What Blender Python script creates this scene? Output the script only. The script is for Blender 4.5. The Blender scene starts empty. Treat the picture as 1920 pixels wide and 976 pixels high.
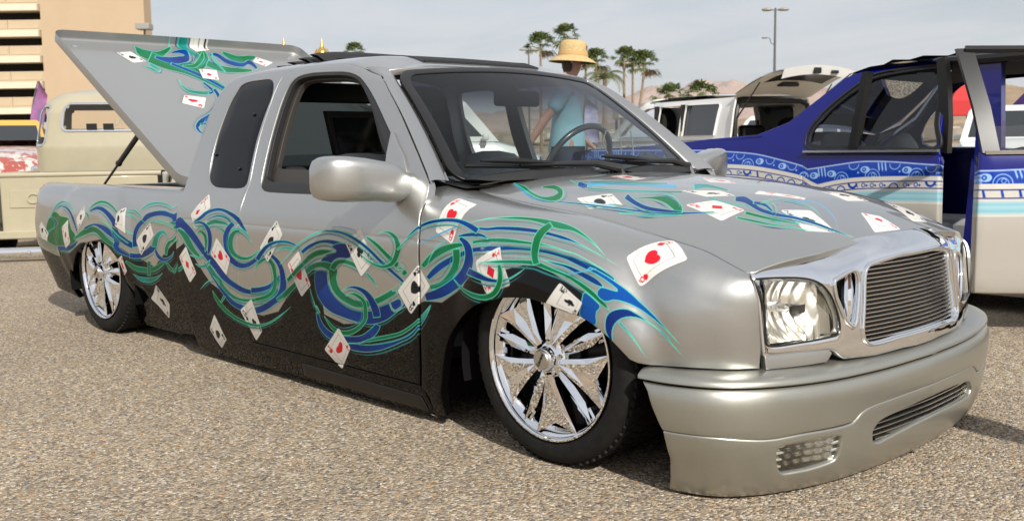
import bpy, bmesh, math, random
import numpy as np
from mathutils import Vector, Matrix
from mathutils.geometry import delaunay_2d_cdt

random.seed(7); rng = np.random.default_rng(7)
SC = bpy.context.scene
COL = SC.collection
# ------------------------------------------------------------------ camera
cam = bpy.data.cameras.new('camera'); camo = bpy.data.objects.new('camera', cam); COL.objects.link(camo)
cam.sensor_fit = 'HORIZONTAL'; cam.sensor_width = 36.0; cam.lens = 36.0 * 1899.91 / 1920.0
cam.clip_start = .05; cam.clip_end = 30000
_yaw, _pitch, _roll = math.radians(43.9271), math.radians(6.4103), math.radians(-.7863)
_f = Vector((-math.cos(_yaw) * math.cos(_pitch), math.sin(_yaw) * math.cos(_pitch), -math.sin(_pitch)))
_r = _f.cross(Vector((0, 0, 1))).normalized(); _u = _r.cross(_f)
_r2 = math.cos(_roll) * _r + math.sin(_roll) * _u; _u2 = -math.sin(_roll) * _r + math.cos(_roll) * _u
camo.matrix_world = Matrix((( _r2.x, _u2.x, -_f.x, 1.9506), (_r2.y, _u2.y, -_f.y, -2.8137), (_r2.z, _u2.z, -_f.z, .8989), (0, 0, 0, 1)))
cam.dof.use_dof = True; cam.dof.focus_distance = 3.0; cam.dof.aperture_fstop = 9.0
SC.camera = camo
# ------------------------------------------------------------------ sun, sky, exposure
SUN = Vector((1.20, -.50, 1.0)).normalized()
_el = math.asin(SUN.z); _az = math.atan2(SUN.x, SUN.y)
sl = bpy.data.lights.new('sun', 'SUN'); so = bpy.data.objects.new('sun', sl); COL.objects.link(so)
sl.energy = 5.0; sl.angle = math.radians(.53); sl.color = (1.0, .955, .885)
so.rotation_euler = (-SUN).to_track_quat('-Z', 'Y').to_euler()
so.location = (6, -4, 12)
W = bpy.data.worlds.new('World'); SC.world = W; W.use_nodes = True
nt = W.node_tree; nt.nodes.clear()
def wn(t, **k):
    n = nt.nodes.new(t)
    for a, b in k.items(): setattr(n, a, b)
    return n
sky = wn('ShaderNodeTexSky', sky_type='NISHITA', sun_disc=False, sun_elevation=_el, sun_rotation=_az, air_density=1.0, dust_density=2.2, ozone_density=1.2, altitude=150)
tc = wn('ShaderNodeTexCoord'); sep = wn('ShaderNodeSeparateXYZ'); nt.links.new(tc.outputs['Generated'], sep.inputs[0])
zz = wn('ShaderNodeMath', operation='MAXIMUM'); nt.links.new(sep.outputs[2], zz.inputs[0]); zz.inputs[1].default_value = 0.0
za = wn('ShaderNodeMath', operation='ADD'); nt.links.new(zz.outputs[0], za.inputs[0]); za.inputs[1].default_value = .10
dx = wn('ShaderNodeMath', operation='DIVIDE'); nt.links.new(sep.outputs[0], dx.inputs[0]); nt.links.new(za.outputs[0], dx.inputs[1])
dy = wn('ShaderNodeMath', operation='DIVIDE'); nt.links.new(sep.outputs[1], dy.inputs[0]); nt.links.new(za.outputs[0], dy.inputs[1])
cmb = wn('ShaderNodeCombineXYZ'); nt.links.new(dx.outputs[0], cmb.inputs[0]); nt.links.new(dy.outputs[0], cmb.inputs[1])
mp = wn('ShaderNodeMapping'); nt.links.new(cmb.outputs[0], mp.inputs[0]); mp.inputs['Scale'].default_value = (.55, .9, 1); mp.inputs['Rotation'].default_value = (0, 0, .7); mp.inputs['Location'].default_value = (3.1, 1.7, 0)
nz = wn('ShaderNodeTexNoise'); nt.links.new(mp.outputs[0], nz.inputs['Vector']); nz.inputs['Scale'].default_value = 1.3; nz.inputs['Detail'].default_value = 8; nz.inputs['Roughness'].default_value = .58; nz.inputs['Distortion'].default_value = .6
rp = wn('ShaderNodeValToRGB'); nt.links.new(nz.outputs[0], rp.inputs[0]); rp.color_ramp.elements[0].position = .34; rp.color_ramp.elements[1].position = .72
rp.color_ramp.elements[0].color = (.58, .58, .58, 1); rp.color_ramp.elements[1].color = (.96, .96, .96, 1)
mx = wn('ShaderNodeMix', data_type='RGBA'); nt.links.new(rp.outputs[0], mx.inputs[0]); nt.links.new(sky.outputs[0], mx.inputs[6]); mx.inputs[7].default_value = (7.5, 7.65, 7.95, 1)
bg = wn('ShaderNodeBackground'); nt.links.new(mx.outputs[2], bg.inputs[0]); bg.inputs[1].default_value = .10
wo = wn('ShaderNodeOutputWorld'); nt.links.new(bg.outputs[0], wo.inputs[0])
SC.view_settings.view_transform = 'Standard'; SC.view_settings.look = 'None'; SC.view_settings.gamma = 1.0; SC.view_settings.exposure = 0.0
SC.view_settings.use_curve_mapping = False
SC.cycles.max_bounces = 10; SC.cycles.transparent_max_bounces = 16; SC.cycles.caustics_reflective = False; SC.cycles.caustics_refractive = False
SC.cycles.sample_clamp_indirect = 6.0
SC.cycles.use_denoising = True
# ------------------------------------------------------------------ helpers: materials
MATS = {}
def pbr(name, col, rough=.5, metal=0., coat=0., coat_rough=.03, ior=1.5, trans=0., noise=None, bump=None, emit=None, spec=None, alpha=None, sheen=0):
    """Principled material; noise=(scale, amount[, second colour]) mottles the colour, bump=(scale, strength[, distance]) roughens it"""
    if name in MATS: return MATS[name]
    m = bpy.data.materials.new(name); m.use_nodes = True; t = m.node_tree; b = t.nodes['Principled BSDF']
    b.inputs['Base Color'].default_value = (*col, 1); b.inputs['Roughness'].default_value = rough; b.inputs['Metallic'].default_value = metal
    b.inputs['Coat Weight'].default_value = coat; b.inputs['Coat Roughness'].default_value = coat_rough; b.inputs['IOR'].default_value = ior
    b.inputs['Transmission Weight'].default_value = trans
    if spec is not None: b.inputs['Specular IOR Level'].default_value = spec
    if alpha is not None: b.inputs['Alpha'].default_value = alpha
    if sheen: b.inputs['Sheen Weight'].default_value = sheen
    if emit: b.inputs['Emission Color'].default_value = (*emit[0], 1); b.inputs['Emission Strength'].default_value = emit[1]
    co = None
    if noise or bump:
        co = t.nodes.new('ShaderNodeTexCoord')
    if noise:
        n = t.nodes.new('ShaderNodeTexNoise'); n.inputs['Scale'].default_value = noise[0]; n.inputs['Detail'].default_value = 6; n.inputs['Roughness'].default_value = .65
        t.links.new(co.outputs['Object'], n.inputs['Vector'])
        r = t.nodes.new('ShaderNodeValToRGB'); t.links.new(n.outputs[0], r.inputs[0]); r.color_ramp.elements[0].position = .3; r.color_ramp.elements[1].position = .7
        c2 = noise[2] if len(noise) > 2 else tuple(min(1, c * (1 + noise[1])) for c in col)
        c1 = col if len(noise) > 2 else tuple(c * (1 - noise[1]) for c in col)
        r.color_ramp.elements[0].color = (*c1, 1); r.color_ramp.elements[1].color = (*c2, 1)
        t.links.new(r.outputs[0], b.inputs['Base Color'])
    if bump:
        n = t.nodes.new('ShaderNodeTexNoise'); n.inputs['Scale'].default_value = bump[0]; n.inputs['Detail'].default_value = 5
        t.links.new(co.outputs['Object'], n.inputs['Vector'])
        u = t.nodes.new('ShaderNodeBump'); u.inputs['Strength'].default_value = bump[1]; u.inputs['Distance'].default_value = bump[2] if len(bump) > 2 else .005
        t.links.new(n.outputs[0], u.inputs['Height']); t.links.new(u.outputs[0], b.inputs['Normal'])
    MATS[name] = m; return m

def glass(name, col=(1, 1, 1), rough=0., refl=1.0):
    """thin pane: passes light straight through, tinted, with a mirror reflection that grows at grazing angles"""
    if name in MATS: return MATS[name]
    m = bpy.data.materials.new(name); m.use_nodes = True; t = m.node_tree; t.nodes.clear()
    o = t.nodes.new('ShaderNodeOutputMaterial'); mixn = t.nodes.new('ShaderNodeMixShader'); tr = t.nodes.new('ShaderNodeBsdfTransparent'); g = t.nodes.new('ShaderNodeBsdfGlossy'); fr = t.nodes.new('ShaderNodeFresnel')
    tr.inputs[0].default_value = (*col, 1); g.inputs['Roughness'].default_value = rough; g.inputs[0].default_value = (refl, refl, refl, 1); fr.inputs[0].default_value = 1.55
    t.links.new(fr.outputs[0], mixn.inputs[0]); t.links.new(tr.outputs[0], mixn.inputs[1]); t.links.new(g.outputs[0], mixn.inputs[2]); t.links.new(mixn.outputs[0], o.inputs[0])
    MATS[name] = m; return m

# ------------------------------------------------------------------ helpers: objects
def obj(name, me, mat=None, parent=None, loc=None):
    o = bpy.data.objects.new(name, me); COL.objects.link(o)
    if mat is not None:
        if not me.materials:
            for q in (mat if isinstance(mat, (list, tuple)) else [mat]): me.materials.append(q)
    if parent is not None: o.parent = parent
    if loc is not None: o.location = loc
    return o
def tag(o, label, cat, group=None):
    o['label'] = label; o['category'] = cat
    if group: o['group'] = group
    return o
def empty(name, label, cat, loc=(0, 0, 0), rz=0., group=None):
    o = bpy.data.objects.new(name, None); COL.objects.link(o); o.location = loc; o.rotation_euler = (0, 0, rz); o.empty_display_size = .1
    return tag(o, label, cat, group)
def kind(o, k): o['kind'] = k; return o
def dup(root, loc=None, rz=None, label=None, scale=None):
    """a thing copied with its parts and sub-parts"""
    r = root.copy(); COL.objects.link(r)
    if loc is not None: r.location = loc
    if rz is not None: r.rotation_euler = (0, 0, rz)
    if scale is not None: r.scale = scale
    if label: r['label'] = label
    for ch in list(root.children):
        c = ch.copy(); COL.objects.link(c); c.parent = r
        for g in list(ch.children):
            d = g.copy(); COL.objects.link(d); d.parent = c
    return r

class MB:
    """collects shapes into one mesh"""
    def __init__(s): s.v = []; s.f = []; s.n = 0; s.m = []
    def add(s, v, f, mi=0):
        v = np.asarray(v, float).reshape(-1, 3); s.v.append(v)
        s.f += [tuple(int(i) + s.n for i in q) for q in f]; s.m += [mi] * len(f); s.n += len(v); return s
    def box(s, c, d, rot=None, mi=0, taper=1.0):
        c = np.array(c, float); d = np.array(d, float) / 2
        p = np.array([(x, y, z) for z in (-1, 1) for y in (-1, 1) for x in (-1, 1)], float)
        p[p[:, 2] > 0, :2] *= taper
        p = p * d
        if rot is not None: p = p @ np.array(rot).T
        return s.add(p + c, [(0, 2, 3, 1), (4, 5, 7, 6), (0, 1, 5, 4), (2, 6, 7, 3), (0, 4, 6, 2), (1, 3, 7, 5)], mi)
    def grid(s, P, mi=0, flip=False, closeu=False, closev=False):
        P = np.asarray(P, float); a, b = P.shape[:2]; f = []
        for i in range(a if closeu else a - 1):
            for j in range(b if closev else b - 1):
                i2, j2 = (i + 1) % a, (j + 1) % b
                q = (i * b + j, i2 * b + j, i2 * b + j2, i * b + j2)
                f.append(q[::-1] if flip else q)
        return s.add(P.reshape(-1, 3), f, mi)
    def tube(s, pts, r, k=8, mi=0, caps=True, closed=False):
        pts = np.asarray(pts, float); n = len(pts); r = np.broadcast_to(np.asarray(r, float), (n,))
        t = np.gradient(pts, axis=0) if not closed else (np.roll(pts, -1, 0) - np.roll(pts, 1, 0))
        t /= np.linalg.norm(t, axis=1, keepdims=True) + 1e-12
        up = np.array([0, 0, 1.]) if abs(t[0, 2]) < .9 else np.array([1., 0, 0])
        rings = []; u = np.cross(t[0], up); u /= np.linalg.norm(u)
        for i in range(n):
            u = u - t[i] * (u @ t[i]); u /= np.linalg.norm(u) + 1e-12; w = np.cross(t[i], u)
            a = np.arange(k) * 2 * math.pi / k
            rings.append(pts[i] + r[i] * (np.cos(a)[:, None] * u + np.sin(a)[:, None] * w))
        s.grid(rings, mi, closev=True, closeu=closed)
        if caps and not closed:
            b = s.n - n * k
            s.f.append(tuple(b + j for j in range(k))); s.m.append(mi)
            s.f.append(tuple(b + (n - 1) * k + j for j in reversed(range(k)))); s.m.append(mi)
        return s
    def lathe(s, prof, k=24, org=(0, 0, 0), axis='z', mi=0, cap=False):
        a = np.arange(k) * 2 * math.pi / k; pr = np.asarray(prof, float)
        P = np.stack([pr[:, 0, None] * np.cos(a), pr[:, 0, None] * np.sin(a), np.repeat(pr[:, 1, None], k, 1)], -1)
        if axis == 'y': P = P[..., [0, 2, 1]] * np.array([1, 1, 1])
        if axis == 'x': P = P[..., [2, 0, 1]]
        return s.grid(P + np.array(org), mi, closev=True)
    def prism(s, poly, h0, h1, axis='z', mi=0):
        """extrude a 2-D polygon; axis names the extrusion axis"""
        poly = np.asarray(poly, float); n = len(poly)
        def emb(h):
            z = np.full(n, h)
            if axis == 'z': return np.stack([poly[:, 0], poly[:, 1], z], 1)
            if axis == 'y': return np.stack([poly[:, 0], z, poly[:, 1]], 1)
            return np.stack([z, poly[:, 0], poly[:, 1]], 1)
        v = np.vstack([emb(h0), emb(h1)])
        f = [tuple(range(n))[::-1], tuple(range(n, 2 * n))] + [(i, (i + 1) % n, n + (i + 1) % n, n + i) for i in range(n)]
        return s.add(v, f, mi)
    def mesh(s, name, smooth=True, angle=None, weld=False):
        me = bpy.data.meshes.new(name)
        v = np.vstack(s.v) if s.v else np.zeros((0, 3))
        me.from_pydata(v.tolist(), [], s.f)
        if s.m and max(s.m) > 0: me.polygons.foreach_set('material_index', s.m)
        bm = bmesh.new(); bm.from_mesh(me)
        if weld: bmesh.ops.remove_doubles(bm, verts=bm.verts, dist=1e-5)
        bmesh.ops.recalc_face_normals(bm, faces=bm.faces); bm.to_mesh(me); bm.free()
        if smooth: shade(me, angle)
        me.update(); return me
    def build(s, name, mat, parent=None, smooth=True, angle=35, weld=False, bevel=None, loc=None):
        o = obj(name, s.mesh(name, smooth, angle, weld), mat, parent, loc)
        if bevel:
            m = o.modifiers.new('bevel', 'BEVEL'); m.width = bevel; m.segments = 2; m.limit_method = 'ANGLE'; m.angle_limit = math.radians(40)
        return o
def shade(me, angle=None):
    me.polygons.foreach_set('use_smooth', [True] * len(me.polygons))
    if angle is not None and angle < 180: me.set_sharp_from_angle(angle=math.radians(angle))
def smoothpath(P, n, closed=False):
    P = np.asarray(P, float)
    if closed: P = np.vstack([P, P[:1]])
    d = np.r_[0, np.cumsum(np.linalg.norm(np.diff(P, axis=0), axis=1))]
    t = np.linspace(0, d[-1], n + (1 if closed else 0)); out = []
    if closed: Q = np.vstack([P[-2], P, P[1]])
    else: Q = np.vstack([2 * P[0] - P[1], P, 2 * P[-1] - P[-2]])
    for u in t:
        i = min(np.searchsorted(d, u, 'right') - 1, len(d) - 2); s = (u - d[i]) / (d[i + 1] - d[i] + 1e-12)
        p0, p1, p2, p3 = Q[i:i + 4]; m1, m2 = (p2 - p0) / 2, (p3 - p1) / 2
        out.append((2 * s ** 3 - 3 * s * s + 1) * p1 + (s ** 3 - 2 * s * s + s) * m1 + (-2 * s ** 3 + 3 * s * s) * p2 + (s ** 3 - s * s) * m2)
    return np.array(out[:-1] if closed else out)
def inside(pt, poly):
    """even-odd test, vectorised over points"""
    x, y = pt[:, 0], pt[:, 1]; r = np.zeros(len(pt), bool); n = len(poly)
    for i in range(n):
        (x1, y1), (x2, y2) = poly[i], poly[(i + 1) % n]
        c = ((y1 > y) != (y2 > y)); c[c] &= (x[c] < (x2 - x1) * (y[c] - y1) / (y2 - y1) + x1)
        r ^= c
    return r
def edgedist(pt, poly):
    d = np.full(len(pt), 1e9); n = len(poly)
    for i in range(n):
        a, b = poly[i], poly[(i + 1) % n]; ab = b - a
        s = np.clip(((pt - a) @ ab) / (ab @ ab + 1e-18), 0, 1)
        d = np.minimum(d, np.linalg.norm(pt - a - s[:, None] * ab, axis=1))
    return d
def resample(poly, du, closed=True):
    poly = np.asarray(poly, float); out = []
    n = len(poly)
    for i in range(n if closed else n - 1):
        a, b = poly[i], poly[(i + 1) % n]; k = max(1, int(math.ceil(np.linalg.norm(b - a) / du)))
        out += [a + (b - a) * j / k for j in range(k)]
    if not closed: out.append(poly[-1])
    return np.array(out)
def sheet(name, fn, outline, holes=(), sc=(1., 1.), du=.03, mat=None, parent=None, thick=.014, rim=.0022, gap=0., uv=None, rows=None, flipy=False, skip=None, nsign=1, grid=None):
    """a panel cut out of surface fn(u, v): outline and holes in (u, v); rounded returned edges.  sc scales (u, v) to metres for the triangulation"""
    S = np.array(sc, float)
    loops = [np.asarray(outline, float) * S] + [np.asarray(h, float) * S for h in holes]
    loops = [resample(l, du * .8) for l in loops]
    lo, hi = loops[0].min(0), loops[0].max(0)
    gu = np.arange(lo[0] + du * .5, hi[0], du) if grid is None else np.asarray(grid, float) * S[0]
    gv = np.arange(lo[1] + du * .5, hi[1], du) if rows is None else np.array(rows) * S[1]
    G = np.stack(np.meshgrid(gu, gv, indexing='ij'), -1).reshape(-1, 2)
    m = inside(G, loops[0])
    for h in loops[1:]: m &= ~inside(G, h)
    G = G[m]
    dd = np.min([edgedist(G, l) for l in loops], 0); G = G[dd > du * .42]
    pts = []; edges = []
    for l in loops:
        b = len(pts); pts += [Vector(p) for p in l]; edges += [(b + i, b + (i + 1) % len(l)) for i in range(len(l))]
    nb = len(pts); pts += [Vector(p) for p in G]
    vo, eo, fo, ov, oe, of = delaunay_2d_cdt(pts, edges, [], 0, 1e-7)
    V = np.array([tuple(v) for v in vo]); F = np.array(fo)
    c = V[F].mean(1); k = inside(c, loops[0])
    for h in loops[1:]: k &= ~inside(c, h)
    a = V[F]; area = np.abs((a[:, 1, 0] - a[:, 0, 0]) * (a[:, 2, 1] - a[:, 0, 1]) - (a[:, 2, 0] - a[:, 0, 0]) * (a[:, 1, 1] - a[:, 0, 1]))
    F = F[k & (area > 1e-9)]
    UV = V / S; P = np.array(fn(UV[:, 0], UV[:, 1]))
    e = 1e-4
    du_ = np.array(fn(UV[:, 0] + e, UV[:, 1])) - np.array(fn(UV[:, 0] - e, UV[:, 1])); dv_ = np.array(fn(UV[:, 0], UV[:, 1] + e / S[1])) - np.array(fn(UV[:, 0], UV[:, 1] - e / S[1]))
    N = np.cross(du_, dv_); N /= np.linalg.norm(N, axis=1, keepdims=True) + 1e-12; N *= nsign
    inv = {}
    for i, o in enumerate(ov):
        for q in o: inv[q] = i
    faces = [tuple(f) for f in F]
    # orient to the normals
    fn_ = np.cross(P[F[:, 1]] - P[F[:, 0]], P[F[:, 2]] - P[F[:, 0]])
    fl = (fn_ * N[F].mean(1)).sum(1) < 0
    faces = [f[::-1] if q else f for f, q in zip(faces, fl)]
    P = P.tolist(); UVl = UV.tolist(); b = 0; P0 = np.array(P)
    for li, l in enumerate(loops):
        ids = [inv[b + i] for i in range(len(l))]; b += len(l)
        Q = P0[ids]; t = np.roll(Q, -1, 0) - np.roll(Q, 1, 0); t /= np.linalg.norm(t, axis=1, keepdims=True) + 1e-12
        n = N[ids]; out = np.cross(t, n); out /= np.linalg.norm(out, axis=1, keepdims=True) + 1e-12
        ar = l[:, 0] @ np.roll(l[:, 1], -1) - l[:, 1] @ np.roll(l[:, 0], -1)
        # outward test in 3-D: away from the material
        nx = Q + out * 1e-3
        # decide sign by comparing with the parametric inward direction
        cen = l + 0
        tl = np.roll(l, -1, 0) - np.roll(l, 1, 0); nl = np.stack([tl[:, 1], -tl[:, 0]], 1) * (1 if ar > 0 else -1) * (1 if li == 0 else -1)
        nl = nl / (np.linalg.norm(nl, axis=1, keepdims=True) + 1e-12) * 1e-4
        d3 = np.array(fn((l[:, 0] + nl[:, 0]) / S[0], (l[:, 1] + nl[:, 1]) / S[1])) - Q
        sg = np.sign((d3 * out).sum(1)); sg[sg == 0] = 1
        out *= sg[:, None]
        if gap:  # pull the whole edge back to open a shut line
            pass
        sk = np.zeros(len(l), bool) if skip is None else np.array([bool(skip(*(q / S))) for q in l])
        rings = [ids]
        for (o_, d_) in ((rim * .5, rim * .13), (rim * .87, rim * .5), (rim, rim * 1.1), (rim, thick)):
            st_ = len(P); P += (Q + out * (o_ - gap) - n * d_).tolist() if gap == 0 else (Q + out * o_ - n * d_).tolist(); UVl += (l / S).tolist()
            rings.append(list(range(st_, st_ + len(l))))
        L_ = len(l)
        for r0, r1 in zip(rings[:-1], rings[1:]):
            for i in range(L_):
                j = (i + 1) % L_
                if sk[i] and sk[j]: continue
                f = (r0[i], r0[j], r1[j], r1[i])
                pa = np.array(P[f[1]]) - np.array(P[f[0]]); pb = np.array(P[f[3]]) - np.array(P[f[0]])
                nn_ = np.cross(pa, pb)
                if nn_ @ (out[i] + n[i] * .5) < 0: f = f[::-1]
                faces.append(f)
    P = np.array(P)
    if flipy: P = P * np.array([1, -1, 1]); faces = [f[::-1] for f in faces]
    me = bpy.data.meshes.new(name); me.from_pydata(P.tolist(), [], faces); shade(me, 50)
    if uv is not None:
        U = np.array(uv(np.array(UVl)[:, 0], np.array(UVl)[:, 1])).T if not isinstance(uv, np.ndarray) else uv
        lay = me.uv_layers.new(name='UVMap'); vi = np.zeros(len(me.loops), int); me.loops.foreach_get('vertex_index', vi)
        lay.data.foreach_set('uv', U[vi].astype(np.float32).ravel())
    me.update()
    return obj(name, me, mat, parent)
# ------------------------------------------------------------------ body surfaces of the silver truck
# every outer panel lies on one of these lofted surfaces P(x, t): stations along x, control sections across t
def pchip(xk, yk, x):
    xk = np.asarray(xk, float); yk = np.asarray(yk, float); x = np.clip(np.asarray(x, float), xk[0], xk[-1])
    h = np.diff(xk); sh = (-1,) + (1,) * (yk.ndim - 1)
    d = np.diff(yk, axis=0) / h.reshape(sh)
    m = np.zeros_like(yk)
    a, b = d[:-1], d[1:]
    w1 = (2 * h[1:] + h[:-1]).reshape(sh); w2 = (h[1:] + 2 * h[:-1]).reshape(sh)
    with np.errstate(divide='ignore', invalid='ignore'):
        hm = (w1 + w2) / (w1 / a + w2 / b)
    m[1:-1] = np.where(a * b > 0, hm, 0.0)
    m[0] = d[0]; m[-1] = d[-1]
    i = np.clip(np.searchsorted(xk, x, 'right') - 1, 0, len(xk) - 2)
    hh = h[i]; s = (x - xk[i]) / hh
    ex = (...,) + (None,) * (yk.ndim - 1)
    s = s[ex]; hh = hh[ex]
    return ((1 + 2 * s) * (1 - s) ** 2 * yk[i] + s * (1 - s) ** 2 * hh * m[i]
            + s * s * (3 - 2 * s) * yk[i + 1] + s * s * (s - 1) * hh * m[i + 1])

class Loft:
    """right-hand (-y) half of a body surface; t runs over the control index"""
    def __init__(self, xs, secs, base, bump=None):
        self.xs = np.array(xs, float); self.secs = np.array(secs, float)   # (stations, controls, 2) -> (half width, height)
        self.n = self.secs.shape[1]; self.base = base; self.bump = bump
    def P(self, x, t):
        x = np.asarray(x, float); t = np.clip(np.asarray(t, float), 0, self.n - 1)
        c = pchip(self.xs, self.secs, x)                                    # (..., n, 2)
        i = np.clip(np.floor(t).astype(int), 0, self.n - 2); s = (t - i)[..., None]
        def g(k):
            k = np.clip(k, 0, self.n - 1)
            return np.take_along_axis(c, k[..., None, None].repeat(2, -1), -2)[..., 0, :]
        p0, p1, p2, p3 = g(i - 1), g(i), g(i + 1), g(i + 2)
        m1 = (p2 - p0) * .5; m2 = (p3 - p1) * .5
        q = ((1 + 2 * s) * (1 - s) ** 2 * p1 + s * (1 - s) ** 2 * m1 + s * s * (3 - 2 * s) * p2 + s * s * (s - 1) * m2)
        w, z = q[..., 0], q[..., 1]
        if self.bump is not None: w = w + self.bump(x, z, w)
        return np.stack([x, -w, z], -1)
    def N(self, x, t, e=1e-3):
        du = self.P(x + e, t) - self.P(x - e, t); dv = self.P(x, t + e) - self.P(x, t - e)
        n = np.cross(du, dv); n /= np.linalg.norm(n, axis=-1, keepdims=True) + 1e-12
        return n
    def S(self, x, t):
        """arc length across the section, measured from control `base`"""
        x = np.asarray(x, float); t = np.asarray(t, float)
        k = np.linspace(0, 1, 25)
        tt = self.base + (t - self.base)[..., None] * k
        p = self.P(np.broadcast_to(x[..., None], tt.shape), tt)
        return np.linalg.norm(np.diff(p[..., 1:], axis=-2), axis=-1).sum(-1) * np.sign(t - self.base)

def cab_sec(dz, crown=0.):
    low = [(.752, .03), (.788, .115), (.812, .22), (.838, .35), (.846, .46), (.845, .55), (.8425, .60), (.8385, .612), (.8375, .622), (.826, .675), (.792, .745)]
    top = [(.735, .90), (.676, 1.055), (.636, 1.145), (.604, 1.197), (.550, 1.232), (.38, 1.260), (0, 1.266)]
    return low + [(w, z + dz * min(1, (z - .745) / .44) - crown * max(0, z - 1.19)) for w, z in top]
CAB = Loft([-2.20, -2.0, -1.8, -1.5, -1.25, -1.0, -.45],
           [cab_sec(-.018), cab_sec(-.006), cab_sec(0), cab_sec(0), cab_sec(-.006), cab_sec(-.046, .25), cab_sec(-.05, .3)], 4)

def bed_sec(k):
    return [(.715 - k * .03, .06), (.765 - k * .03, .22), (.806 - k * .03, .33), (.832 - k * .03, .42), (.838 - k * .03, .50),
            (.834 - k * .03, .57), (.826 - k * .03, .63), (.808 - k * .03, .69), (.785 - k * .03, .720), (.755 - k * .03, .735), (.715 - k * .03, .738), (.69 - k * .03, .730)]
def bed_bump(x, z, w):
    d = np.hypot(x + 3.096, z - .30) - .315
    k = np.clip((.205 - d) / .035, 0, 1)
    return (.010 * np.exp(-(np.clip(d, 0, None) / .06) ** 2) + .011 * k * k * (3 - 2 * k)) * np.clip((z - .1) / .2, 0, 1)
BED = Loft([-4.0, -3.96, -3.88, -3.75, -3.4, -2.6, -2.15], [bed_sec(1.9), bed_sec(.9), bed_sec(.4), bed_sec(.15), bed_sec(0), bed_sec(0), bed_sec(0)], 4, bed_bump)

def fen_bump(x, z, w):
    d = np.hypot((x - .0), (z - .31)) - .275
    f = .026 / (1 + np.exp((d - .078) / .011)) - .007 * np.exp(-((d - .118) / .028) ** 2)
    return f * np.clip((x + .36) / .12, 0, 1) * np.clip((z - .20) / .15, 0, 1) * np.clip((.56 - x) / .12, 0, 1)
FEN = Loft([-0.62, -0.5, -0.25, 0, 0.2, 0.32, 0.42, 0.49, 0.54, 0.585], [
    [(0.752, 0.03), (0.788, 0.115), (0.812, 0.22), (0.838, 0.35), (0.846, 0.46), (0.845, 0.55), (0.8425, 0.6), (0.8385, 0.612), (0.8375, 0.622), (0.822, 0.685), (0.795, 0.735), (0.735, 0.77), (0.61, 0.785)],
    [(0.752, 0.03), (0.788, 0.115), (0.812, 0.22), (0.838, 0.35), (0.846, 0.46), (0.845, 0.55), (0.8425, 0.6), (0.8385, 0.612), (0.8375, 0.622), (0.822, 0.68), (0.79, 0.728), (0.715, 0.757), (0.61, 0.762)],
    [(0.752, 0.03), (0.788, 0.115), (0.812, 0.22), (0.836, 0.35), (0.846, 0.45), (0.842, 0.53), (0.838, 0.57), (0.832, 0.6), (0.826, 0.615), (0.808, 0.662), (0.773, 0.703), (0.705, 0.722), (0.618, 0.726)],
    [(0.752, 0.03), (0.788, 0.115), (0.812, 0.22), (0.83, 0.35), (0.84, 0.44), (0.836, 0.51), (0.829, 0.55), (0.822, 0.58), (0.813, 0.6), (0.793, 0.645), (0.755, 0.68), (0.695, 0.697), (0.624, 0.699)],
    [(0.76, 0.085), (0.78, 0.12), (0.8, 0.22), (0.82, 0.33), (0.828, 0.41), (0.822, 0.48), (0.814, 0.52), (0.805, 0.55), (0.796, 0.57), (0.773, 0.613), (0.738, 0.645), (0.685, 0.662), (0.63, 0.664)],
    [(0.735, 0.085), (0.75, 0.12), (0.77, 0.22), (0.793, 0.32), (0.802, 0.39), (0.798, 0.455), (0.79, 0.495), (0.782, 0.522), (0.772, 0.543), (0.752, 0.58), (0.722, 0.612), (0.68, 0.635), (0.635, 0.643)],
    [(0.705, 0.085), (0.72, 0.12), (0.74, 0.22), (0.762, 0.32), (0.772, 0.38), (0.772, 0.44), (0.769, 0.475), (0.764, 0.5), (0.758, 0.52), (0.744, 0.555), (0.719, 0.586), (0.682, 0.613), (0.638, 0.622)],
    [(0.667, 0.085), (0.679, 0.12), (0.697, 0.22), (0.717, 0.32), (0.729, 0.38), (0.733, 0.43), (0.733, 0.46), (0.731, 0.485), (0.727, 0.505), (0.719, 0.535), (0.701, 0.563), (0.6735, 0.587), (0.64, 0.596)],
    [(0.633, 0.085), (0.645, 0.12), (0.663, 0.22), (0.681, 0.32), (0.691, 0.38), (0.696, 0.42), (0.698, 0.45), (0.698, 0.472), (0.697, 0.492), (0.694, 0.52), (0.6835, 0.546), (0.6655, 0.567), (0.641, 0.577)],
    [(0.575, 0.085), (0.59, 0.12), (0.605, 0.22), (0.622, 0.32), (0.632, 0.38), (0.638, 0.42), (0.641, 0.44), (0.643, 0.46), (0.645, 0.478), (0.646, 0.505), (0.645, 0.528), (0.643, 0.55), (0.641, 0.562)]
], 4, fen_bump)

# hood, a height field over (x, y)
def hood_seam_z(x): return pchip([-.62, -.5, -.25, 0, .2, .32, .42, .49, .54, .60, .72], [.785, .762, .726, .699, .664, .643, .622, .596, .577, .555, .50], x)
def hood_seam_y(x): return pchip([-.62, -.5, -.25, 0, .2, .32, .6, .72], [.605, .612, .618, .624, .630, .635, .641, .641], x)
def hood_crown_z(x): return pchip([-.62, -.45, -.1, .15, .33, .45, .54, .62, .70], [.800, .800, .787, .767, .743, .711, .677, .638, .59], x)
def hood_z(x, y):
    zs, yc, zc = hood_seam_z(x), hood_seam_y(x), hood_crown_z(x)
    r = np.clip(np.abs(y) / yc, 0, 1.15)
    return zs + (zc - zs) * (1 - r ** 3.0)

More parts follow.
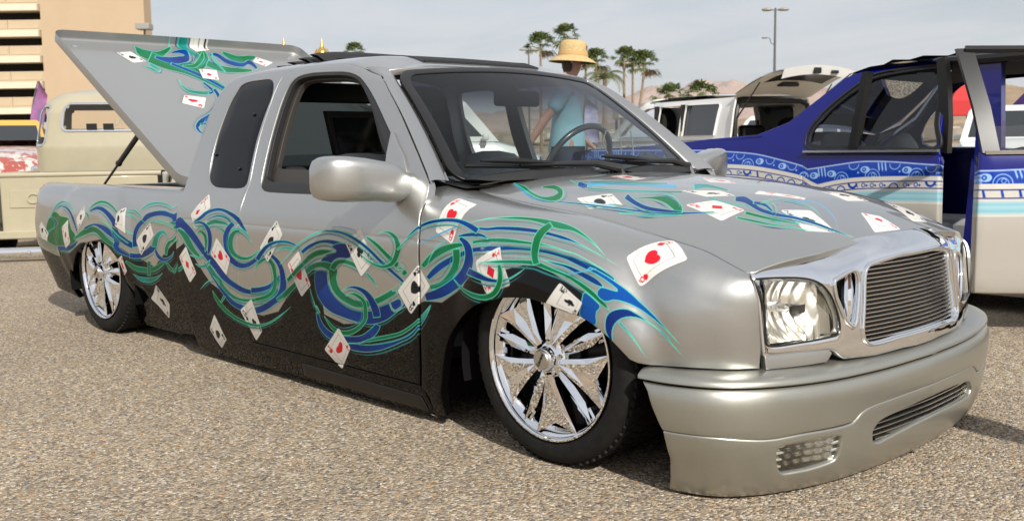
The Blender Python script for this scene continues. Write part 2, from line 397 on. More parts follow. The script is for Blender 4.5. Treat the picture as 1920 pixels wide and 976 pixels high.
# nose: x over (y, z); carries the chrome surround, grille and headlights
def nose_top(y):
    return pchip([0, .12, .24, .30, .36, .44, .52, .60, .70], [.640, .638, .628, .612, .594, .583, .579, .577, .575], np.abs(y))
def nose_x(y, z):
    y = np.abs(y)
    d = np.clip(1 - (nose_top(y) - z) / .055, 0, 1.3)
    return .705 - .315 * y ** 2 - .10 * (z - .377) - (.042 - .026 * np.clip((y - .22) / .22, 0, 1)) * d ** 2

# front bumper: a plan curve swept with a section that changes towards the corner; u = 0 corner end .. 1 centre
BPL = np.array([(.345, -.832), (.42, -.828), (.50, -.808), (.565, -.768), (.612, -.71), (.648, -.64), (.678, -.55), (.710, -.40), (.734, -.20), (.742, 0.)])
_bl = np.r_[0, np.cumsum(np.linalg.norm(np.diff(BPL, axis=0), axis=1))]; _bl /= _bl[-1]
#          offset at centre, offset at corner, height at centre, height at corner
BSEC = np.array([(-.052, -.080, .004, .006), (-.024, -.055, .040, .042), (-.002, -.034, .095, .095), (.003, -.013, .145, .140), (.004, -.004, .192, .176),
                 (.006, .003, .225, .215), (.007, .005, .255, .255), (.001, .000, .280, .287), (-.010, -.010, .292, .303)])
BCAP = np.array([(-.010, -.010, .294, .305), (.000, .000, .300, .310), (-.002, -.002, .309, .318), (-.014, -.010, .317, .325), (-.045, -.022, .324, .331), (-.085, -.045, .330, .334), (-.16, -.12, .334, .332)])
def bump_P(u, v, sec=BSEC):
    u = np.asarray(u, float); v = np.clip(np.asarray(v, float), 0, len(sec) - 1)
    uc = np.clip(u, 0, 1)
    p = pchip(_bl, BPL, uc); d = pchip(_bl, BPL, np.clip(uc + .004, 0, 1)) - pchip(_bl, BPL, np.clip(uc - .004, 0, 1))
    d /= np.linalg.norm(d, axis=-1, keepdims=True); n = np.stack([d[..., 1], -d[..., 0]], -1)
    q = pchip(np.arange(len(sec)), sec, v)
    k = np.clip((uc - .10) / .55, 0, 1); k = 1 - k * k * (3 - 2 * k)
    e = q[..., 0] * (1 - k) + q[..., 1] * k; z = q[..., 2] * (1 - k) + q[..., 3] * k
    xy = p + n * e[..., None]
    return np.concatenate([xy, z[..., None]], -1)
# panel outlines in surface coordinates
DOOR_FRONT = np.array([[-1.1964,14.959],[-1.1689,15.0226],[-1.1333,15.0133],[-1.0784,14.8212],[-1.0161,14.2745],[-0.9633,13.6074],[-0.9253,13.0964],[-0.8868,12.6963],[-0.8482,12.3529],[-0.8107,12.0683],[-0.775,11.8319],[-0.7408,11.6243],[-0.7076,11.4306],[-0.6757,11.2453],[-0.6446,11.0596],[-0.6144,10.8715],[-0.5866,10.7037],[-0.5634,10.567],[-0.5469,10.464],[-0.5366,10.3675],[-0.5311,10.2328],[-0.5272,10.0587],[-0.5269,9.8771],[-0.5315,9.7005],[-0.5318,9.4732],[-0.5288,9.1972],[-0.524,8.9023],[-0.5209,8.606],[-0.5192,8.2727],[-0.5178,7.0242],[-0.514,5.7208],[-0.514,5.2507],[-0.513,4.9111],[-0.5112,4.6275],[-0.5104,4.32],[-0.5119,3.9749],[-0.515,3.6191],[-0.5197,3.2754],[-0.5265,2.955],[-0.5351,2.6795],[-0.5436,2.4366],[-0.5518,2.2027],[-0.5599,1.9552],[-0.5674,1.6938],[-0.5748,1.4288],[-0.5836,1.1426]])
DOOR_REAR = np.array([[-1.6584,12.5928],[-1.6587,12.2075],[-1.6608,11.9062],[-1.6631,11.6676],[-1.6642,11.4627],[-1.6639,11.2741],[-1.6621,11.0833],[-1.6582,10.8811],[-1.6535,10.6906],[-1.6491,10.5136],[-1.644,10.3462],[-1.6422,10.1688],[-1.6459,9.96],[-1.6465,9.6761],[-1.642,9.2748],[-1.6406,8.8443],[-1.6431,8.3892],[-1.6478,6.9593]])
DOOR_WIN = np.array([[-1.4579,13.8916],[-1.4946,13.8265],[-1.5256,13.689],[-1.5484,13.4449],[-1.5629,13.1448],[-1.5702,12.8408],[-1.5742,12.5323],[-1.5763,12.2483],[-1.5776,12.0003],[-1.578,11.7848],[-1.5778,11.5924],[-1.5774,11.4128],[-1.5763,11.2358],[-1.5743,11.0551],[-1.5714,10.8681],[-1.5683,10.6934],[-1.565,10.5316],[-1.5612,10.378],[-1.5562,10.2304],[-1.5464,10.098],[-1.5189,9.9827],[-1.4813,9.9406],[-1.43,9.931],[-1.3655,9.9264],[-1.2981,9.926],[-1.2303,9.928],[-1.1641,9.9305],[-1.0984,9.9343],[-1.0335,9.9401],[-0.9701,9.9477],[-0.9086,9.9559],[-0.847,9.9637],[-0.7869,9.9723],[-0.7312,9.9832],[-0.6827,9.9976],[-0.6506,10.0196],[-0.6312,10.0788],[-0.6316,10.1861],[-0.6415,10.3014],[-0.6536,10.4503],[-0.6689,10.5963],[-0.6884,10.7318],[-0.7117,10.8734],[-0.7395,11.0355],[-0.7698,11.201],[-0.7992,11.3549],[-0.8271,11.4972],[-0.8555,11.6489],[-0.8851,11.826],[-0.9157,12.034],[-0.9476,12.2789],[-0.981,12.5715],[-1.0163,12.9016],[-1.0517,13.2207],[-1.0853,13.5269],[-1.1165,13.7605],[-1.1508,13.8746],[-1.1874,13.9027],[-1.2244,13.892],[-1.2675,13.9019],[-1.321,13.9155],[-1.3787,13.9212],[-1.4315,13.9282]])
QUARTER_WIN = np.array([[-1.714,13.6055],[-1.6917,13.3254],[-1.6773,13.0413],[-1.6675,12.7682],[-1.6631,12.5238],[-1.6641,12.3131],[-1.6671,12.129],[-1.6694,11.9703],[-1.6719,11.8314],[-1.6738,11.6913],[-1.6752,11.5464],[-1.6762,11.4009],[-1.6762,11.2568],[-1.6747,11.1125],[-1.6719,10.9625],[-1.669,10.8178],[-1.6661,10.6781],[-1.6627,10.5368],[-1.6596,10.3979],[-1.6574,10.2697],[-1.6576,10.1693],[-1.6683,10.0833],[-1.6925,10.0282],[-1.7293,10.009],[-1.7714,10.0062],[-1.8145,10.0056],[-1.8601,10.0098],[-1.9028,10.0365],[-1.9384,10.1073],[-1.9647,10.2048],[-1.9818,10.3168],[-1.993,10.4444],[-2.0008,10.5809],[-2.0064,10.7215],[-2.0106,10.8658],[-2.0135,11.0207],[-2.0152,11.1757],[-2.0157,11.3245],[-2.0149,11.4721],[-2.013,11.6227],[-2.0103,11.7815],[-2.0071,11.9595],[-2.0034,12.1658],[-1.9984,12.3959],[-1.9914,12.648],[-1.9832,12.9146],[-1.9752,13.1822],[-1.9679,13.4343],[-1.9514,13.6265],[-1.9241,13.7372],[-1.8889,13.7812],[-1.8469,13.7758],[-1.8068,13.7703],[-1.774,13.7878],[-1.7434,13.7541]])
FEN_REAR = np.array([[-0.62,11.296],[-0.5655,10.6559],[-0.5365,10.1206],[-0.528,9.6901],[-0.5266,9.3031],[-0.5226,8.9186],[-0.518,8.5798],[-0.5146,8.2332],[-0.5099,6.3704],[-0.5088,5.4859],[-0.5082,5.0108],[-0.506,4.6567],[-0.5052,4.2795],[-0.5075,3.8522],[-0.5121,3.4232],[-0.5195,3.0218],[-0.5297,2.6794],[-0.54,2.3864],[-0.5499,2.0987],[-0.5601,1.7762],[-0.5719,1.424],[-0.5801,1.0884],[-0.5642,0.9536],[-0.5553,0.7533],[-0.5572,0.5031],[-0.5707,0.1643]])
FEN_ARCH = np.array([[-0.5016,0.1378],[-0.4993,0.4804],[-0.4971,0.7528],[-0.4897,1.0238],[-0.4778,1.2945],[-0.4659,1.5583],[-0.4543,1.821],[-0.4417,2.0678],[-0.4286,2.2784],[-0.4154,2.4655],[-0.4,2.6414],[-0.3823,2.8091],[-0.3623,2.9854],[-0.3358,3.1943],[-0.3031,3.419],[-0.2702,3.6288],[-0.2369,3.8223],[-0.2103,3.9777],[-0.1829,4.1102],[-0.1554,4.2179],[-0.1275,4.3034],[-0.0975,4.3753],[-0.0648,4.4442],[-0.0323,4.5032],[-0.0026,4.5388],[0.0244,4.5462],[0.0508,4.5363],[0.0779,4.5048],[0.1045,4.4657],[0.1294,4.4508],[0.1522,4.4736],[0.1741,4.4684],[0.1959,4.4112],[0.2168,4.3278],[0.236,4.2293],[0.2538,4.1104],[0.2705,3.9702],[0.2862,3.805],[0.301,3.6141],[0.315,3.41]])
FEN_BOTTOM = np.array([[0.315,3.41],[0.3348,3.2887],[0.36,3.2265],[0.3923,3.2175],[0.4333,3.2491],[0.4677,3.2254],[0.5013,3.2027],[0.5328,3.202],[0.558,3.2085],[0.5802,3.2056]])
FEN_EDGE = np.array([[0.5802,3.2056],[0.5821,3.5399],[0.584,3.934],[0.585,4.3611],[0.585,4.85],[0.585,5.5986],[0.585,6.5553],[0.585,7.5935],[0.585,8.4058],[0.584,9.0289],[0.5801,9.7026],[0.575,10.3191],[0.5681,10.8772],[0.5568,11.5402]])
BED_ARCH = np.array([[-3.5933,0.419],[-3.6163,0.4908],[-3.6354,0.567],[-3.635,0.6697],[-3.62,0.7959],[-3.5786,0.9652],[-3.5445,1.1741],[-3.5026,1.421],[-3.4361,1.7131],[-3.3943,1.9847],[-3.3573,2.2531],[-3.3175,2.5254],[-3.275,2.8008],[-3.2322,3.0609],[-3.1903,3.2749],[-3.1445,3.4273],[-3.0955,3.5269],[-3.045,3.5884],[-2.9924,3.6165],[-2.9446,3.5967],[-2.9061,3.5164],[-2.8738,3.3853],[-2.8445,3.2221],[-2.8173,3.0362],[-2.7951,2.8311],[-2.7806,2.6102],[-2.7739,2.3787],[-2.773,2.1399],[-2.7757,1.9053],[-2.782,1.6707],[-2.7971,1.4377],[-2.8131,1.2199],[-2.8273,1.0201],[-2.8387,0.8464],[-2.8493,0.6925],[-2.8591,0.5466],[-2.8678,0.4048],[-2.8724,0.2698],[-2.8713,0.1376],[-2.8702,0.0]])
BED_BOTTOM = np.array([[-2.8702,0.0],[-2.8305,0.0],[-2.7731,0.0],[-2.6881,0.0],[-2.5973,0.0],[-2.5155,0.0],[-2.443,0.0484],[-2.3733,0.1033]])
BED_TAIL = np.array([[-3.95,0.7519],[-3.95,0.6254],[-3.9177,0.5589],[-3.825,0.5434],[-3.7514,0.5172],[-3.6879,0.4871],[-3.6366,0.4541],[-3.5933,0.419]])
HOOD_FRONT = np.array([[0.5566,-0.6336],[0.5813,-0.6048],[0.6143,-0.5596],[0.6364,-0.4947],[0.6373,-0.4301],[0.627,-0.3371],[0.6229,-0.2483],[0.6267,-0.1019],[0.6285,0.0399]])
CHROME_TOP = np.array([[-0.6312,0.5731],[-0.5352,0.5788],[-0.4609,0.5833],[-0.3866,0.5968],[-0.3204,0.6162],[-0.2801,0.6255],[-0.2121,0.6341],[-0.1409,0.6375],[0.0059,0.6392]])
CHROME_BOT = np.array([[-0.117,0.339],[-0.2523,0.332],[-0.3727,0.3378],[-0.3876,0.3459],[-0.4035,0.3597],[-0.4216,0.3666],[-0.5229,0.3713],[-0.6255,0.3715]])
HEADLIGHT = np.array([[-0.6359,0.5618],[-0.6216,0.5621],[-0.6067,0.5622],[-0.5889,0.5618],[-0.5687,0.5611],[-0.5476,0.5601],[-0.5272,0.5587],[-0.5084,0.5569],[-0.4909,0.5545],[-0.4745,0.551],[-0.4592,0.5458],[-0.445,0.5389],[-0.4322,0.5297],[-0.4205,0.5181],[-0.4107,0.5052],[-0.4029,0.491],[-0.3968,0.4758],[-0.3917,0.4608],[-0.3876,0.4461],[-0.3852,0.4318],[-0.385,0.4183],[-0.3881,0.4063],[-0.3956,0.3987],[-0.4109,0.3962],[-0.4353,0.3947],[-0.4613,0.3935],[-0.4877,0.3925],[-0.5131,0.3918],[-0.5377,0.3911],[-0.5629,0.39],[-0.587,0.3894],[-0.6077,0.3905],[-0.6218,0.3952],[-0.6225,0.4076],[-0.6219,0.4229],[-0.6216,0.4394],[-0.621,0.4568],[-0.6214,0.4739],[-0.6237,0.4902],[-0.6272,0.5062],[-0.6311,0.5217],[-0.634,0.536],[-0.6357,0.5491]])
GRILLE = np.array([[-0.0722,0.5876],[-0.1083,0.5846],[-0.1433,0.5816],[-0.1763,0.5785],[-0.2067,0.5751],[-0.234,0.5714],[-0.2568,0.567],[-0.2657,0.5607],[-0.27,0.5525],[-0.2733,0.5436],[-0.2753,0.5328],[-0.2776,0.5195],[-0.2796,0.505],[-0.2816,0.4899],[-0.2836,0.4746],[-0.2859,0.4593],[-0.289,0.4435],[-0.2922,0.4274],[-0.295,0.4116],[-0.2968,0.3969],[-0.2963,0.3847],[-0.2913,0.3767],[-0.2833,0.3694],[-0.2721,0.3629],[-0.2514,0.3613],[-0.2257,0.3618],[-0.1971,0.3631],[-0.1661,0.3647],[-0.1335,0.3663],[-0.0999,0.3672]])
NOSTRIL = np.array([[-0.3935,0.5394],[-0.3596,0.552],[-0.3281,0.5608],[-0.3093,0.5585],[-0.3013,0.5361],[-0.309,0.4833],[-0.3242,0.4276],[-0.337,0.4134],[-0.3512,0.4226],[-0.3642,0.436],[-0.3897,0.4907],[-0.3954,0.5229]])
# airbrush artwork in half-millimetres: side (x, arc up the flank), hood (x, y), bed lid (up the lid, y)
ART_SIDE = [
 ('B', 'K', [-7900,-238,-6785,-236,-6416,-104,-5737,-18,-5386,-121,-4885,-240,-4412,11,-4189,105,-4052,23,-3905,-101,-3776,-203,-3576,-266,-3375,-394,-3024,-398,-2771,-335,-2625,-223,-2421,-83,-2212,35,-2136,-20,-2140,-284,-1913,-330,-1498,-273,-1196,-138,-976,-70,-810,-57,-589,74,-535,145,-444,149,-172,233,-79,260,33,271,148,251,227,232,362,206,336,169,340,74,163,-116,-537,-468,-1240,-886,-4400,-886,-7900,-909,-7900,-716]),
 ('P', 'G', [-7374,100,-7222,180,-6953,146,-6713,130,-6610,27,-6507,-39,-6586,-133,-6862,-235,-7308,-221,-7467,-152,-7466,-18]),
 ('S', 'B', [-7900,-242,-7761,-260,-7527,-259,-7322,-251,-7058,-235,-6788,-216,-6593,-162,-6462,-96,-6491,-85,-6641,-131,-6777,-158,-6997,-170,-7267,-192,-7468,-213,-7649,-207,-7937,-196]),
 ('S', 'B', [-7142,207,-7022,236,-6858,228,-6747,196,-6632,142,-6547,78,-6493,24,-6462,-19,-6453,-18,-6458,29,-6497,87,-6564,154,-6689,214,-6833,251,-7038,254,-7156,215]),
 ('S', 'T', [-7337,100,-7251,163,-7165,219,-7066,266,-6929,284,-6767,270,-6660,237,-6566,189,-6557,190,-6638,242,-6748,283,-6968,308,-7107,282,-7208,229,-7284,167,-7357,102]),
 ('S', 'N', [-7313,114,-7244,91,-7187,70,-7174,54,-7206,28,-7258,-5,-7238,-9,-7164,19,-7040,56,-7121,87,-7198,109,-7278,129]),
 ('S', 'B', [-7720,-266,-7613,-199,-7536,-139,-7465,-90,-7368,-51,-7263,-13,-7285,-4,-7403,-38,-7525,-79,-7634,-134,-7751,-199,-7900,-269]),
 ('S', 'G', [-6551,-84,-6419,-53,-6291,-25,-6169,1,-6078,15,-5994,16,-5912,-14,-5820,-51,-5716,-78,-5623,-100,-5555,-118,-5514,-89,-5571,-65,-5642,-38,-5730,-9,-5818,27,-5926,63,-6070,80,-6224,62,-6359,21,-6473,-23,-6576,-71]),
 ('S', 'B', [-6248,30,-6128,68,-6016,85,-5906,66,-5811,42,-5717,12,-5618,-16,-5579,-36,-5621,-88,-5555,-142,-5448,-167,-5333,-179,-5223,-182,-5211,-155,-5291,-144,-5395,-128,-5484,-100,-5510,-77,-5465,-23,-5542,31,-5648,62,-5738,91,-5862,110,-6015,113,-6156,92,-6292,58]),
 ('S', 'B', [-6141,214,-6010,238,-5913,236,-5809,207,-5714,162,-5643,114,-5638,65,-5580,6,-5477,-41,-5360,-72,-5247,-94,-5210,-44,-5281,-15,-5379,14,-5485,46,-5528,80,-5527,135,-5629,197,-5755,247,-5905,282,-6049,272,-6164,229]),
 ('S', 'G', [-6192,227,-6118,261,-6039,289,-5950,310,-5855,309,-5747,291,-5651,260,-5562,221,-5533,232,-5619,274,-5723,312,-5854,338,-5982,339,-6083,310,-6152,272,-6203,230]),
 ('S', 'T', [-6353,117,-6301,150,-6251,181,-6235,191,-6219,177,-6185,149,-6145,156,-6173,188,-6226,213,-6290,191,-6329,155,-6368,119]),
 ('S', 'Y', [-6187,157,-6031,161,-5880,151,-5739,122,-5626,92,-5532,67,-5523,74,-5618,100,-5732,129,-5873,159,-6029,169,-6187,163]),
 ('S', 'G', [-5944,145,-5789,124,-5667,84,-5562,27,-5442,-15,-5304,-48,-5291,-40,-5424,-5,-5544,37,-5654,92,-5781,132,-5937,153]),
 ('S', 'T', [-5406,250,-5328,256,-5248,252,-5175,235,-5116,214,-5077,191,-5066,193,-5090,223,-5152,250,-5241,270,-5335,272,-5415,263]),
 ('S', 'T', [-5394,219,-5357,216,-5304,210,-5256,195,-5209,176,-5162,157,-5141,166,-5188,186,-5237,205,-5293,222,-5354,227,-5396,228]),
 ('S', 'T', [-5356,67,-5321,59,-5296,50,-5271,43,-5234,40,-5190,39,-5185,46,-5227,51,-5266,57,-5292,64,-5315,71,-5344,77]),
 ('S', 'G', [-5451,-231,-5409,-270,-5345,-302,-5239,-315,-5166,-321,-5030,-309,-4885,-280,-4752,-234,-4649,-192,-4585,-156,-4594,-150,-4678,-168,-4784,-200,-4895,-233,-5001,-252,-5114,-263,-5194,-259,-5254,-249,-5338,-235,-5418,-214]),
 ('S', 'B', [-5343,-187,-5222,-187,-5107,-176,-4951,-138,-4829,-95,-4740,-51,-4836,-15,-4914,-54,-5006,-89,-5116,-122,-5211,-132,-5290,-127]),
 ('S', 'T', [-4753,-54,-4726,-3,-4697,40,-4645,72,-4616,80,-4554,56,-4538,62,-4583,106,-4691,104,-4781,58,-4830,4,-4869,-50]),
 ('S', 'B', [-4814,-74,-4799,-114,-4773,-151,-4703,-175,-4601,-168,-4503,-133,-4444,-98,-4424,-63,-4431,-63,-4467,-93,-4527,-117,-4604,-135,-4655,-135,-4702,-122,-4738,-97,-4775,-64]),
 ('S', 'G', [-4301,141,-4429,47,-4518,23,-4579,-20,-4606,-65,-4615,-109,-4567,-108,-4540,-66,-4509,-30,-4467,0,-4408,19,-4292,116]),
 ('S', 'T', [-5100,259,-5013,293,-4926,318,-4828,332,-4718,335,-4600,328,-4488,310,-4333,369,-4325,376,-4479,322,-4596,345,-4723,356,-4845,355,-4956,340,-5043,307,-5116,266]),
 ('S', 'T', [-5021,137,-4911,168,-4785,184,-4646,187,-4508,174,-4369,156,-4315,251,-4500,187,-4643,200,-4789,197,-4921,178,-5029,143]),
 ('S', 'G', [-4788,173,-4695,167,-4605,161,-4522,151,-4444,138,-4367,124,-4315,216,-4433,148,-4512,163,-4599,173,-4691,177,-4785,182]),
 ('S', 'B', [-5142,-68,-5167,-22,-5160,28,-5119,81,-5065,123,-4990,162,-5067,190,-5151,147,-5213,93,-5244,29,-5248,-29,-5242,-83]),
 ('S', 'G', [-5003,-193,-5023,-223,-5046,-254,-5070,-285,-5096,-317,-5122,-349,-5044,-342,-5018,-310,-4993,-279,-4969,-247,-4948,-217,-4928,-187]),
 ('S', 'T', [-5385,-351,-5345,-388,-5281,-416,-5195,-426,-5098,-418,-4961,-378,-4849,-334,-4753,-288,-4756,-286,-4862,-320,-4966,-346,-5066,-359,-5159,-368,-5210,-365,-5294,-362,-5377,-347]),
 ('S', 'B', [-4994,158,-4917,194,-4775,223,-4617,230,-4463,213,-4413,184,-4252,228,-4138,181,-4031,125,-3932,63,-3849,12,-3770,-35,-3679,-87,-3609,-138,-3527,-177,-3407,-213,-3281,-241,-3133,-241,-2982,-217,-2843,-176,-2728,-122,-2637,-65,-2693,-43,-2772,-99,-2873,-143,-2990,-176,-3114,-195,-3231,-191,-3341,-166,-3450,-132,-3512,-95,-3580,-44,-3675,8,-3758,50,-3838,100,-3929,165,-4031,229,-4148,284,-4280,326,-4421,265,-4617,285,-4812,274,-4994,237,-5061,176]),
 ('S', 'G', [-4624,-187,-4618,-216,-4603,-246,-4546,-260,-4489,-261,-4358,-149,-4365,-161,-4293,-143,-4246,-114,-4236,-86,-4253,-84,-4290,-104,-4323,-113,-4456,-213,-4535,-246,-4360,-131,-4491,-220,-4532,-213,-4557,-197,-4584,-175]),
 ('C', ('S', 'K'), [-4885,169,-4802,54,-5107,-149,-5172,-11]),
 ('C', ('S', '9'), [-5412,295,-5350,40,-5585,103,-5572,220]),
 ('C', ('H', '5'), [-5478,-167,-5472,-325,-5557,-383,-5587,-223]),
 ('C', ('C', '8'), [-5015,-428,-4889,-617,-5015,-779,-5237,-598]),
 ('C', ('D', '7'), [-6923,29,-6724,121,-6673,-120,-6868,-193]),
 ('C', ('C', '4'), [-7727,-22,-7605,56,-7396,-62,-7578,-229]),
 ('C', ('C', '6'), [-6312,278,-6254,175,-6427,27,-6486,139]),
 ('C', ('D', 'A'), [-3867,541,-3756,421,-4026,283,-4085,348]),
 ('P', 'W', [-4016,271,-3896,272,-3981,223]),
 ('S', 'G', [-4320,205,-4257,175,-4206,143,-4161,101,-4103,59,-4032,22,-3951,-1,-3863,-3,-3855,5,-3916,24,-3965,53,-4014,90,-4061,131,-4112,177,-4193,209,-4285,227]),
 ('S', 'T', [-4105,5,-4051,-4,-3997,-12,-3938,-13,-3889,3,-3850,23,-3861,30,-3903,15,-3941,5,-3984,4,-4040,9,-4097,14]),
 ('S', 'T', [-4011,-61,-3959,-81,-3892,-88,-3812,-71,-3760,-41,-3735,-8,-3750,-5,-3791,-32,-3835,-50,-3889,-62,-3941,-63,-4005,-56]),
 ('S', 'G', [-3943,183,-3901,206,-3883,202,-3843,180,-3827,154,-3823,121,-3823,88,-3829,53,-3809,53,-3786,88,-3771,124,-3770,162,-3791,197,-3850,226,-3923,222,-3952,185]),
 ('S', 'T', [-3631,260,-3566,249,-3515,233,-3480,205,-3451,180,-3429,156,-3413,158,-3404,190,-3432,222,-3486,249,-3553,264,-3625,269]),
 ('S', 'G', [-4042,250,-3936,248,-3829,252,-3733,273,-3651,286,-3562,287,-3481,286,-3408,279,-3401,286,-3472,312,-3564,323,-3672,323,-3769,303,-3842,275,-3937,264,-4042,256]),
 ('S', 'B', [-3786,317,-3693,337,-3606,348,-3523,343,-3452,327,-3397,301,-3371,316,-3431,343,-3512,362,-3611,368,-3706,352,-3797,328]),
 ('S', 'B', [-3997,272,-3918,278,-3859,272,-3812,248,-3782,219,-3769,184,-3765,146,-3771,106,-3777,69,-3787,33,-3754,31,-3722,67,-3701,106,-3691,150,-3693,193,-3710,235,-3755,271,-3836,299,-3928,305,-4007,296]),
 ('S', 'B', [-4009,280,-3930,300,-3855,329,-3791,363,-3710,383,-3619,394,-3535,389,-3451,370,-3378,348,-3315,323,-3249,289,-3186,260,-3122,242,-3117,244,-3154,275,-3203,311,-3257,352,-3335,382,-3425,402,-3525,420,-3632,426,-3739,413,-3833,389,-3904,353,-3968,323,-4029,294]),
 ('S', 'B', [-3389,325,-3452,280,-3506,220,-3516,155,-3496,90,-3460,22,-3371,-26,-3249,-44,-3120,-23,-3011,21,-2929,75,-2850,142,-2896,157,-2993,75,-2945,47,-2876,106,-2811,149,-2723,179,-2624,193,-2530,193,-2449,181,-2366,163,-2360,168,-2433,197,-2518,216,-2623,219,-2737,205,-2847,173,-2931,125,-3008,65,-2932,60,-2844,145,-2897,157,-2981,93,-3056,46,-3144,16,-3227,7,-3306,20,-3376,52,-3410,105,-3425,162,-3415,214,-3379,260,-3313,294]),
 ('S', 'G', [-3258,270,-3337,253,-3404,220,-3435,171,-3440,126,-3418,84,-3366,51,-3296,31,-3213,24,-3128,33,-3052,58,-2994,89,-2948,122,-2959,127,-3013,98,-3071,75,-3138,60,-3200,57,-3261,64,-3311,81,-3345,105,-3355,135,-3351,169,-3334,204,-3299,227,-3238,250]),
 ('S', 'T', [-3368,246,-3289,257,-3220,252,-3153,229,-3101,198,-3057,163,-3052,164,-3083,205,-3130,241,-3203,269,-3290,276,-3375,261]),
 ('C', ('H', '7'), [-3727,43,-3620,182,-3406,25,-3493,-117]),
 ('C', ('D', '2'), [-4296,-20,-4156,81,-4006,-142,-4156,-237]),
 ('S', 'T', [-3978,-278,-3909,-240,-3841,-208,-3769,-183,-3704,-173,-3651,-182,-3614,-209,-3581,-241,-3563,-235,-3593,-200,-3631,-171,-3697,-161,-3773,-174,-3851,-201,-3918,-236,-3982,-276]),
 ('S', 'B', [-3137,-231,-3033,-218,-2927,-196,-2820,-162,-2735,-118,-2670,-71,-2726,-53,-2785,-97,-2852,-130,-2940,-152,-3031,-168,-3127,-180]),
 ('S', 'G', [-3823,-73,-3768,-111,-3710,-147,-3633,-170,-3628,-181,-3641,-210,-3579,-253,-3508,-285,-3425,-306,-3330,-315,-3225,-310,-3123,-300,-3025,-288,-2928,-267,-2832,-239,-2752,-204,-2694,-167,-2736,-148,-2791,-180,-2856,-208,-2937,-234,-3021,-254,-3111,-267,-3209,-279,-3307,-285,-3389,-277,-3459,-256,-3519,-224,-3569,-186,-3568,-169,-3590,-148,-3655,-120,-3701,-84,-3747,-45]),
 ('S', 'T', [-3307,-351,-3210,-355,-3109,-352,-3002,-336,-2902,-310,-2810,-277,-2814,-270,-2905,-300,-3001,-324,-3103,-340,-3200,-343,-3294,-337]),
 ('S', 'G', [-2884,52,-2826,37,-2793,12,-2776,-26,-2771,-67,-2780,-109,-2799,-151,-2841,-185,-2910,-215,-2996,-239,-3095,-261,-3094,-294,-2990,-273,-2889,-246,-2797,-205,-2738,-156,-2720,-106,-2712,-60,-2716,-15,-2732,31,-2780,66,-2853,81]),
 ('S', 'G', [-3032,-50,-3007,-21,-2974,4,-2929,26,-2890,40,-2851,48,-2857,71,-2908,64,-2959,42,-3001,12,-3025,-19,-3038,-50]),
 ('S', 'B', [-2927,82,-2838,88,-2765,66,-2710,31,-2680,-15,-2677,-69,-2687,-123,-2721,-171,-2784,-215,-2875,-257,-2988,-301,-3100,-335,-3197,-352,-3266,-343,-3357,-334,-3440,-319,-3509,-281,-3580,-238,-3652,-192,-3722,-133,-3788,-76,-3843,-31,-3861,-36,-3814,-85,-3753,-144,-3690,-206,-3632,-260,-3573,-311,-3509,-359,-3424,-385,-3334,-400,-3243,-417,-3101,-396,-2958,-354,-2830,-300,-2720,-248,-2632,-186,-2589,-119,-2590,-56,-2606,3,-2650,55,-2723,94,-2823,115,-2927,106]),
 ('C', ('S', '3'), [-2723,364,-2614,260,-2833,37,-2949,140]),
 ('S', 'B', [-2960,34,-2920,70,-2877,106,-2830,140,-2770,165,-2700,184,-2625,193,-2552,194,-2490,188,-2429,177,-2366,163,-2360,168,-2414,190,-2474,208,-2542,218,-2624,218,-2710,210,-2795,191,-2872,162,-2932,125,-2982,87,-3025,50]),
 ('S', 'T', [-2714,121,-2660,140,-2606,151,-2545,154,-2488,153,-2435,150,-2430,157,-2480,169,-2541,173,-2610,168,-2671,151,-2721,126]),
 ('C', ('C', 'Q'), [-3375,-394,-3144,-273,-3091,-535,-3227,-636]),
 ('S', 'G', [-3771,-267,-3774,-320,-3747,-369,-3693,-412,-3622,-449,-3537,-478,-3440,-500,-3337,-513,-3226,-516,-3107,-502,-2986,-471,-2870,-428,-2759,-377,-2659,-326,-2565,-274,-2568,-272,-2667,-320,-2771,-367,-2880,-414,-2990,-453,-3101,-477,-3205,-487,-3304,-481,-3400,-468,-3491,-448,-3567,-418,-3632,-383,-3684,-344,-3726,-305,-3763,-265]),
 ('S', 'G', [-3657,-364,-3638,-351,-3618,-337,-3598,-324,-3579,-311,-3560,-298,-3595,-290,-3613,-303,-3631,-317,-3649,-330,-3667,-344,-3686,-357]),
 ('C', ('S', '6'), [-3997,-631,-3842,-480,-3741,-697,-3906,-807]),
 ('S', 'T', [-2661,33,-2586,80,-2516,124,-2455,165,-2387,203,-2310,238,-2229,268,-2146,292,-2068,306,-1982,312,-1898,307,-1817,298,-1750,284,-1744,308,-1811,320,-1893,326,-1983,328,-2072,320,-2161,304,-2239,278,-2322,247,-2401,211,-2470,172,-2527,129,-2595,83,-2667,36]),
 ('S', 'B', [-2345,129,-2292,158,-2236,183,-2173,207,-2107,222,-2041,226,-1978,222,-1915,211,-1856,199,-1801,185,-1766,240,-1827,245,-1892,251,-1964,257,-2039,257,-2115,248,-2191,232,-2266,210,-2329,181,-2382,149]),
 ('P', 'B', [-2120,95,-2041,151,-1927,179,-1989,209,-1889,240,-1791,231,-1755,146,-1890,133,-1966,106,-1992,75]),
 ('S', 'G', [-2558,-91,-2491,-49,-2426,-9,-2363,30,-2298,66,-2233,101,-2169,124,-2100,139,-2029,157,-1956,177,-1957,184,-2035,187,-2116,183,-2201,164,-2278,130,-2341,88,-2404,50,-2469,11,-2534,-31,-2599,-74]),
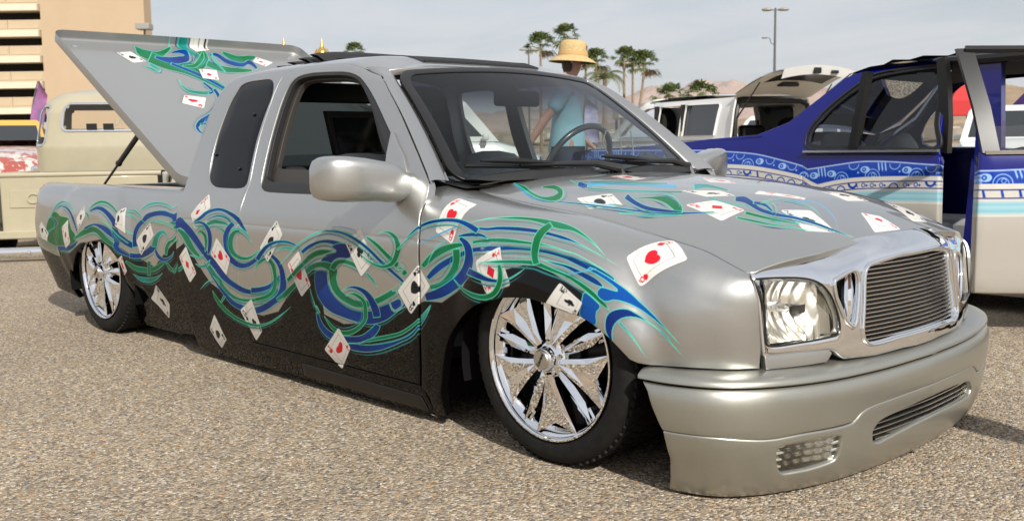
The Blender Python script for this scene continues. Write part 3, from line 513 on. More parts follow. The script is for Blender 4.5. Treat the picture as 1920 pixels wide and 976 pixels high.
 ('S', 'B', [-2195,32,-2208,-22,-2212,-79,-2199,-138,-2166,-192,-2110,-237,-2032,-267,-1941,-280,-1856,-291,-1771,-298,-1684,-302,-1587,-298,-1485,-275,-1393,-242,-1319,-203,-1252,-164,-1169,-118,-1233,-67,-1341,-86,-1303,-166,-1221,-130,-1182,-99,-1195,-68,-1251,-66,-1346,-86,-1315,-172,-1216,-133,-1229,-78,-1306,-103,-1383,-130,-1450,-154,-1515,-177,-1578,-197,-1643,-209,-1715,-213,-1786,-208,-1853,-193,-1912,-171,-1958,-147,-1996,-119,-2023,-87,-2039,-49,-2042,-6,-2038,41]),
 ('S', 'G', [-2753,-253,-2614,-209,-2507,-145,-2402,-81,-2312,-22,-2227,23,-2140,50,-2055,46,-2015,25,-2026,-16,-2004,-87,-1936,-141,-1840,-175,-1725,-194,-1604,-179,-1491,-150,-1383,-110,-1288,-67,-1193,-13,-1235,7,-1266,-51,-1184,12,-1202,23,-1312,-34,-1203,-18,-1225,15,-1325,-32,-1414,-70,-1511,-106,-1606,-128,-1697,-138,-1789,-125,-1868,-98,-1915,-57,-1931,-4,-1913,56,-2014,99,-2149,93,-2270,57,-2356,-1,-2446,-61,-2553,-121,-2658,-176,-2770,-233]),
 ('S', 'G', [-1947,40,-1926,66,-1905,83,-1874,95,-1830,97,-1781,94,-1733,86,-1687,76,-1646,62,-1607,48,-1570,36,-1568,38,-1591,59,-1622,80,-1660,99,-1707,116,-1761,128,-1820,133,-1883,129,-1944,114,-1989,85,-2015,53]),
 ('C', ('H', 'J'), [-2560,42,-2404,155,-2261,-86,-2403,-187]),
 ('S', 'G', [-2477,-46,-2451,-27,-2423,-8,-2390,13,-2354,34,-2318,55,-2360,76,-2396,55,-2433,33,-2468,11,-2498,-9,-2525,-29]),
 ('S', 'B', [-1869,-97,-1815,-75,-1764,-65,-1714,-67,-1666,-77,-1626,-95,-1596,-118,-1573,-148,-1557,-184,-1549,-215,-1547,-245,-1463,-231,-1456,-194,-1468,-155,-1497,-118,-1533,-86,-1577,-60,-1634,-44,-1699,-38,-1765,-44,-1824,-64,-1873,-94]),
 ('S', 'G', [-1836,-124,-1784,-113,-1743,-111,-1708,-121,-1674,-134,-1649,-149,-1646,-177,-1653,-212,-1659,-241,-1665,-261,-1685,-281,-1727,-310,-1774,-335,-1824,-356,-1875,-371,-1927,-381,-1973,-382,-2017,-375,-2054,-361,-2085,-339,-2114,-319,-2141,-298,-2149,-301,-2136,-329,-2118,-356,-2094,-384,-2058,-406,-2007,-420,-1946,-421,-1877,-411,-1810,-390,-1748,-361,-1694,-329,-1646,-294,-1616,-263,-1604,-234,-1599,-205,-1595,-168,-1604,-132,-1638,-109,-1681,-95,-1732,-87,-1787,-99,-1839,-119]),
 ('S', 'B', [-2246,-284,-2255,-339,-2248,-393,-2212,-439,-2151,-471,-2067,-485,-1975,-483,-1882,-471,-1790,-458,-1693,-434,-1599,-394,-1525,-346,-1477,-296,-1526,-278,-1585,-316,-1644,-349,-1709,-381,-1780,-401,-1861,-413,-1942,-421,-2015,-422,-2083,-415,-2137,-396,-2180,-365,-2199,-324,-2206,-275]),
 ('S', 'G', [-2283,-111,-2271,-158,-2256,-209,-2235,-274,-2216,-297,-2225,-235,-2228,-236,-2194,-285,-2184,-281,-2214,-230,-2239,-238,-2225,-299,-2225,-271,-2243,-205,-2258,-155,-2273,-108]),
 ('S', 'G', [-1783,-461,-1708,-442,-1635,-426,-1565,-411,-1494,-395,-1425,-377,-1358,-359,-1293,-339,-1234,-316,-1169,-284,-1107,-249,-1054,-214,-1006,-176,-962,-134,-921,-91,-926,-89,-975,-129,-1025,-167,-1074,-201,-1126,-233,-1186,-265,-1247,-294,-1300,-314,-1359,-330,-1425,-346,-1493,-363,-1564,-381,-1636,-403,-1709,-428,-1783,-457]),
 ('S', 'B', [-2039,-513,-1961,-520,-1882,-523,-1795,-522,-1701,-513,-1607,-494,-1517,-470,-1433,-441,-1353,-411,-1277,-380,-1202,-351,-1132,-313,-1075,-268,-1021,-220,-971,-169,-935,-123,-912,-83,-915,-82,-946,-121,-988,-164,-1041,-212,-1097,-258,-1153,-297,-1215,-329,-1285,-356,-1360,-381,-1438,-402,-1517,-421,-1598,-438,-1681,-452,-1763,-460,-1849,-465,-1942,-482,-2036,-505]),
 ('C', ('H', 'J'), [-2244,-568,-1991,-366,-1893,-507,-2065,-695]),
 ('C', ('C', 'K'), [-1815,237,-1661,359,-1491,147,-1640,24]),
 ('S', 'B', [-2079,306,-1991,306,-1908,303,-1830,292,-1760,276,-1694,256,-1630,233,-1569,207,-1511,178,-1455,146,-1394,117,-1334,88,-1278,62,-1226,38,-1191,21,-1168,38,-1199,58,-1250,83,-1306,110,-1366,138,-1424,167,-1481,198,-1540,228,-1603,255,-1670,279,-1746,300,-1823,315,-1903,324,-1989,324,-2078,320]),
 ('S', 'L', [-1994,345,-1937,346,-1881,347,-1825,344,-1768,339,-1711,333,-1710,337,-1766,344,-1824,350,-1881,352,-1938,350,-1995,348]),
 ('S', 'G', [-1590,292,-1527,264,-1470,236,-1414,204,-1359,172,-1303,141,-1238,108,-1160,119,-1220,149,-1237,99,-1169,67,-1131,94,-1191,130,-1257,111,-1195,87,-1200,137,-1266,168,-1322,197,-1379,227,-1438,258,-1504,284,-1580,307]),
 ('S', 'G', [-1485,318,-1437,330,-1389,335,-1344,328,-1310,311,-1280,288,-1267,262,-1268,233,-1279,200,-1297,172,-1322,149,-1361,134,-1407,125,-1456,127,-1507,135,-1558,148,-1603,166,-1645,186,-1650,183,-1613,158,-1572,137,-1522,118,-1469,105,-1410,99,-1348,106,-1288,125,-1247,156,-1221,193,-1208,233,-1210,271,-1239,306,-1279,333,-1333,349,-1391,349,-1441,337,-1487,320]),
 ('S', 'T', [-1591,51,-1563,33,-1536,16,-1510,-2,-1483,-21,-1457,-40,-1453,-39,-1471,-15,-1489,8,-1511,29,-1539,47,-1568,64]),
 ('S', 'G', [-1235,228,-1198,254,-1163,280,-1136,306,-1102,332,-1069,357,-1081,363,-1114,338,-1148,314,-1178,288,-1214,263,-1252,237]),
 ('C', ('H', 'A'), [-872,657,-677,615,-723,307,-890,371]),
 ('S', 'L', [-1004,285,-943,312,-882,338,-822,364,-763,391,-706,418,-713,425,-770,399,-831,373,-892,347,-951,320,-1012,292]),
 ('S', 'G', [-973,133,-919,168,-867,200,-813,229,-760,255,-708,276,-662,293,-625,305,-633,328,-678,326,-734,315,-795,296,-854,267,-914,233,-965,193,-1010,152]),
 ('S', 'B', [-922,64,-853,110,-784,153,-712,194,-648,231,-585,264,-508,297,-378,312,-270,322,-192,332,-123,338,-43,343,38,344,123,344,198,342,250,334,319,324,389,313,449,302,503,292,504,324,452,344,393,359,324,368,255,372,200,373,123,372,36,372,-48,371,-131,367,-205,362,-291,356,-423,355,-530,328,-603,294,-673,262,-746,228,-827,187,-899,138,-959,83]),
 ('S', 'G', [-716,282,-707,237,-710,196,-731,156,-763,118,-803,82,-855,58,-922,38,-913,7,-838,24,-767,53,-709,96,-670,142,-646,194,-641,245,-651,292]),
 ('S', 'B', [-938,155,-917,195,-890,233,-856,268,-821,297,-779,320,-790,328,-833,304,-867,273,-899,235,-924,196,-942,155]),
 ('S', 'G', [-561,331,-493,359,-406,377,-301,376,-205,375,-118,377,-37,381,40,386,113,385,181,383,234,386,293,379,355,367,418,354,476,342,476,344,418,359,356,373,294,386,234,395,181,393,113,397,37,401,-43,402,-128,403,-223,408,-331,414,-426,406,-502,382,-571,354]),
 ('S', 'B', [25,308,82,302,136,298,183,299,227,295,270,287,322,276,376,264,421,256,458,254,463,268,432,288,387,302,331,310,276,316,229,320,183,319,135,316,82,314,25,313]),
 ('S', 'T', [-240,294,-194,297,-150,300,-108,303,-69,305,-30,307,-32,312,-70,310,-110,308,-152,306,-196,302,-241,299]),
 ('C', ('D', '3'), [-294,354,-158,138,-349,62,-483,249]),
 ('S', 'B', [-591,425,-522,427,-460,440,-401,456,-322,465,-232,466,-146,464,-71,462,-14,459,51,454,120,450,169,452,222,449,285,440,340,431,388,422,438,411,486,399,486,402,438,416,388,429,338,441,282,452,218,464,161,476,106,483,34,487,-35,495,-97,501,-176,505,-260,505,-341,496,-412,482,-469,464,-528,449,-594,442]),
 ('S', 'B', [-685,354,-632,362,-581,372,-531,383,-491,392,-450,389,-447,396,-483,414,-533,412,-590,401,-643,387,-692,370]),
 ('S', 'B', [-490,340,-475,343,-459,346,-442,347,-425,349,-407,350,-420,363,-436,362,-453,360,-468,358,-483,355,-496,351]),
 ('S', 'B', [-683,344,-642,320,-620,295,-610,263,-612,227,-625,191,-650,154,-685,121,-734,88,-789,56,-848,28,-909,3,-977,-21,-961,-72,-886,-56,-808,-33,-734,1,-668,39,-590,87,-524,138,-497,189,-515,238,-541,282,-564,324,-609,353,-666,366]),
 ('S', 'B', [-1165,301,-1109,339,-1051,372,-993,397,-928,415,-859,428,-793,437,-728,439,-668,429,-608,414,-548,397,-530,438,-597,453,-667,466,-736,471,-806,466,-876,456,-947,442,-1016,420,-1074,388,-1127,349,-1174,304]),
 ('S', 'B', [-571,150,-484,147,-432,139,-383,134,-333,132,-281,135,-233,142,-204,154,-164,170,-127,192,-94,216,-65,241,-38,266,-39,267,-69,244,-101,222,-136,200,-172,180,-211,167,-237,160,-279,160,-326,162,-368,169,-410,180,-458,190,-543,198]),
 ('S', 'G', [-445,234,-355,241,-276,247,-198,254,-122,261,-53,266,8,268,61,261,121,255,187,252,241,246,286,235,337,220,389,201,439,179,484,158,517,149,520,153,498,177,457,203,407,229,353,248,298,261,250,270,193,275,128,281,68,290,10,299,-57,296,-128,288,-203,279,-281,267,-359,253,-447,237]),
 ('S', 'G', [-698,102,-661,71,-595,49,-516,35,-449,25,-389,24,-330,35,-274,61,-240,100,-224,143,-223,183,-233,218,-250,248,-280,241,-271,211,-267,179,-270,145,-286,112,-309,85,-345,68,-388,58,-436,57,-492,62,-569,68,-646,81,-693,105]),
 ('S', 'G', [-611,460,-544,486,-478,515,-408,532,-339,544,-270,556,-197,563,-121,556,-47,542,20,528,75,529,122,537,179,525,239,508,296,486,351,460,403,433,404,436,352,468,296,501,235,530,169,558,98,582,32,596,-29,604,-90,607,-156,606,-223,598,-289,583,-354,565,-419,546,-485,523,-549,492,-614,463]),
 ('S', 'G', [-68,584,-76,549,-83,512,-79,469,-70,425,-61,389,-55,357,-45,323,-26,292,-6,267,38,286,21,309,9,332,5,359,1,387,-4,413,-6,439,-9,470,-9,504,-10,542]),
 ('P', 'V', [355,344,456,327,574,281,663,217,738,155,815,92,868,30,796,94,722,140,648,188,596,207,535,207,486,185,433,211,448,258,533,261,470,292,397,313,341,326]),
 ('P', 'V', [361,210,465,163,446,119,446,51,351,69,338,100,347,172]),
 ('P', 'B', [546,-13,504,32,496,90,511,136,552,168,603,182,654,162,716,122,787,79,848,11,883,-34,831,18,768,76,694,124,639,142,591,126,556,88,543,42]),
 ('S', 'B', [568,99,599,75,629,49,658,16,684,-22,707,-61,708,-60,688,-18,664,22,637,58,608,86,577,111]),
 ('S', 'L', [221,264,260,279,299,294,334,309,366,326,395,344,392,348,362,332,330,316,295,300,258,284,218,269]),
 ('C', ('C', '10'), [192,216,354,149,322,73,104,79]),
 ('C', ('H', '6'), [622,693,815,496,621,308,493,467]),
 ('C', ('S', 'A'), [-1127,-175,-1249,-30,-1030,156,-914,27]),
]
ART_HOOD = [
 ('S', 'L', [-440,-861,-377,-844,-326,-776,-254,-716,-138,-687,-22,-661,66,-628,137,-594,53,-482,-6,-534,-88,-576,-206,-603,-326,-630,-412,-679,-475,-736,-520,-774]),
 ('S', 'T', [-639,-715,-377,-874,-194,-872,-32,-833,115,-769,250,-689,222,-650,87,-733,-61,-798,-226,-834,-407,-836,-668,-678]),
 ('S', 'T', [-484,-705,-371,-684,-262,-661,-162,-624,-76,-568,2,-502,-31,-459,-120,-512,-217,-556,-316,-595,-415,-632,-516,-668]),
 ('S', 'B', [-471,-835,-434,-858,-398,-877,-375,-879,-367,-865,-362,-848,-422,-779,-455,-763,-486,-748,-511,-737,-533,-731,-558,-724]),
 ('S', 'T', [240,-565,243,-505,252,-452,293,-436,352,-440,410,-444,380,-396,302,-363,219,-325,150,-306,119,-334,98,-374]),
 ('S', 'T', [443,-710,511,-723,574,-731,630,-729,679,-716,723,-697,712,-678,666,-694,616,-705,559,-705,492,-693,422,-676]),
 ('C', ('H', '2'), [-574,-394,-597,-225,-305,-320,-285,-485]),
 ('C', ('H', '4'), [-143,55,32,92,217,-68,95,-197]),
 ('C', ('C', '9'), [197,-643,366,-472,526,-541,421,-686]),
 ('C', ('S', 'J'), [-56,-1186,-261,-1071,-111,-916,111,-1067]),
 ('C', ('D', '5'), [415,-891,500,-719,736,-762,730,-984]),
 ('C', ('D', '8'), [498,-255,749,-132,775,-200,552,-393]),
 ('C', ('C', '7'), [842,-577,916,-372,1160,-520,1079,-708]),
 ('C', ('D', '4'), [1014,28,1077,150,1225,120,1218,-198]),
 ('C', ('C', '3'), [839,667,915,860,1170,598,1159,412]),
 ('C', ('C', '5'), [627,243,671,452,867,439,852,175]),
 ('S', 'L', [-894,-992,-808,-1041,-731,-1081,-663,-1113,-600,-1138,-541,-1162,-555,-1140,-618,-1111,-684,-1080,-756,-1044,-836,-1002,-928,-949]),
 ('S', 'L', [-800,-1042,-678,-1115,-575,-1163,-485,-1189,-417,-1186,-358,-1171,-375,-1152,-438,-1163,-506,-1163,-594,-1135,-693,-1091,-810,-1028]),
 ('S', 'G', [-922,-960,-816,-1015,-722,-1062,-625,-1112,-540,-1145,-467,-1163,-405,-1167,-355,-1154,-356,-1091,-473,-957,-597,-888,-641,-911,-669,-950,-641,-979,-580,-976,-519,-986,-459,-1026,-457,-1033,-444,-1076,-460,-1109,-504,-1117,-575,-1096,-661,-1058,-769,-997,-861,-962,-935,-946]),
 ('S', 'B', [-349,-1168,-224,-1158,-101,-1148,18,-1134,134,-1117,248,-1101,351,-1077,442,-1046,515,-1005,576,-957,632,-908,621,-893,560,-935,494,-976,418,-1014,329,-1048,229,-1074,116,-1093,0,-1110,-122,-1123,-244,-1135,-365,-1149]),
 ('S', 'T', [149,-1160,230,-1138,309,-1116,381,-1091,442,-1059,500,-1026,493,-1017,430,-1044,365,-1070,294,-1097,219,-1124,142,-1151]),
 ('S', 'G', [75,-954,113,-930,151,-907,196,-898,250,-908,304,-928,360,-961,409,-991,450,-1014,478,-1004,466,-973,420,-919,365,-871,298,-835,235,-814,192,-824,161,-852,130,-881,98,-911,64,-941]),
 ('S', 'B', [25,-967,105,-1010,185,-1043,261,-1062,324,-1058,379,-1043,431,-1023,481,-1000,464,-976,405,-988,346,-997,287,-1004,225,-1002,150,-976,67,-932,-26,-863]),
 ('S', 'T', [32,-875,87,-832,146,-798,218,-784,306,-821,411,-935,412,-932,302,-810,204,-764,129,-776,73,-815,24,-865]),
 ('S', 'B', [593,-658,647,-652,708,-680,782,-714,847,-712,899,-686,941,-643,988,-608,1037,-577,1088,-550,1139,-524,1182,-490,1221,-451,1219,-444,1174,-470,1126,-493,1071,-511,1017,-534,966,-563,916,-595,870,-632,815,-649,749,-640,656,-564,563,-507,535,-568]),
 ('S', 'B', [696,-627,720,-617,743,-609,771,-616,807,-640,845,-665,831,-624,790,-590,744,-555,707,-543,684,-556,663,-572]),
 ('S', 'T', [715,-582,730,-537,750,-510,798,-556,847,-626,880,-693,882,-693,849,-622,796,-545,742,-492,721,-524,709,-571]),
 ('S', 'T', [703,-547,712,-463,731,-392,773,-348,822,-321,874,-313,937,-346,1007,-417,1006,-410,932,-332,864,-291,808,-295,757,-320,715,-364,699,-444,695,-536]),
 ('S', 'L', [772,-324,789,-242,812,-174,872,-183,950,-239,1023,-310,1090,-392,1136,-470,1137,-466,1089,-382,1019,-292,942,-215,860,-156,799,-149,778,-223,764,-311]),
 ('S', 'G', [763,-818,827,-803,884,-780,932,-750,976,-709,1015,-659,1005,-640,961,-681,914,-715,863,-740,804,-759,738,-771]),
 ('S', 'G', [766,-902,819,-890,873,-868,927,-835,973,-793,1016,-746,1061,-699,1105,-650,1103,-645,1055,-687,1007,-728,962,-773,914,-811,856,-836,801,-858,752,-878]),
]
ART_LID = [
 ('S', 'T', [3353,-535,3342,-322,3262,-149,3051,-53,2812,15,2555,61,2603,101,2901,83,3167,27,3377,-82,3424,-283,3384,-522]),
 ('S', 'G', [3084,-637,2874,-687,2763,-639,2752,-522,2888,-361,3087,-193,3160,-184,3037,-331,2979,-435,3002,-513,3039,-573,3116,-610]),
 ('S', 'G', [3511,-19,3340,40,3158,79,2942,82,2812,37,2721,-70,2734,-194,2780,-337,2708,-378,2562,-292,2467,-170,2727,96,3076,217,3300,185,3435,102,3542,0]),
 ('S', 'G', [2688,-653,2579,-582,2492,-488,2433,-375,2356,-292,2248,-222,2109,-148,1962,-75,2084,17,2262,-35,2436,-87,2599,-130,2719,-208,2777,-328,2857,-418,2963,-486]),
 ('S', 'B', [2803,-521,2723,-466,2667,-394,2673,-277,2781,-110,3079,-8,3075,-113,2991,-249,2947,-265,2968,-160,2942,-117,2903,-133,2888,-192,2852,-307,2849,-400,2861,-490]),
 ('S', 'T', [2552,-748,2481,-700,2415,-653,2481,-583,2573,-599,2673,-626,2612,-669,2506,-648,2428,-636,2488,-614,2530,-671,2579,-733]),
 ('S', 'B', [2636,-411,2504,-310,2373,-216,2245,-148,2106,-92,1955,-40,2027,15,2179,-36,2322,-94,2452,-164,2580,-262,2705,-369]),
 ('S', 'T', [2248,-492,2063,-533,1938,-514,1898,-417,1896,-304,1983,-200,2042,-186,1988,-267,1984,-373,2006,-472,2099,-499,2262,-475]),
 ('S', 'B', [2187,-244,2106,-238,2027,-232,1975,-232,1981,-232,1954,-286,1902,-307,1916,-250,2003,-183,2085,-181,2159,-194,2231,-207]),
 ('S', 'B', [2020,-204,1894,-224,1780,-267,1633,-361,1497,-468,1399,-580,1301,-703,1157,-810,1042,-828,981,-797,999,-781,1083,-787,1143,-767,1202,-706,1293,-594,1416,-462,1585,-331,1779,-210,1947,-154,2073,-149]),
 ('S', 'B', [1179,-741,1185,-715,1191,-688,1197,-662,1203,-636,1210,-609,1268,-586,1259,-613,1251,-641,1242,-668,1234,-695,1225,-722]),
 ('S', 'G', [985,-769,1053,-712,1125,-655,1214,-595,1315,-532,1420,-467,1445,-482,1353,-555,1262,-628,1170,-692,1080,-740,995,-780]),
 ('S', 'G', [2659,21,2559,83,2495,173,2495,306,2514,438,2550,565,2620,601,2628,497,2641,384,2661,269,2726,191,2821,130]),
 ('S', 'G', [3044,409,2894,421,2770,458,2782,575,2865,710,2975,831,3020,850,3031,779,3004,678,2990,591,3039,525,3111,458]),
 ('S', 'G', [3045,153,2925,71,2810,-14,2698,-103,2659,-181,2642,-267,2600,-287,2572,-221,2583,-133,2710,-4,2881,116,3042,179]),
 ('S', 'B', [2935,210,2953,271,2891,294,2781,306,2709,355,2666,427,2675,522,2756,620,2713,639,2603,638,2667,702,2809,722,2894,690,2804,575,2799,503,2840,439,2899,393,2999,374,3054,326,2996,233]),
 ('S', 'T', [3009,264,2921,226,2817,203,2708,191,2599,184,2492,176,2521,205,2633,217,2747,230,2856,243,2947,261,3019,284]),
 ('C', ('S', '5'), [2899,-915,2944,-733,2697,-655,2644,-827]),
 ('C', ('C', '2'), [3243,29,3302,232,3114,296,3043,93]),
 ('C', ('D', '9'), [2561,-107,2546,105,2274,5,2314,-175]),
 ('C', ('H', '8'), [1873,-596,1821,-369,1565,-515,1680,-708]),
 ('C', ('D', '6'), [2989,847,2850,1003,2714,825,2853,724]),
]
# ------------------------------------------------------------------ airbrush artwork drawn stroke by stroke into generated images
PAL = {'M': (24, 122, 100), 'B': (7, 38, 106), 'G': (11, 98, 52), 'T': (36, 134, 138), 'L': (74, 152, 190), 'N': (16, 30, 90), 'V': (5, 70, 146), 'W': (212, 209, 202), 'Y': (150, 140, 62), 'K': (9, 8, 8)}
EDGE = (86, 196, 172)
FONT = {'A': '0E11111F111111', '2': '0E11010204081F', '3': '1F02040201110E', '4': '02060A121F0202', '5': '1F101E0101110E', '6': '06081E1111110E', '7': '1F010204080808',
        '8': '0E11110E11110E', '9': '0E11110F01020C', '0': '0E11111111110E', '1': '040C040404040E', 'J': '0702020202120C', 'Q': '0E11111115120D', 'K': '11121418141211'}
class Canvas:
    def __init__(s, u0, u1, v0, v1, px):
        s.u0, s.v0, s.px = u0, v0, px; s.w = int((u1 - u0) / px); s.h = int((v1 - v0) / px)
        s.rgb = np.zeros((s.h, s.w, 3), np.float32); s.a = np.zeros((s.h, s.w), np.float32); s.u1 = u0 + s.w * px; s.v1 = v0 + s.h * px
    def uv(s, u, v): return (u - s.u0) / (s.u1 - s.u0), (v - s.v0) / (s.v1 - s.v0)
    def over(s, win, col, al):
        y0, y1, x0, x1 = win; A = s.a[y0:y1, x0:x1]; Cc = s.rgb[y0:y1, x0:x1]
        na = al + A * (1 - al); k = (al / np.maximum(na, 1e-6))[..., None]
        Cc[:] = Cc * (1 - k) + np.asarray(col, np.float32) * k; A[:] = na
    def sdf(s, poly, band=12):
        """signed distance in pixels (positive inside), clipped to the band"""
        q = (np.asarray(poly) - (s.u0, s.v0)) / s.px
        x0, y0 = np.maximum(np.floor(q.min(0)).astype(int) - band, 0); x1, y1 = np.minimum(np.ceil(q.max(0)).astype(int) + band, (s.w, s.h))
        if x1 <= x0 or y1 <= y0: return None, None
        q = q - (x0, y0) - .5; h, w = y1 - y0, x1 - x0
        cr = np.zeros((h, w + 1), np.int32); D = np.full((h, w), float(band), np.float32)
        n = len(q)
        for i in range(n):
            (ax, ay), (bx, by) = q[i], q[(i + 1) % n]
            lo, hi = (ay, by) if ay < by else (by, ay)
            r0, r1 = max(0, math.ceil(lo)), min(h - 1, math.ceil(hi) - 1)
            if r1 >= r0:
                r = np.arange(r0, r1 + 1); xc = ax + (r - ay) * (bx - ax) / (by - ay)
                np.add.at(cr, (r, np.clip(np.ceil(xc).astype(int), 0, w)), 1)
            X0, X1 = max(0, int(min(ax, bx)) - band), min(w, int(max(ax, bx)) + band + 1); Y0, Y1 = max(0, int(lo) - band), min(h, int(hi) + band + 1)
            if X1 <= X0 or Y1 <= Y0: continue
            gx = np.arange(X0, X1)[None, :] - ax; gy = np.arange(Y0, Y1)[:, None] - ay; ex, ey = bx - ax, by - ay
            tt = np.clip((gx * ex + gy * ey) / (ex * ex + ey * ey + 1e-9), 0, 1)
            d = np.sqrt((gx - tt * ex) ** 2 + (gy - tt * ey) ** 2)
            np.minimum(D[Y0:Y1, X0:X1], d, out=D[Y0:Y1, X0:X1])
        ins = np.cumsum(cr, 1)[:, :w] % 2 == 1
        return np.where(ins, D, -D), (y0, y1, x0, x1)
    def shape(s, poly, col, edge=None, ew=1.3, shadow=0., grad=None):
        if shadow:
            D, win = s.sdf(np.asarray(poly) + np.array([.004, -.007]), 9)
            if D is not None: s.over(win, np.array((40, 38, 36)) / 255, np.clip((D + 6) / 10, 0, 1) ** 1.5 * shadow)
        D, win = s.sdf(poly, 6)
        if D is None: return
        if edge is not None:
            s.over(win, np.array(edge) / 255, np.clip(D + .5, 0, 1)); s.over(win, np.array(col) / 255, np.clip(D - ew + .5, 0, 1))
            if grad is not None:                             # sprayed core, lighter towards one side
                y0, y1, x0, x1 = win; gx = (np.arange(x0, x1)[None, :] * .7 + np.arange(y0, y1)[:, None] * 1.3) * s.px; k = .5 + .5 * np.sin(gx * 21 + 1.3)
                s.over(win, np.array(grad) / 255, np.clip(D - ew + .5, 0, 1) * k * .55)
        else: s.over(win, np.array(col) / 255, np.clip(D + .5, 0, 1))
    def card(s, quad, suit, rank):
        q = np.asarray(quad, float)
        r = []
        for i in range(4):                                   # rounded corners
            a, b, c = q[i - 1], q[i], q[(i + 1) % 4]
            for t in (0, .25, .5, .75, 1):
                p0 = b + (a - b) * .09; p2 = b + (c - b) * .09
                r.append((1 - t) ** 2 * p0 + 2 * t * (1 - t) * b + t * t * p2)
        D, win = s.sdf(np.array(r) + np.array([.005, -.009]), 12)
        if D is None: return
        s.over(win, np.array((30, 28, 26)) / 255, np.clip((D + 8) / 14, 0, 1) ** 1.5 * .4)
        D, win = s.sdf(r, 12); y0, y1, x0, x1 = win
        s.over(win, np.array((212, 209, 202)) / 255, np.clip(D + .5, 0, 1))
        src = np.array([(0, 1), (.7, 1), (.7, 0), (0, 0)], float); A = []; B = []
        for (X, Y), (u, v) in zip(q, src):
            A += [[X, Y, 1, 0, 0, 0, -u * X, -u * Y], [0, 0, 0, X, Y, 1, -v * X, -v * Y]]; B += [u, v]
        H = np.append(np.linalg.lstsq(np.array(A), np.array(B), rcond=None)[0], 1).reshape(3, 3)
        red = (196, 26, 40); col = np.array(red if suit in 'HD' else (22, 24, 30)) / 255
        ink = np.zeros((y1 - y0, x1 - x0), np.float32); ln = np.zeros_like(ink)
        for ox in (.25, .75):
            for oy in (.25, .75):
                X = s.u0 + (np.arange(x0, x1)[None, :] + ox) * s.px; Y = s.v0 + (np.arange(y0, y1)[:, None] + oy) * s.px
                w = H[2, 0] * X + H[2, 1] * Y + 1; x = (H[0, 0] * X + H[0, 1] * Y + H[0, 2]) / w; y = (H[1, 0] * X + H[1, 1] * Y + H[1, 2]) / w
                m = s.pip(suit, (x - .35) / .155, (y - .5) / .155)
                fr = (np.maximum(np.abs(x - .35) / .22, np.abs(y - .5) / .36))
                ln += ((fr < 1.0) & (fr > .965)) * .25
                for sx, sy in ((1, 1), (-1, -1)):
                    px_, py_ = (x - .35) * sx, (y - .5) * sy
                    m |= s.pip(suit, (px_ + .245) / .055, (py_ - .26) / .055)
                    gw = .05 if len(rank) == 1 else .034
                    for k, ch in enumerate(rank):
                        gx = (px_ + .245 + (gw * (1 - k * 2) if len(rank) > 1 else 0)) / gw; gy = (py_ - .385) / .07
                        c = np.floor((gx * .5 + .5) * 5).astype(int); rw = np.floor((.5 - gy * .5) * 7).astype(int)
                        ok = (c >= 0) & (c < 5) & (rw >= 0) & (rw < 7)
                        bits = np.array([int(FONT[ch][2 * i:2 * i + 2], 16) for i in range(7)])
                        m |= ok & (((bits[np.clip(rw, 0, 6)] >> (4 - np.clip(c, 0, 4))) & 1) == 1)
                ink += m * .25
        cover = np.clip(D + .5, 0, 1)
        s.over(win, np.array((90, 88, 84)) / 255, ln * .7 * cover); s.over(win, col, ink * cover)
    @staticmethod
    def pip(suit, x, y):
        if suit == 'D': return np.abs(x) / .78 + np.abs(y) < 1
        if suit == 'H': X, Y = x * 1.15, y * 1.15 + .1; return (X * X + Y * Y - 1) ** 3 - X * X * Y ** 3 < 0
        if suit == 'S':
            X, Y = x * 1.15, -(y * 1.15 - .12); b = (X * X + Y * Y - 1) ** 3 - X * X * Y ** 3 < 0
            return b | ((np.abs(x) < .12 + .25 * np.clip(-y - .6, 0, 1)) & (y < -.3) & (y > -1.05))
        b = (x ** 2 + (y - .48) ** 2 < .2) | ((x - .45) ** 2 + (y + .12) ** 2 < .2) | ((x + .45) ** 2 + (y + .12) ** 2 < .2) | (x ** 2 + y ** 2 < .06)
        return b | ((np.abs(x) < .1 + .25 * np.clip(-y - .6, 0, 1)) & (y < 0) & (y > -1.0))
    def image(s, name):
        im = bpy.data.images.new(name, s.w, s.h, alpha=True)
        out = np.dstack([s.rgb, s.a]).astype(np.float32); out[s.a < 1e-3, :3] = .5
        im.alpha_mode = 'CHANNEL_PACKED'
        im.pixels.foreach_set(out.ravel()); im.update(); im.pack(); return im
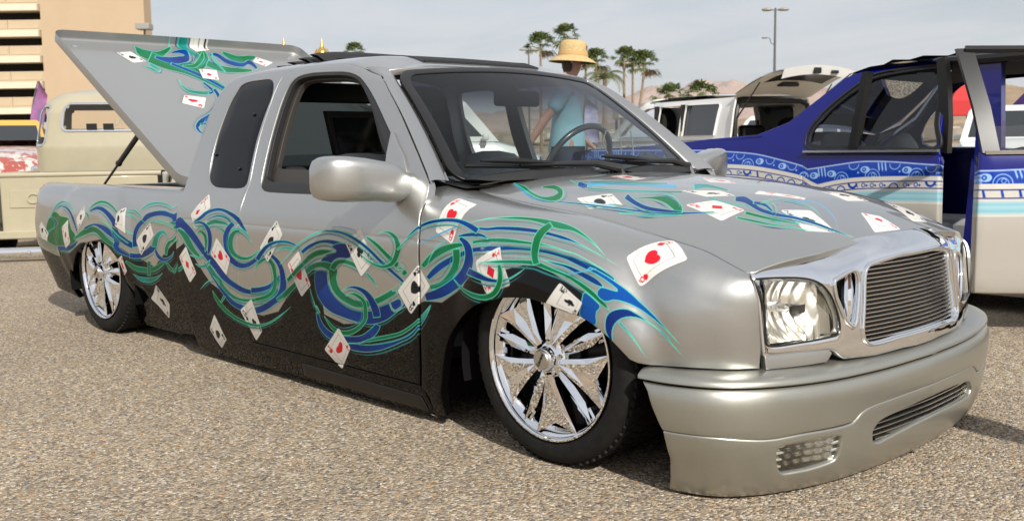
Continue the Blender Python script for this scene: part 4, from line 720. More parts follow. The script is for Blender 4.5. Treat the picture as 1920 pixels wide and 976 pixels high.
def paint(cv, data, shadow=.42, strands=1):
    for k, c, flat in data:
        P = np.array(flat, float).reshape(-1, 2) / 2000
        if k == 'S':
            h = len(P) // 2; P = np.vstack([smoothpath(P[:h], h * 2), smoothpath(P[h:], h * 2)])
            n_ = len(P) // 2; Lf, Rt = P[:n_], P[n_:][::-1]; cen = (Lf + Rt) / 2; hw = np.linalg.norm(Lf - Rt, axis=1) / 2; nrm = (Lf - Rt) / (2 * hw[:, None] + 1e-9)
            ln = np.linalg.norm(np.diff(cen, axis=0), axis=1).sum()
            if ln > .16 and c in 'BGTV' and strands:
                for q, (sg, o, cc) in enumerate(((1, .55, 'T'), (-1, .75, 'L'), (1, 1.15, 'B'), (-1, 1.5, 'G'))[:strands]):
                    k0, k1 = int(n_ * (.08 + .1 * q)), int(n_ * (.95 - .12 * q)); a = np.linspace(0, 1, k1 - k0)
                    off = cen[k0:k1] + nrm[k0:k1] * (sg * (hw[k0:k1] + .004 + .009 * o))[:, None]; w = .0024 * np.sin(np.pi * np.clip(a, .02, .98))[:, None] + .0003
                    cv.shape(np.vstack([off + nrm[k0:k1] * w, (off - nrm[k0:k1] * w)[::-1]]), PAL[cc], None, 1, shadow * .6)
            cv.shape(P, PAL[c], EDGE if c in 'BGVTN' else None, 1.9, shadow, PAL[{'B': 'V', 'G': 'M', 'V': 'B', 'T': 'G', 'N': 'B'}.get(c, c)] if c in 'BGVTN' else None)
        elif k == 'P': cv.shape(smoothpath(P, len(P) * 3, True), PAL[c], EDGE if c in 'BGV' else None, 1.9, shadow)
        elif k == 'B':
            cv.shape(P, PAL[c])
            for j in range(cv.w):                            # everything below the line is black too
                o = np.nonzero(cv.a[:, j] > .5)[0]
                if len(o): cv.a[:o[-1], j] = 1; cv.rgb[:o[-1], j] = np.array(PAL[c]) / 255
        else: cv.card(P, *c)
    return cv
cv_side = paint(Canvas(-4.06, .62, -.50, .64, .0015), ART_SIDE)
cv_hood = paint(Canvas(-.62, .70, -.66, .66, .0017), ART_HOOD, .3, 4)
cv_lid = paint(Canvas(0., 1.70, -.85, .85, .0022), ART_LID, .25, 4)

def paint_mat(name, cv=None, base=(.455, .455, .438), rough=.36, coat=1.0, metal=.88, coat_rough=.025):
    """metallic silver with a clear coat; with artwork, flat paint replaces the flake where the image is opaque"""
    m = bpy.data.materials.new(name); m.use_nodes = True; t = m.node_tree; b = t.nodes['Principled BSDF']
    b.inputs['Coat Weight'].default_value = coat; b.inputs['Coat Roughness'].default_value = coat_rough; b.inputs['Coat IOR'].default_value = 1.5
    co = t.nodes.new('ShaderNodeTexCoord')
    n = t.nodes.new('ShaderNodeTexNoise'); n.inputs['Scale'].default_value = 900; n.inputs['Detail'].default_value = 2; t.links.new(co.outputs['Object'], n.inputs[0])
    fl = t.nodes.new('ShaderNodeMapRange'); t.links.new(n.outputs[0], fl.inputs[0]); fl.inputs[1].default_value = .3; fl.inputs[2].default_value = .7; fl.inputs[3].default_value = .90; fl.inputs[4].default_value = 1.10
    vm = t.nodes.new('ShaderNodeVectorMath'); vm.operation = 'SCALE'; vm.inputs[0].default_value = base; t.links.new(fl.outputs[0], vm.inputs['Scale'])
    d = t.nodes.new('ShaderNodeTexNoise'); d.inputs['Scale'].default_value = 4; d.inputs['Detail'].default_value = 6; d.inputs['Roughness'].default_value = .7; t.links.new(co.outputs['Object'], d.inputs[0])
    if cv is None:
        t.links.new(vm.outputs[0], b.inputs['Base Color']); b.inputs['Metallic'].default_value = metal
        r = t.nodes.new('ShaderNodeMapRange'); t.links.new(d.outputs[0], r.inputs[0]); r.inputs[1].default_value = .35; r.inputs[2].default_value = .7; r.inputs[3].default_value = rough - .02; r.inputs[4].default_value = rough + .05
        t.links.new(r.outputs[0], b.inputs['Roughness'])
        return m
    im = t.nodes.new('ShaderNodeTexImage'); im.image = cv.image(name + '_artwork'); im.extension = 'EXTEND'; im.interpolation = 'Cubic'
    uvn = t.nodes.new('ShaderNodeUVMap'); uvn.uv_map = 'UVMap'; t.links.new(uvn.outputs[0], im.inputs[0])
    mixn = t.nodes.new('ShaderNodeMix'); mixn.data_type = 'RGBA'; t.links.new(im.outputs['Alpha'], mixn.inputs[0]); t.links.new(vm.outputs[0], mixn.inputs[6]); t.links.new(im.outputs['Color'], mixn.inputs[7]); t.links.new(mixn.outputs[2], b.inputs['Base Color'])
    for sock, v0, v1 in (('Metallic', metal, 0.), ('Roughness', rough, .35), ('Specular IOR Level', .5, 0.), ('Coat Weight', 1., .55)):
        r = t.nodes.new('ShaderNodeMapRange'); t.links.new(im.outputs['Alpha'], r.inputs[0]); r.inputs[3].default_value = v0; r.inputs[4].default_value = v1; t.links.new(r.outputs[0], b.inputs[sock])
    return m
SILVER = paint_mat('silver_paint')
SATIN_SILVER = paint_mat('bumper_silver', base=(.40, .395, .35), rough=.38, metal=.85, coat=.4, coat_rough=.20)
SIDE_PAINT = paint_mat('side_paint', cv_side)
HOOD_PAINT = paint_mat('hood_paint', cv_hood)
LID_PAINT = paint_mat('lid_paint', cv_lid, base=(.30, .305, .30), rough=.45, coat=.4, metal=.5, coat_rough=.15)
BLACKPAINT = pbr('black_paint', (.012, .011, .010), .25, coat=1.0)
CHROME = pbr('chrome', (.86, .87, .89), .025, 1.0)
ALU = pbr('brushed_aluminium', (.80, .80, .79), .22, 1.0)
RUBBER = pbr('rubber', (.012, .0115, .011), .75, noise=(40, .35), bump=(160, .25, .002), spec=.2)
TRIM = pbr('black_trim', (.015, .015, .015), .45, bump=(300, .15, .001))
SATIN = pbr('satin_black', (.01, .01, .01), .3)
# ================================================================== the silver show truck
TRUCK = empty('pickup_truck', 'silver lowered pickup with airbrushed playing cards and blue and green swirls', 'pickup truck')
GAP = .0062
def inset(poly, sc, d):
    P = np.asarray(poly, float) * np.array(sc); P = resample(P, .02)
    t = np.roll(P, -1, 0) - np.roll(P, 1, 0); t /= np.linalg.norm(t, axis=1, keepdims=True) + 1e-12
    n = np.stack([-t[:, 1], t[:, 0]], 1); ar = P[:, 0] @ np.roll(P[:, 1], -1) - P[:, 1] @ np.roll(P[:, 0], -1)
    return (P + n * d * (1 if ar > 0 else -1)) / np.array(sc)
def metric(fn, uv, sc):  return sc
def join(a, b):
    bm = bmesh.new(); bm.from_mesh(a.data); bm.from_mesh(b.data); bm.to_mesh(a.data); bm.free(); bpy.data.objects.remove(b); return a
def mirror_mesh(o, name=None, mats=None, parent=None):
    me = o.data.copy(); c = np.zeros(len(me.vertices) * 3); me.vertices.foreach_get('co', c); c = c.reshape(-1, 3); c[:, 1] *= -1; me.vertices.foreach_set('co', c.ravel()); me.flip_normals()
    if mats: me.materials.clear(); [me.materials.append(q) for q in mats]
    return obj(name or o.name.split('.')[0], me, None, parent or o.parent)
def side_uv(L):
    def f(x, t): return cv_side.uv(x, L.S(x, t))
    return f
SC_CAB, SC_BED, SC_FEN = (1, .075), (1, .062), (1, .062)
LOWROWS = list(np.arange(.3, 5.6, .5)) + [6, 6.5, 7, 7.5, 8, 8.5, 9, 9.5] 
CABROWS = LOWROWS + list(np.arange(9.9, 15.4, .22)) + list(np.arange(15.5, 16.05, .2)) + list(np.arange(16.15, 16.95, .11))
# ---- door
front = DOOR_FRONT[DOOR_FRONT[:, 1] < 14.4]; front = front[front[:, 1] > 1.16]
TOPT = 14.62
topl = np.array([(-1.655, 13.3), (-1.648, 13.9), (-1.625, 14.35), (-1.585, TOPT), (-1.5, TOPT + .06), (-1.4, TOPT + .07), (-1.3, TOPT + .06), (-1.2, TOPT + .03), (-1.13, TOPT - .02)])
rear = np.array([(-1.648, t) for t in (1.20, 3, 5, 7)] + DOOR_REAR[::-1][1:].tolist())
DOOR = np.vstack([rear, topl, front, [(-.586, 1.15)]])
win_hole = inset(DOOR_WIN, SC_CAB, -.001)
door = sheet('door', CAB.P, inset(DOOR, SC_CAB, GAP), [win_hole], SC_CAB, .032, SIDE_PAINT, TRUCK, .030, uv=side_uv(CAB), rows=CABROWS)
# ---- cab: quarter panel, sills, roof
ws_edge = np.array([(-1.035, 15.15), (-1.02, 15.5), (-1.005, 16.0), (-.99, 16.5), (-.985, 17)])
CABOUT = np.vstack([[(-2.168, t) for t in np.arange(0, 11.01, 1)], [(-2.155, 12), (-2.13, 13), (-2.10, 14), (-2.06, 15), (-2.02, 16), (-2.0, 17)], [(-1.6, 17), (-1.3, 17)],
                    ws_edge[::-1], [(-1.06, 14.78), (-1.13, TOPT - .02)], topl[::-1][1:], rear[::-1], [(-.586, 1.15)], [(-.573, .96), (-.562, .5), (-.575, 0.)]])
_ctr = lambda u, v: v > 16.98
cabr = sheet('cab', CAB.P, CABOUT, [inset(QUARTER_WIN, SC_CAB, .0)], SC_CAB, .032, [SIDE_PAINT], TRUCK, .022, uv=side_uv(CAB), rows=CABROWS, skip=_ctr)
cabl = mirror_mesh(cabr, 'cab_far')
for lay in cabl.data.uv_layers: 
    u = np.zeros(len(cabl.data.loops) * 2, np.float32); lay.data.foreach_get('uv', u); u = u.reshape(-1, 2); u[:, 0] = np.where(u[:, 1] < .25, .03, .35); u[:, 1] = np.where(u[:, 1] < .25, .05, .97); lay.data.foreach_set('uv', u.ravel())
cab = join(cabr, cabl); cab.name = 'cab'
# ---- A pillars: between the door shut line and the windscreen edge
WSB = lambda a: np.array([-.557 + .085 * (1 - a * a), .67 * a, .786 + .006 * (1 - a * a)])
WST = lambda a: np.array([-1.030 + .040 * (1 - a * a), .536 * a, 1.177 + .031 * (1 - a * a)])
def ws(a, b):
    a = np.asarray(a, float); b = np.asarray(b, float)
    B = np.stack([-.557 + .085 * (1 - a * a), .67 * a, .786 + .006 * (1 - a * a)], -1); T = np.stack([-1.030 + .040 * (1 - a * a), .536 * a, 1.177 + .031 * (1 - a * a)], -1)
    P = B + (T - B) * b[..., None]; bow = .022 * np.sin(np.pi * np.clip(b, 0, 1)) * (1 - .3 * a * a)
    P[..., 0] += bow * .64; P[..., 2] += bow * .76
    return P
dl = smoothpath(np.vstack([[(-1.13, 14.70)], DOOR_FRONT[(DOOR_FRONT[:, 1] < 14.5) & (DOOR_FRONT[:, 1] > 10.35)]]), 24)
D0 = CAB.P(dl[:, 0], dl[:, 1]); D0[:, 0] -= .001
zt = D0[:, 2]; kb = np.clip((D0[:, 2] - .786) / (1.177 - .786), 0, 1.02); kb[0] = 1.02
W0 = ws(-np.ones(len(kb)), kb); W0[:, 0] -= .004
Cn = np.stack([.35 * D0[:, 0] + .65 * W0[:, 0] + .012, D0[:, 1] * .86 + W0[:, 1] * .14, .5 * (D0[:, 2] + W0[:, 2]) + .012], -1)
rows_ = [D0 + (CAB.N(dl[:, 0], dl[:, 1]) * -.012), D0] + [(1 - s) ** 2 * D0 + 2 * s * (1 - s) * Cn + s * s * W0 for s in np.linspace(.12, 1, 9)] + [W0 + np.array([-.012, .0, -.012])]
for s_ in (1, -1):
    MB().grid(np.array(rows_) * np.array([1, s_, 1])).build('windscreen_pillar', SILVER, TRUCK, angle=180)
# ---- far door, plain
dl_ = mirror_mesh(door, 'door', [SILVER])
# ---- fenders
FENR = FEN_REAR.copy(); FENR = FENR[FENR[:, 1] < 10.9]
seam_x = np.linspace(-.50, .552, 40)
FENOUT = np.vstack([FEN_ARCH[::1], FEN_BOTTOM[1:], FEN_EDGE[1:-1], [(.553, 11.75)], [(x, 11.93) for x in seam_x[::-1]], [(-.53, 12), (-.585, 12), (-.612, 11.5)], FENR, [(-.545, .05)]])
FENROWS = list(np.arange(.3, 12, .36))
fen = sheet('fender', FEN.P, inset(FENOUT, SC_FEN, .003), [], SC_FEN, .024, SIDE_PAINT, TRUCK, .035, rim=.003, uv=side_uv(FEN), rows=FENROWS)
mirror_mesh(fen, 'fender', [SILVER])
# ---- bed sides
BEDOUT = np.vstack([BED_ARCH, [(-2.84, 0), (-2.6, 0), (-2.45, 0), (-2.38, .12), (-2.183, .2)], [(-2.183, t) for t in range(1, 12)], [(-3.0, 11), (-3.93, 11)], [(-3.985, 10), (-3.99, 9), (-3.992, 7), (-3.993, 5), (-3.99, 3), (-3.975, 1.6), (-3.955, .9), (-3.918, .56), (-3.825, .54), (-3.70, .50)]])
bedr = sheet('bed_side', BED.P, BEDOUT, [], SC_BED, .034, SIDE_PAINT, TRUCK, .03, rim=.003, uv=side_uv(BED), rows=list(np.arange(.25, 11, .5)))
mirror_mesh(bedr, 'bed_side', [SILVER])
# marker lamp let into the bed corner
def bedoff(x, t): return BED.P(x, t) + BED.N(x, t) * .003
lamp_rng = np.array([(-3.955, 2.75), (-3.955, 3.15), (-3.90, 3.25), (-3.60, 2.75), (-3.57, 2.45), (-3.62, 2.2), (-3.90, 2.55)])
sgn = -1 if (BED.N(np.array(-3.7), np.array(3.))[1] > 0) else 1
sheet('side_lamp', lambda x, t: BED.P(x, t) + sgn * BED.N(x, t) * .0015, smoothpath(lamp_rng, 26, True), [], SC_BED, .03, pbr('dark_green_lens', (.01, .06, .035), .12, coat=1.0), TRUCK, .01)
# bed floor, front wall, tailgate
MB().box((-3.08, 0, .40), (1.76, 1.5, .03)).box((-2.20, 0, .54), (.03, 1.5, .36)).build('bed_floor', SATIN, TRUCK)
MB().box((-3.955, 0, .46), (.035, 1.44, .50)).build('tailgate', SILVER, TRUCK, bevel=.012)
MB().box((-3.945, 0, .17), (.04, 1.40, .10)).build('roll_pan', SILVER, TRUCK, bevel=.012)
# ---- hood
hf = HOOD_FRONT[1:].copy(); hf[:, 0] = nose_x(hf[:, 1], nose_top(hf[:, 1])) + .012
half = np.vstack([[(-.505, -.600)], [(x, -hood_seam_y(x)) for x in np.linspace(-.48, .545, 36)], [(.560, -.625)], hf[:-1]])
half = np.array([(float(a), float(b)) for a, b in half])
back = np.array([(-.505 + .05 * (1 - (y / .6) ** 2), y) for y in np.linspace(.56, -.56, 15)])
ctr_front = np.array([(float(nose_x(np.array(y), nose_top(np.array(y)))) + .012, y) for y in (-.03, 0, .03)])
HOODOUT = np.vstack([half, ctr_front, half[::-1] * np.array([1, -1]), back])
def hoodP(x, y): return np.stack([x, y, hood_z(x, y)], -1)
sheet('hood', hoodP, inset(HOODOUT, (1, 1), .004), [], (1, 1), .03, HOOD_PAINT, TRUCK, .02, rim=.003, uv=lambda x, y: cv_hood.uv(x, y))
# black gutter under the shut lines
for s_ in (-1, 1): MB().grid(np.array([[(x, s_ * (hood_seam_y(x) + w), hood_seam_z(x) - d) for w, d in ((-.03, .020), (.0, .014), (.010, .014), (.010, .05))] for x in np.linspace(-.5, .50, 30)])).build('hood_gutter', SATIN, TRUCK)
# ---- scuttle under the wipers
cow = np.array([[(-.52 + .06 * (1 - (y / .67) ** 2) - .10 * k, y, .772 + .012 * k + .012 * (1 - (y / .67) ** 2)) for y in np.linspace(-.665, .665, 30)] for k in np.linspace(-.35, 1, 7)])
co_ = MB().grid(cow).build('scuttle_panel', TRIM, TRUCK, angle=180)
sl_ = MB()
for y in np.arange(-.56, .57, .022): sl_.box((-.515 + .06 * (1 - (y / .67) ** 2), y, .790 + .012 * (1 - (y / .67) ** 2)), (.05, .008, .008))
kind(sl_.build('vent_slats', SATIN, co_), 'stuff')
# sun highlight on the scuttle weatherstrip, put in as a pale scalloped bead
bp = [(-.515 + .055 * (1 - (y / .61) ** 2) + .002 * math.sin(i * 2.1), y, float(hood_z(np.array(-.50), np.array(y))) + .006 + .0006 * math.sin(i * 2.1)) for i, y in enumerate(np.linspace(-.60, -.12, 90))]
MB().tube(bp, .0036, 6).build('edge_highlight', pbr('highlight_pale', (.75, .72, .66), .6), TRUCK)
# ---- windscreen
WSC = (.62, .52)
def rrect(u0, u1, v0, v1, r, sc, n=6):
    o = []
    for cx, cy, a0 in ((u1 - r / sc[0], v1 - r / sc[1], 0), (u0 + r / sc[0], v1 - r / sc[1], 90), (u0 + r / sc[0], v0 + r / sc[1], 180), (u1 - r / sc[0], v0 + r / sc[1], 270)):
        for k in range(n + 1):
            a = math.radians(a0 + 90 * k / n); o.append((cx + r / sc[0] * math.cos(a), cy + r / sc[1] * math.sin(a)))
    return np.array(o)
WS_OUT = rrect(-.985, .985, .0, .985, .07, WSC); WS_IN = rrect(-.93, .93, .012, .94, .06, WSC)
GL = glass('windscreen_glass', (.62, .69, .68)); 
_t = GL.node_tree; next(n for n in _t.nodes if n.type == 'FRESNEL').inputs[0].default_value = 1.38; _co = _t.nodes.new('ShaderNodeTexCoord'); _sx = _t.nodes.new('ShaderNodeSeparateXYZ'); _t.links.new(_co.outputs['Object'], _sx.inputs[0]); _mr = _t.nodes.new('ShaderNodeMapRange'); _mr.interpolation_type = 'SMOOTHSTEP'
_t.links.new(_sx.outputs[2], _mr.inputs[0]); _mr.inputs[1].default_value = .95; _mr.inputs[2].default_value = 1.13; _mc = _t.nodes.new('ShaderNodeMix'); _mc.data_type = 'RGBA'; _t.links.new(_mr.outputs[0], _mc.inputs[0]); _mc.inputs[6].default_value = (.44, .50, .50, 1); _mc.inputs[7].default_value = (.02, .025, .05, 1)
_t.links.new(_mc.outputs[2], next(n for n in _t.nodes if n.type == 'BSDF_TRANSPARENT').inputs[0])

wsn = ws(np.array(0.), np.array(.5)); 
sheet('windscreen', ws, inset(WS_OUT, WSC, .004), [], WSC, .05, GL, TRUCK, .004, rim=.001)
wsoff = lambda a, b: ws(a, b) + np.array([.64, 0, .76]) * .0035
sheet('windscreen_seal', wsoff, WS_OUT, [WS_IN], WSC, .03, SATIN, TRUCK, .012, rim=.002)
# ---- side glass and seals
qo = QUARTER_WIN
sheet('quarter_window', lambda x, t: CAB.P(x, t) + np.array([0, .004, 0]), inset(qo, SC_CAB, .0015), [], SC_CAB, .05, pbr('dark_pane', (.006, .006, .008), .05, spec=.18), TRUCK, .01, rim=.002)
sheet('window_seal', lambda x, t: CAB.P(x, t) + np.array([0, .005, 0]), inset(DOOR_WIN, SC_CAB, -.004), [inset(DOOR_WIN, SC_CAB, .022)], SC_CAB, .02, TRIM, TRUCK, .02, rim=.002)
sheet('window_channel', lambda x, t: CAB.P(x, t) + np.array([0, .030, 0]), inset(DOOR_WIN, SC_CAB, -.004), [inset(DOOR_WIN, SC_CAB, .045)], SC_CAB, .03, pbr('dark_rubber_channel', (.035, .03, .026), .5), TRUCK, .02, rim=.002)
for px_, pt in ((-1.985, 10.9), (-1.765, 11.9), (-1.755, 10.55)):
    P_ = CAB.P(np.array(px_), np.array(pt)); MB().lathe([(0, 0), (.006, .0), (.007, .004), (.004, .007), (0, .008)], 10, (P_[0], P_[1] - .004, P_[2]), 'y').build('pane_stud', SATIN, TRUCK)
# ---- cab rear wall with an opening
rw_out = np.array([(-.77, .32), (.77, .32), (.76, .74), (.69, .90), (.62, 1.07), (.575, 1.15), (.50, 1.20), (-.50, 1.20), (-.575, 1.15), (-.62, 1.07), (-.69, .90), (-.76, .74)])
rwf = lambda y, z: np.stack([-2.135 + .10 * np.clip((z - .75) / .45, 0, 1) ** 2, y, z], -1)
rwh = rrect(-.52, .52, .80, 1.12, .05, (1, 1))
sheet('rear_wall', rwf, rw_out, [rwh], (1, 1), .06, SATIN, TRUCK, .02, rim=.003, nsign=-1)
sheet('rear_window', rwf, inset(rwh, (1, 1), .002), [], (1, 1), .1, glass('rear_window_tint', (.12, .145, .14)), TRUCK, .004, rim=.001)
# ---- folding fabric roof: pleats bunched at the back of the opening
FAB = pbr('roof_canvas', (.012, .012, .013), .8, bump=(220, .4, .002))
fr = MB()
def roofz(x, y): 
    w = abs(y); t = 17 - np.clip(w / .38, 0, 1) if w < .38 else 16 - (w - .38) / .17
    return float(CAB.P(np.array(x), np.array(t))[2])
ys = np.linspace(-.31, .31, 21)
fr.grid([[(x, y, roofz(x, y) + .002 + .030 * np.clip((-1.35 - x) / .35, 0, 1) ** 1.3 * (1 - .5 * (y / .31) ** 4)) for y in ys] for x in np.linspace(-1.14, -1.76, 14)])
for k in range(4):
    x0 = -1.70 - .085 * k; h = .056 - .008 * k; lean = .10
    sec = [(0, .004), (-lean * .5, h * .75), (-lean, h), (-lean - .012, h * .92), (-lean * .62, h * .45), (-.03, -.002)]
    fr.grid([[(x0 + a + .02 * (abs(y) / .31) ** 2, y * (1.25 + .01 * k), roofz(-1.80, y) - .006 * k + b * (1 - .35 * (abs(y) / .31) ** 4)) for y in ys] for a, b in sec])
fr.build('folding_roof', FAB, TRUCK, angle=60)
rl = MB()
for s_ in (-1, 1): rl.tube([(x, s_ * .312, roofz(x, .312) + .001) for x in np.linspace(-1.12, -1.98, 12)], .005, 6)
rl.tube([(-1.12, y, roofz(-1.12, y) + .001) for y in ys], .005, 6)
rl.build('roof_rail', TRIM, TRUCK)
# ---- bed cover standing open
LO = np.array([-2.315, 0, .740]); LE = np.array([-3.695, 0, 1.495]); LL = np.linalg.norm(LE - LO); LU = (LE - LO) / LL; LN = np.array([LU[2], 0, -LU[0]]) * 1.0
def lidP(u, v): 
    u = np.asarray(u, float); v = np.asarray(v, float)
    return LO + u[..., None] * LU + v[..., None] * np.array([0, 1., 0]) + (.003 * (1 - (v / .75) ** 2))[..., None] * LN
lid_out = rrect(0., LL, -.738, .738, .045, (1, 1), 8)
lid = sheet('bed_cover', lidP, lid_out, [], (1, 1), .08, LID_PAINT, TRUCK, .055, rim=.016, uv=lambda u, v: cv_lid.uv(u, v))
for v in (-.66, .66):
    q = lidP(np.array(LL - .07), np.array(v)); m_ = MB(); n_ = np.array(LN)
    ring = lambda r, h: [q + n_ * h + LU * r * math.cos(a) + np.array([0, r * math.sin(a), 0]) for a in np.arange(12) * math.pi / 6]
    m_.grid([ring(.016, 0), ring(.016, .004), ring(.010, .008), ring(.001, .009)], closev=True).build('latch_bolt', CHROME, lid)
for s_ in (-1, 1):
    a = np.array([-2.80, s_ * .70, .985]); b = np.array([-3.285, s_ * .70, .715]); m = a + (b - a) * .52
    g_ = MB().tube([a, m], .013, 10).tube([m, m + (b - a) * .02], .016, 10).build('gas_strut', SATIN, TRUCK); MB().tube([m, b], .006, 8).build('strut_rod', TRIM, g_)
# ---- door mirrors
mprof = [(-.745, .040, .042, -.668, .775), (-.785, .042, .044, -.668, .778), (-.815, .047, .058, -.670, .784), (-.85, .052, .065, -.675, .791), (-.89, .056, .066, -.682, .797), (-.94, .060, .070, -.690, .802), (-.99, .062, .072, -.703, .805), (-1.03, .061, .071, -.716, .807), (-1.05, .057, .067, -.724, .807), (-1.066, .047, .058, -.731, .806), (-1.075, .032, .042, -.735, .805), (-1.080, .013, .018, -.738, .804), (-1.0805, .0005, .001, -.738, .804)]
for s_ in (-1, 1):
    rows = []
    for y, w, h, cx, cz in mprof:
        rg = []
        for a in np.arange(32) * 2 * math.pi / 32:
            ca, sa = math.cos(a), math.sin(a)
            X = w * np.sign(ca) * abs(ca) ** .55 * (1.15 if ca > 0 else .7); Z = h * np.sign(sa) * abs(sa) ** .42
            if sa < 0 and ca > 0: X *= 1 - .18 * abs(sa)
            rg.append((cx + X, y * -s_, cz + Z))
        rows.append(rg)
    m = MB().grid(rows, closev=True)
    mo = m.build('door_mirror', SILVER, TRUCK, angle=180)
    MB().grid([[(-.752 - .01 * v, (-1.045 + .13 * u) * -s_, .765 + .09 * v) for u in (0, 1)] for v in (0, 1)]).build('mirror_glass', CHROME, mo)
sail = np.array([(-.806, 11.46), (-.795, 11.0), (-.778, 10.62), (-.70, 10.36), (-.65, 10.28), (-.664, 10.60), (-.705, 10.93), (-.76, 11.22), (-.798, 11.46)])
for s_ in (1, -1): sheet('mirror_sail', lambda x, t: (CAB.P(x, t) + np.array([0, -.010, 0])) * np.array([1, s_, 1]), sail, [], SC_CAB, .02, SILVER, TRUCK, .03, rim=.004)
# sill strip along the foot of the door
sheet('sill_strip', lambda x, t: CAB.P(x, t) + np.array([0, -.006, 0]), np.array([(-1.32, .28), (-1.30, .80), (-.60, .72), (-.59, .22)]), [], SC_CAB, .03, pbr('sill_black', (.010, .009, .008), .45, spec=.35), TRUCK, .014, rim=.004)
# ---- wipers
for (y0, y1) in ((.02, -.56), (.50, -.02)):
    a = ws(np.array(y0 / .67), np.array(.0)) + np.array([.045, 0, .012]); b = ws(np.array(y1 / .67), np.array(.045)) + np.array([.03, 0, .026])
    w_ = MB().tube([a + np.array([.02, 0, -.03]), a + np.array([.0, 0, .012]), a * .80 + b * .20 + np.array([0, 0, .026]), a * .5 + b * .5 + np.array([0, 0, .018]), a * .25 + b * .75 + np.array([0, 0, .012])], [.018, .017, .012, .009, .007], 8).build('wiper_arm', TRIM, TRUCK)
    p0, p1 = b + (b - a) * .12, a * .66 + b * .34
    bl = MB(); pts = [p0 + (p1 - p0) * t + np.array([-.006, 0, .004 * math.sin(math.pi * t)]) for t in np.linspace(0, 1, 9)]
    bl.tube(pts, .007, 6); bl.tube([q + np.array([.006, 0, .018]) for q in pts[1:-1]], [.004, .009, .010, .013, .010, .009, .004], 6)
    bl.build('wiper_blade', SATIN, w_)
# raised ribbed cowl lip in front of the glass on both sides
for y0, y1 in ((-.63, .02), (.06, .64)):
    yy_ = np.linspace(y0, y1, 16); MB().grid([[(-.50 + .06 * (1 - (y / .67) ** 2) + dx, y, .793 + .012 * (1 - (y / .67) ** 2) + dz * math.sin(math.pi * min(1, max(0, (y - y0) / (y1 - y0) * 1.15))) ** .5) for y in yy_] for dx, dz in ((.02, -.012), (.012, .014), (-.015, .020), (-.05, .006), (-.06, -.014))]).build('cowl_lip', TRIM, TRUCK, angle=60)
# ---- chrome grille shell
def noseP(y, z): return np.stack([nose_x(y, z), y, z], -1)
def noseO(d): return lambda y, z: np.stack([nose_x(y, z) + d * (1 - .25 * np.abs(y)), y - np.sign(y) * 0, z], -1)
ct = CHROME_TOP[:-1]; cb = CHROME_BOT.copy(); cb[0] = (-.12, .335)
half = np.vstack([ct + np.array([0, .003]), [(-.07, .643)]])
halfb = np.vstack([[(-.05, .332)], cb])
hl = HEADLIGHT.copy()
CH = np.vstack([half, (half * np.array([-1, 1]))[::-1], (halfb * np.array([-1, 1]))[::-1], ])
CHOUT = np.vstack([half, half[::-1] * np.array([-1, 1]), halfb[::-1] * np.array([-1, 1]), halfb])
gh = GRILLE[(GRILLE[:, 0] < -.10)]; gtop = gh; GH = np.vstack([gh, gh[::-1] * np.array([-1, 1])])
nos = smoothpath(NOSTRIL, 30, True)
hlc = inset(hl, (1, 1), -.003)
holes = [GH, nos, nos[::-1] * np.array([-1, 1]), hlc, hlc[::-1] * np.array([-1, 1])]
# the headlight opening breaks the outer edge of the shell, so the shell is trimmed with it
surr = sheet('grille_surround', noseO(.008), CHOUT, [GH, nos, nos[::-1] * np.array([-1, 1]), np.clip(hlc, [-.612, 0], [9, 9]), np.clip(hlc[::-1] * np.array([-1, 1]), [-9, 0], [.612, 9])], (1, 1), .018, CHROME, TRUCK, .03, rim=.005)
def ring_tube(name, loop, off, r, mat, parent, flip=False):
    P = noseO(off)(loop[:, 0], loop[:, 1]); return MB().tube(P, r, 8, closed=True, caps=False).build(name, mat, parent, angle=180)
ring_tube('grille_rim', smoothpath(inset(GH, (1, 1), -.004)[::2], 120, True), .010, .0055, CHROME, surr)
for s_ in (1, -1):
    n2 = nos * np.array([s_, 1])
    ring_tube('vent_rim', smoothpath(n2, 48, True), .010, .006, CHROME, surr)
    MB().tube(noseO(-.010)(np.array([-.322, -.326, -.334, -.342]) * s_, np.array([.553, .51, .45, .420])), [.010, .016, .015, .008], 10).build('vent_scoop', CHROME, surr)
    sheet('vent_backing', noseO(-.045), rrect(-.41, -.28, .40, .565, .02, (1, 1)) * np.array([s_, 1]), [], (1, 1), .05, SATIN, surr, .004, rim=.001)
sheet('grille_backing', noseO(-.045), rrect(-.315, .315, .345, .60, .03, (1, 1)), [], (1, 1), .05, SATIN, surr, .004, rim=.001)
for k in range(19):
    z = .3715 + k * .01155
    row = GH[np.argsort(np.abs(GH[:, 1] - z))[:8]]
    lp = np.array(GH); xs_ = []
    for i in range(len(lp)):
        a, b = lp[i], lp[(i + 1) % len(lp)]
        if (a[1] > z) != (b[1] > z): xs_.append(a[0] + (b[0] - a[0]) * (z - a[1]) / (b[1] - a[1]))
    if len(xs_) < 2: continue
    ya, yb = min(xs_) - .006, max(xs_) + .006
    yy = np.linspace(ya, yb, 17); q = noseO(-.006)(yy, np.full(17, z))
    MB().grid([q + np.array([0, 0, .0022]), q + np.array([.0035, 0, .0012]), q + np.array([.0035, 0, -.0012]), q + np.array([0, 0, -.0022]), q + np.array([-.012, 0, -.0022]), q + np.array([-.012, 0, .0022])], closeu=True).build('grille_bar', ALU, surr, angle=50)
# painted filler strip under the headlight
for s_ in (1, -1):
    fs = np.array([(-.425, .342), (-.415, .354), (-.424, .3615), (-.52, .3660), (-.622, .367), (-.620, .335), (-.50, .333), (-.435, .334)]) * np.array([s_, 1])
    sheet('filler_strip', noseO(.004), fs, [], (1, 1), .02, SILVER, TRUCK, .02, rim=.002)
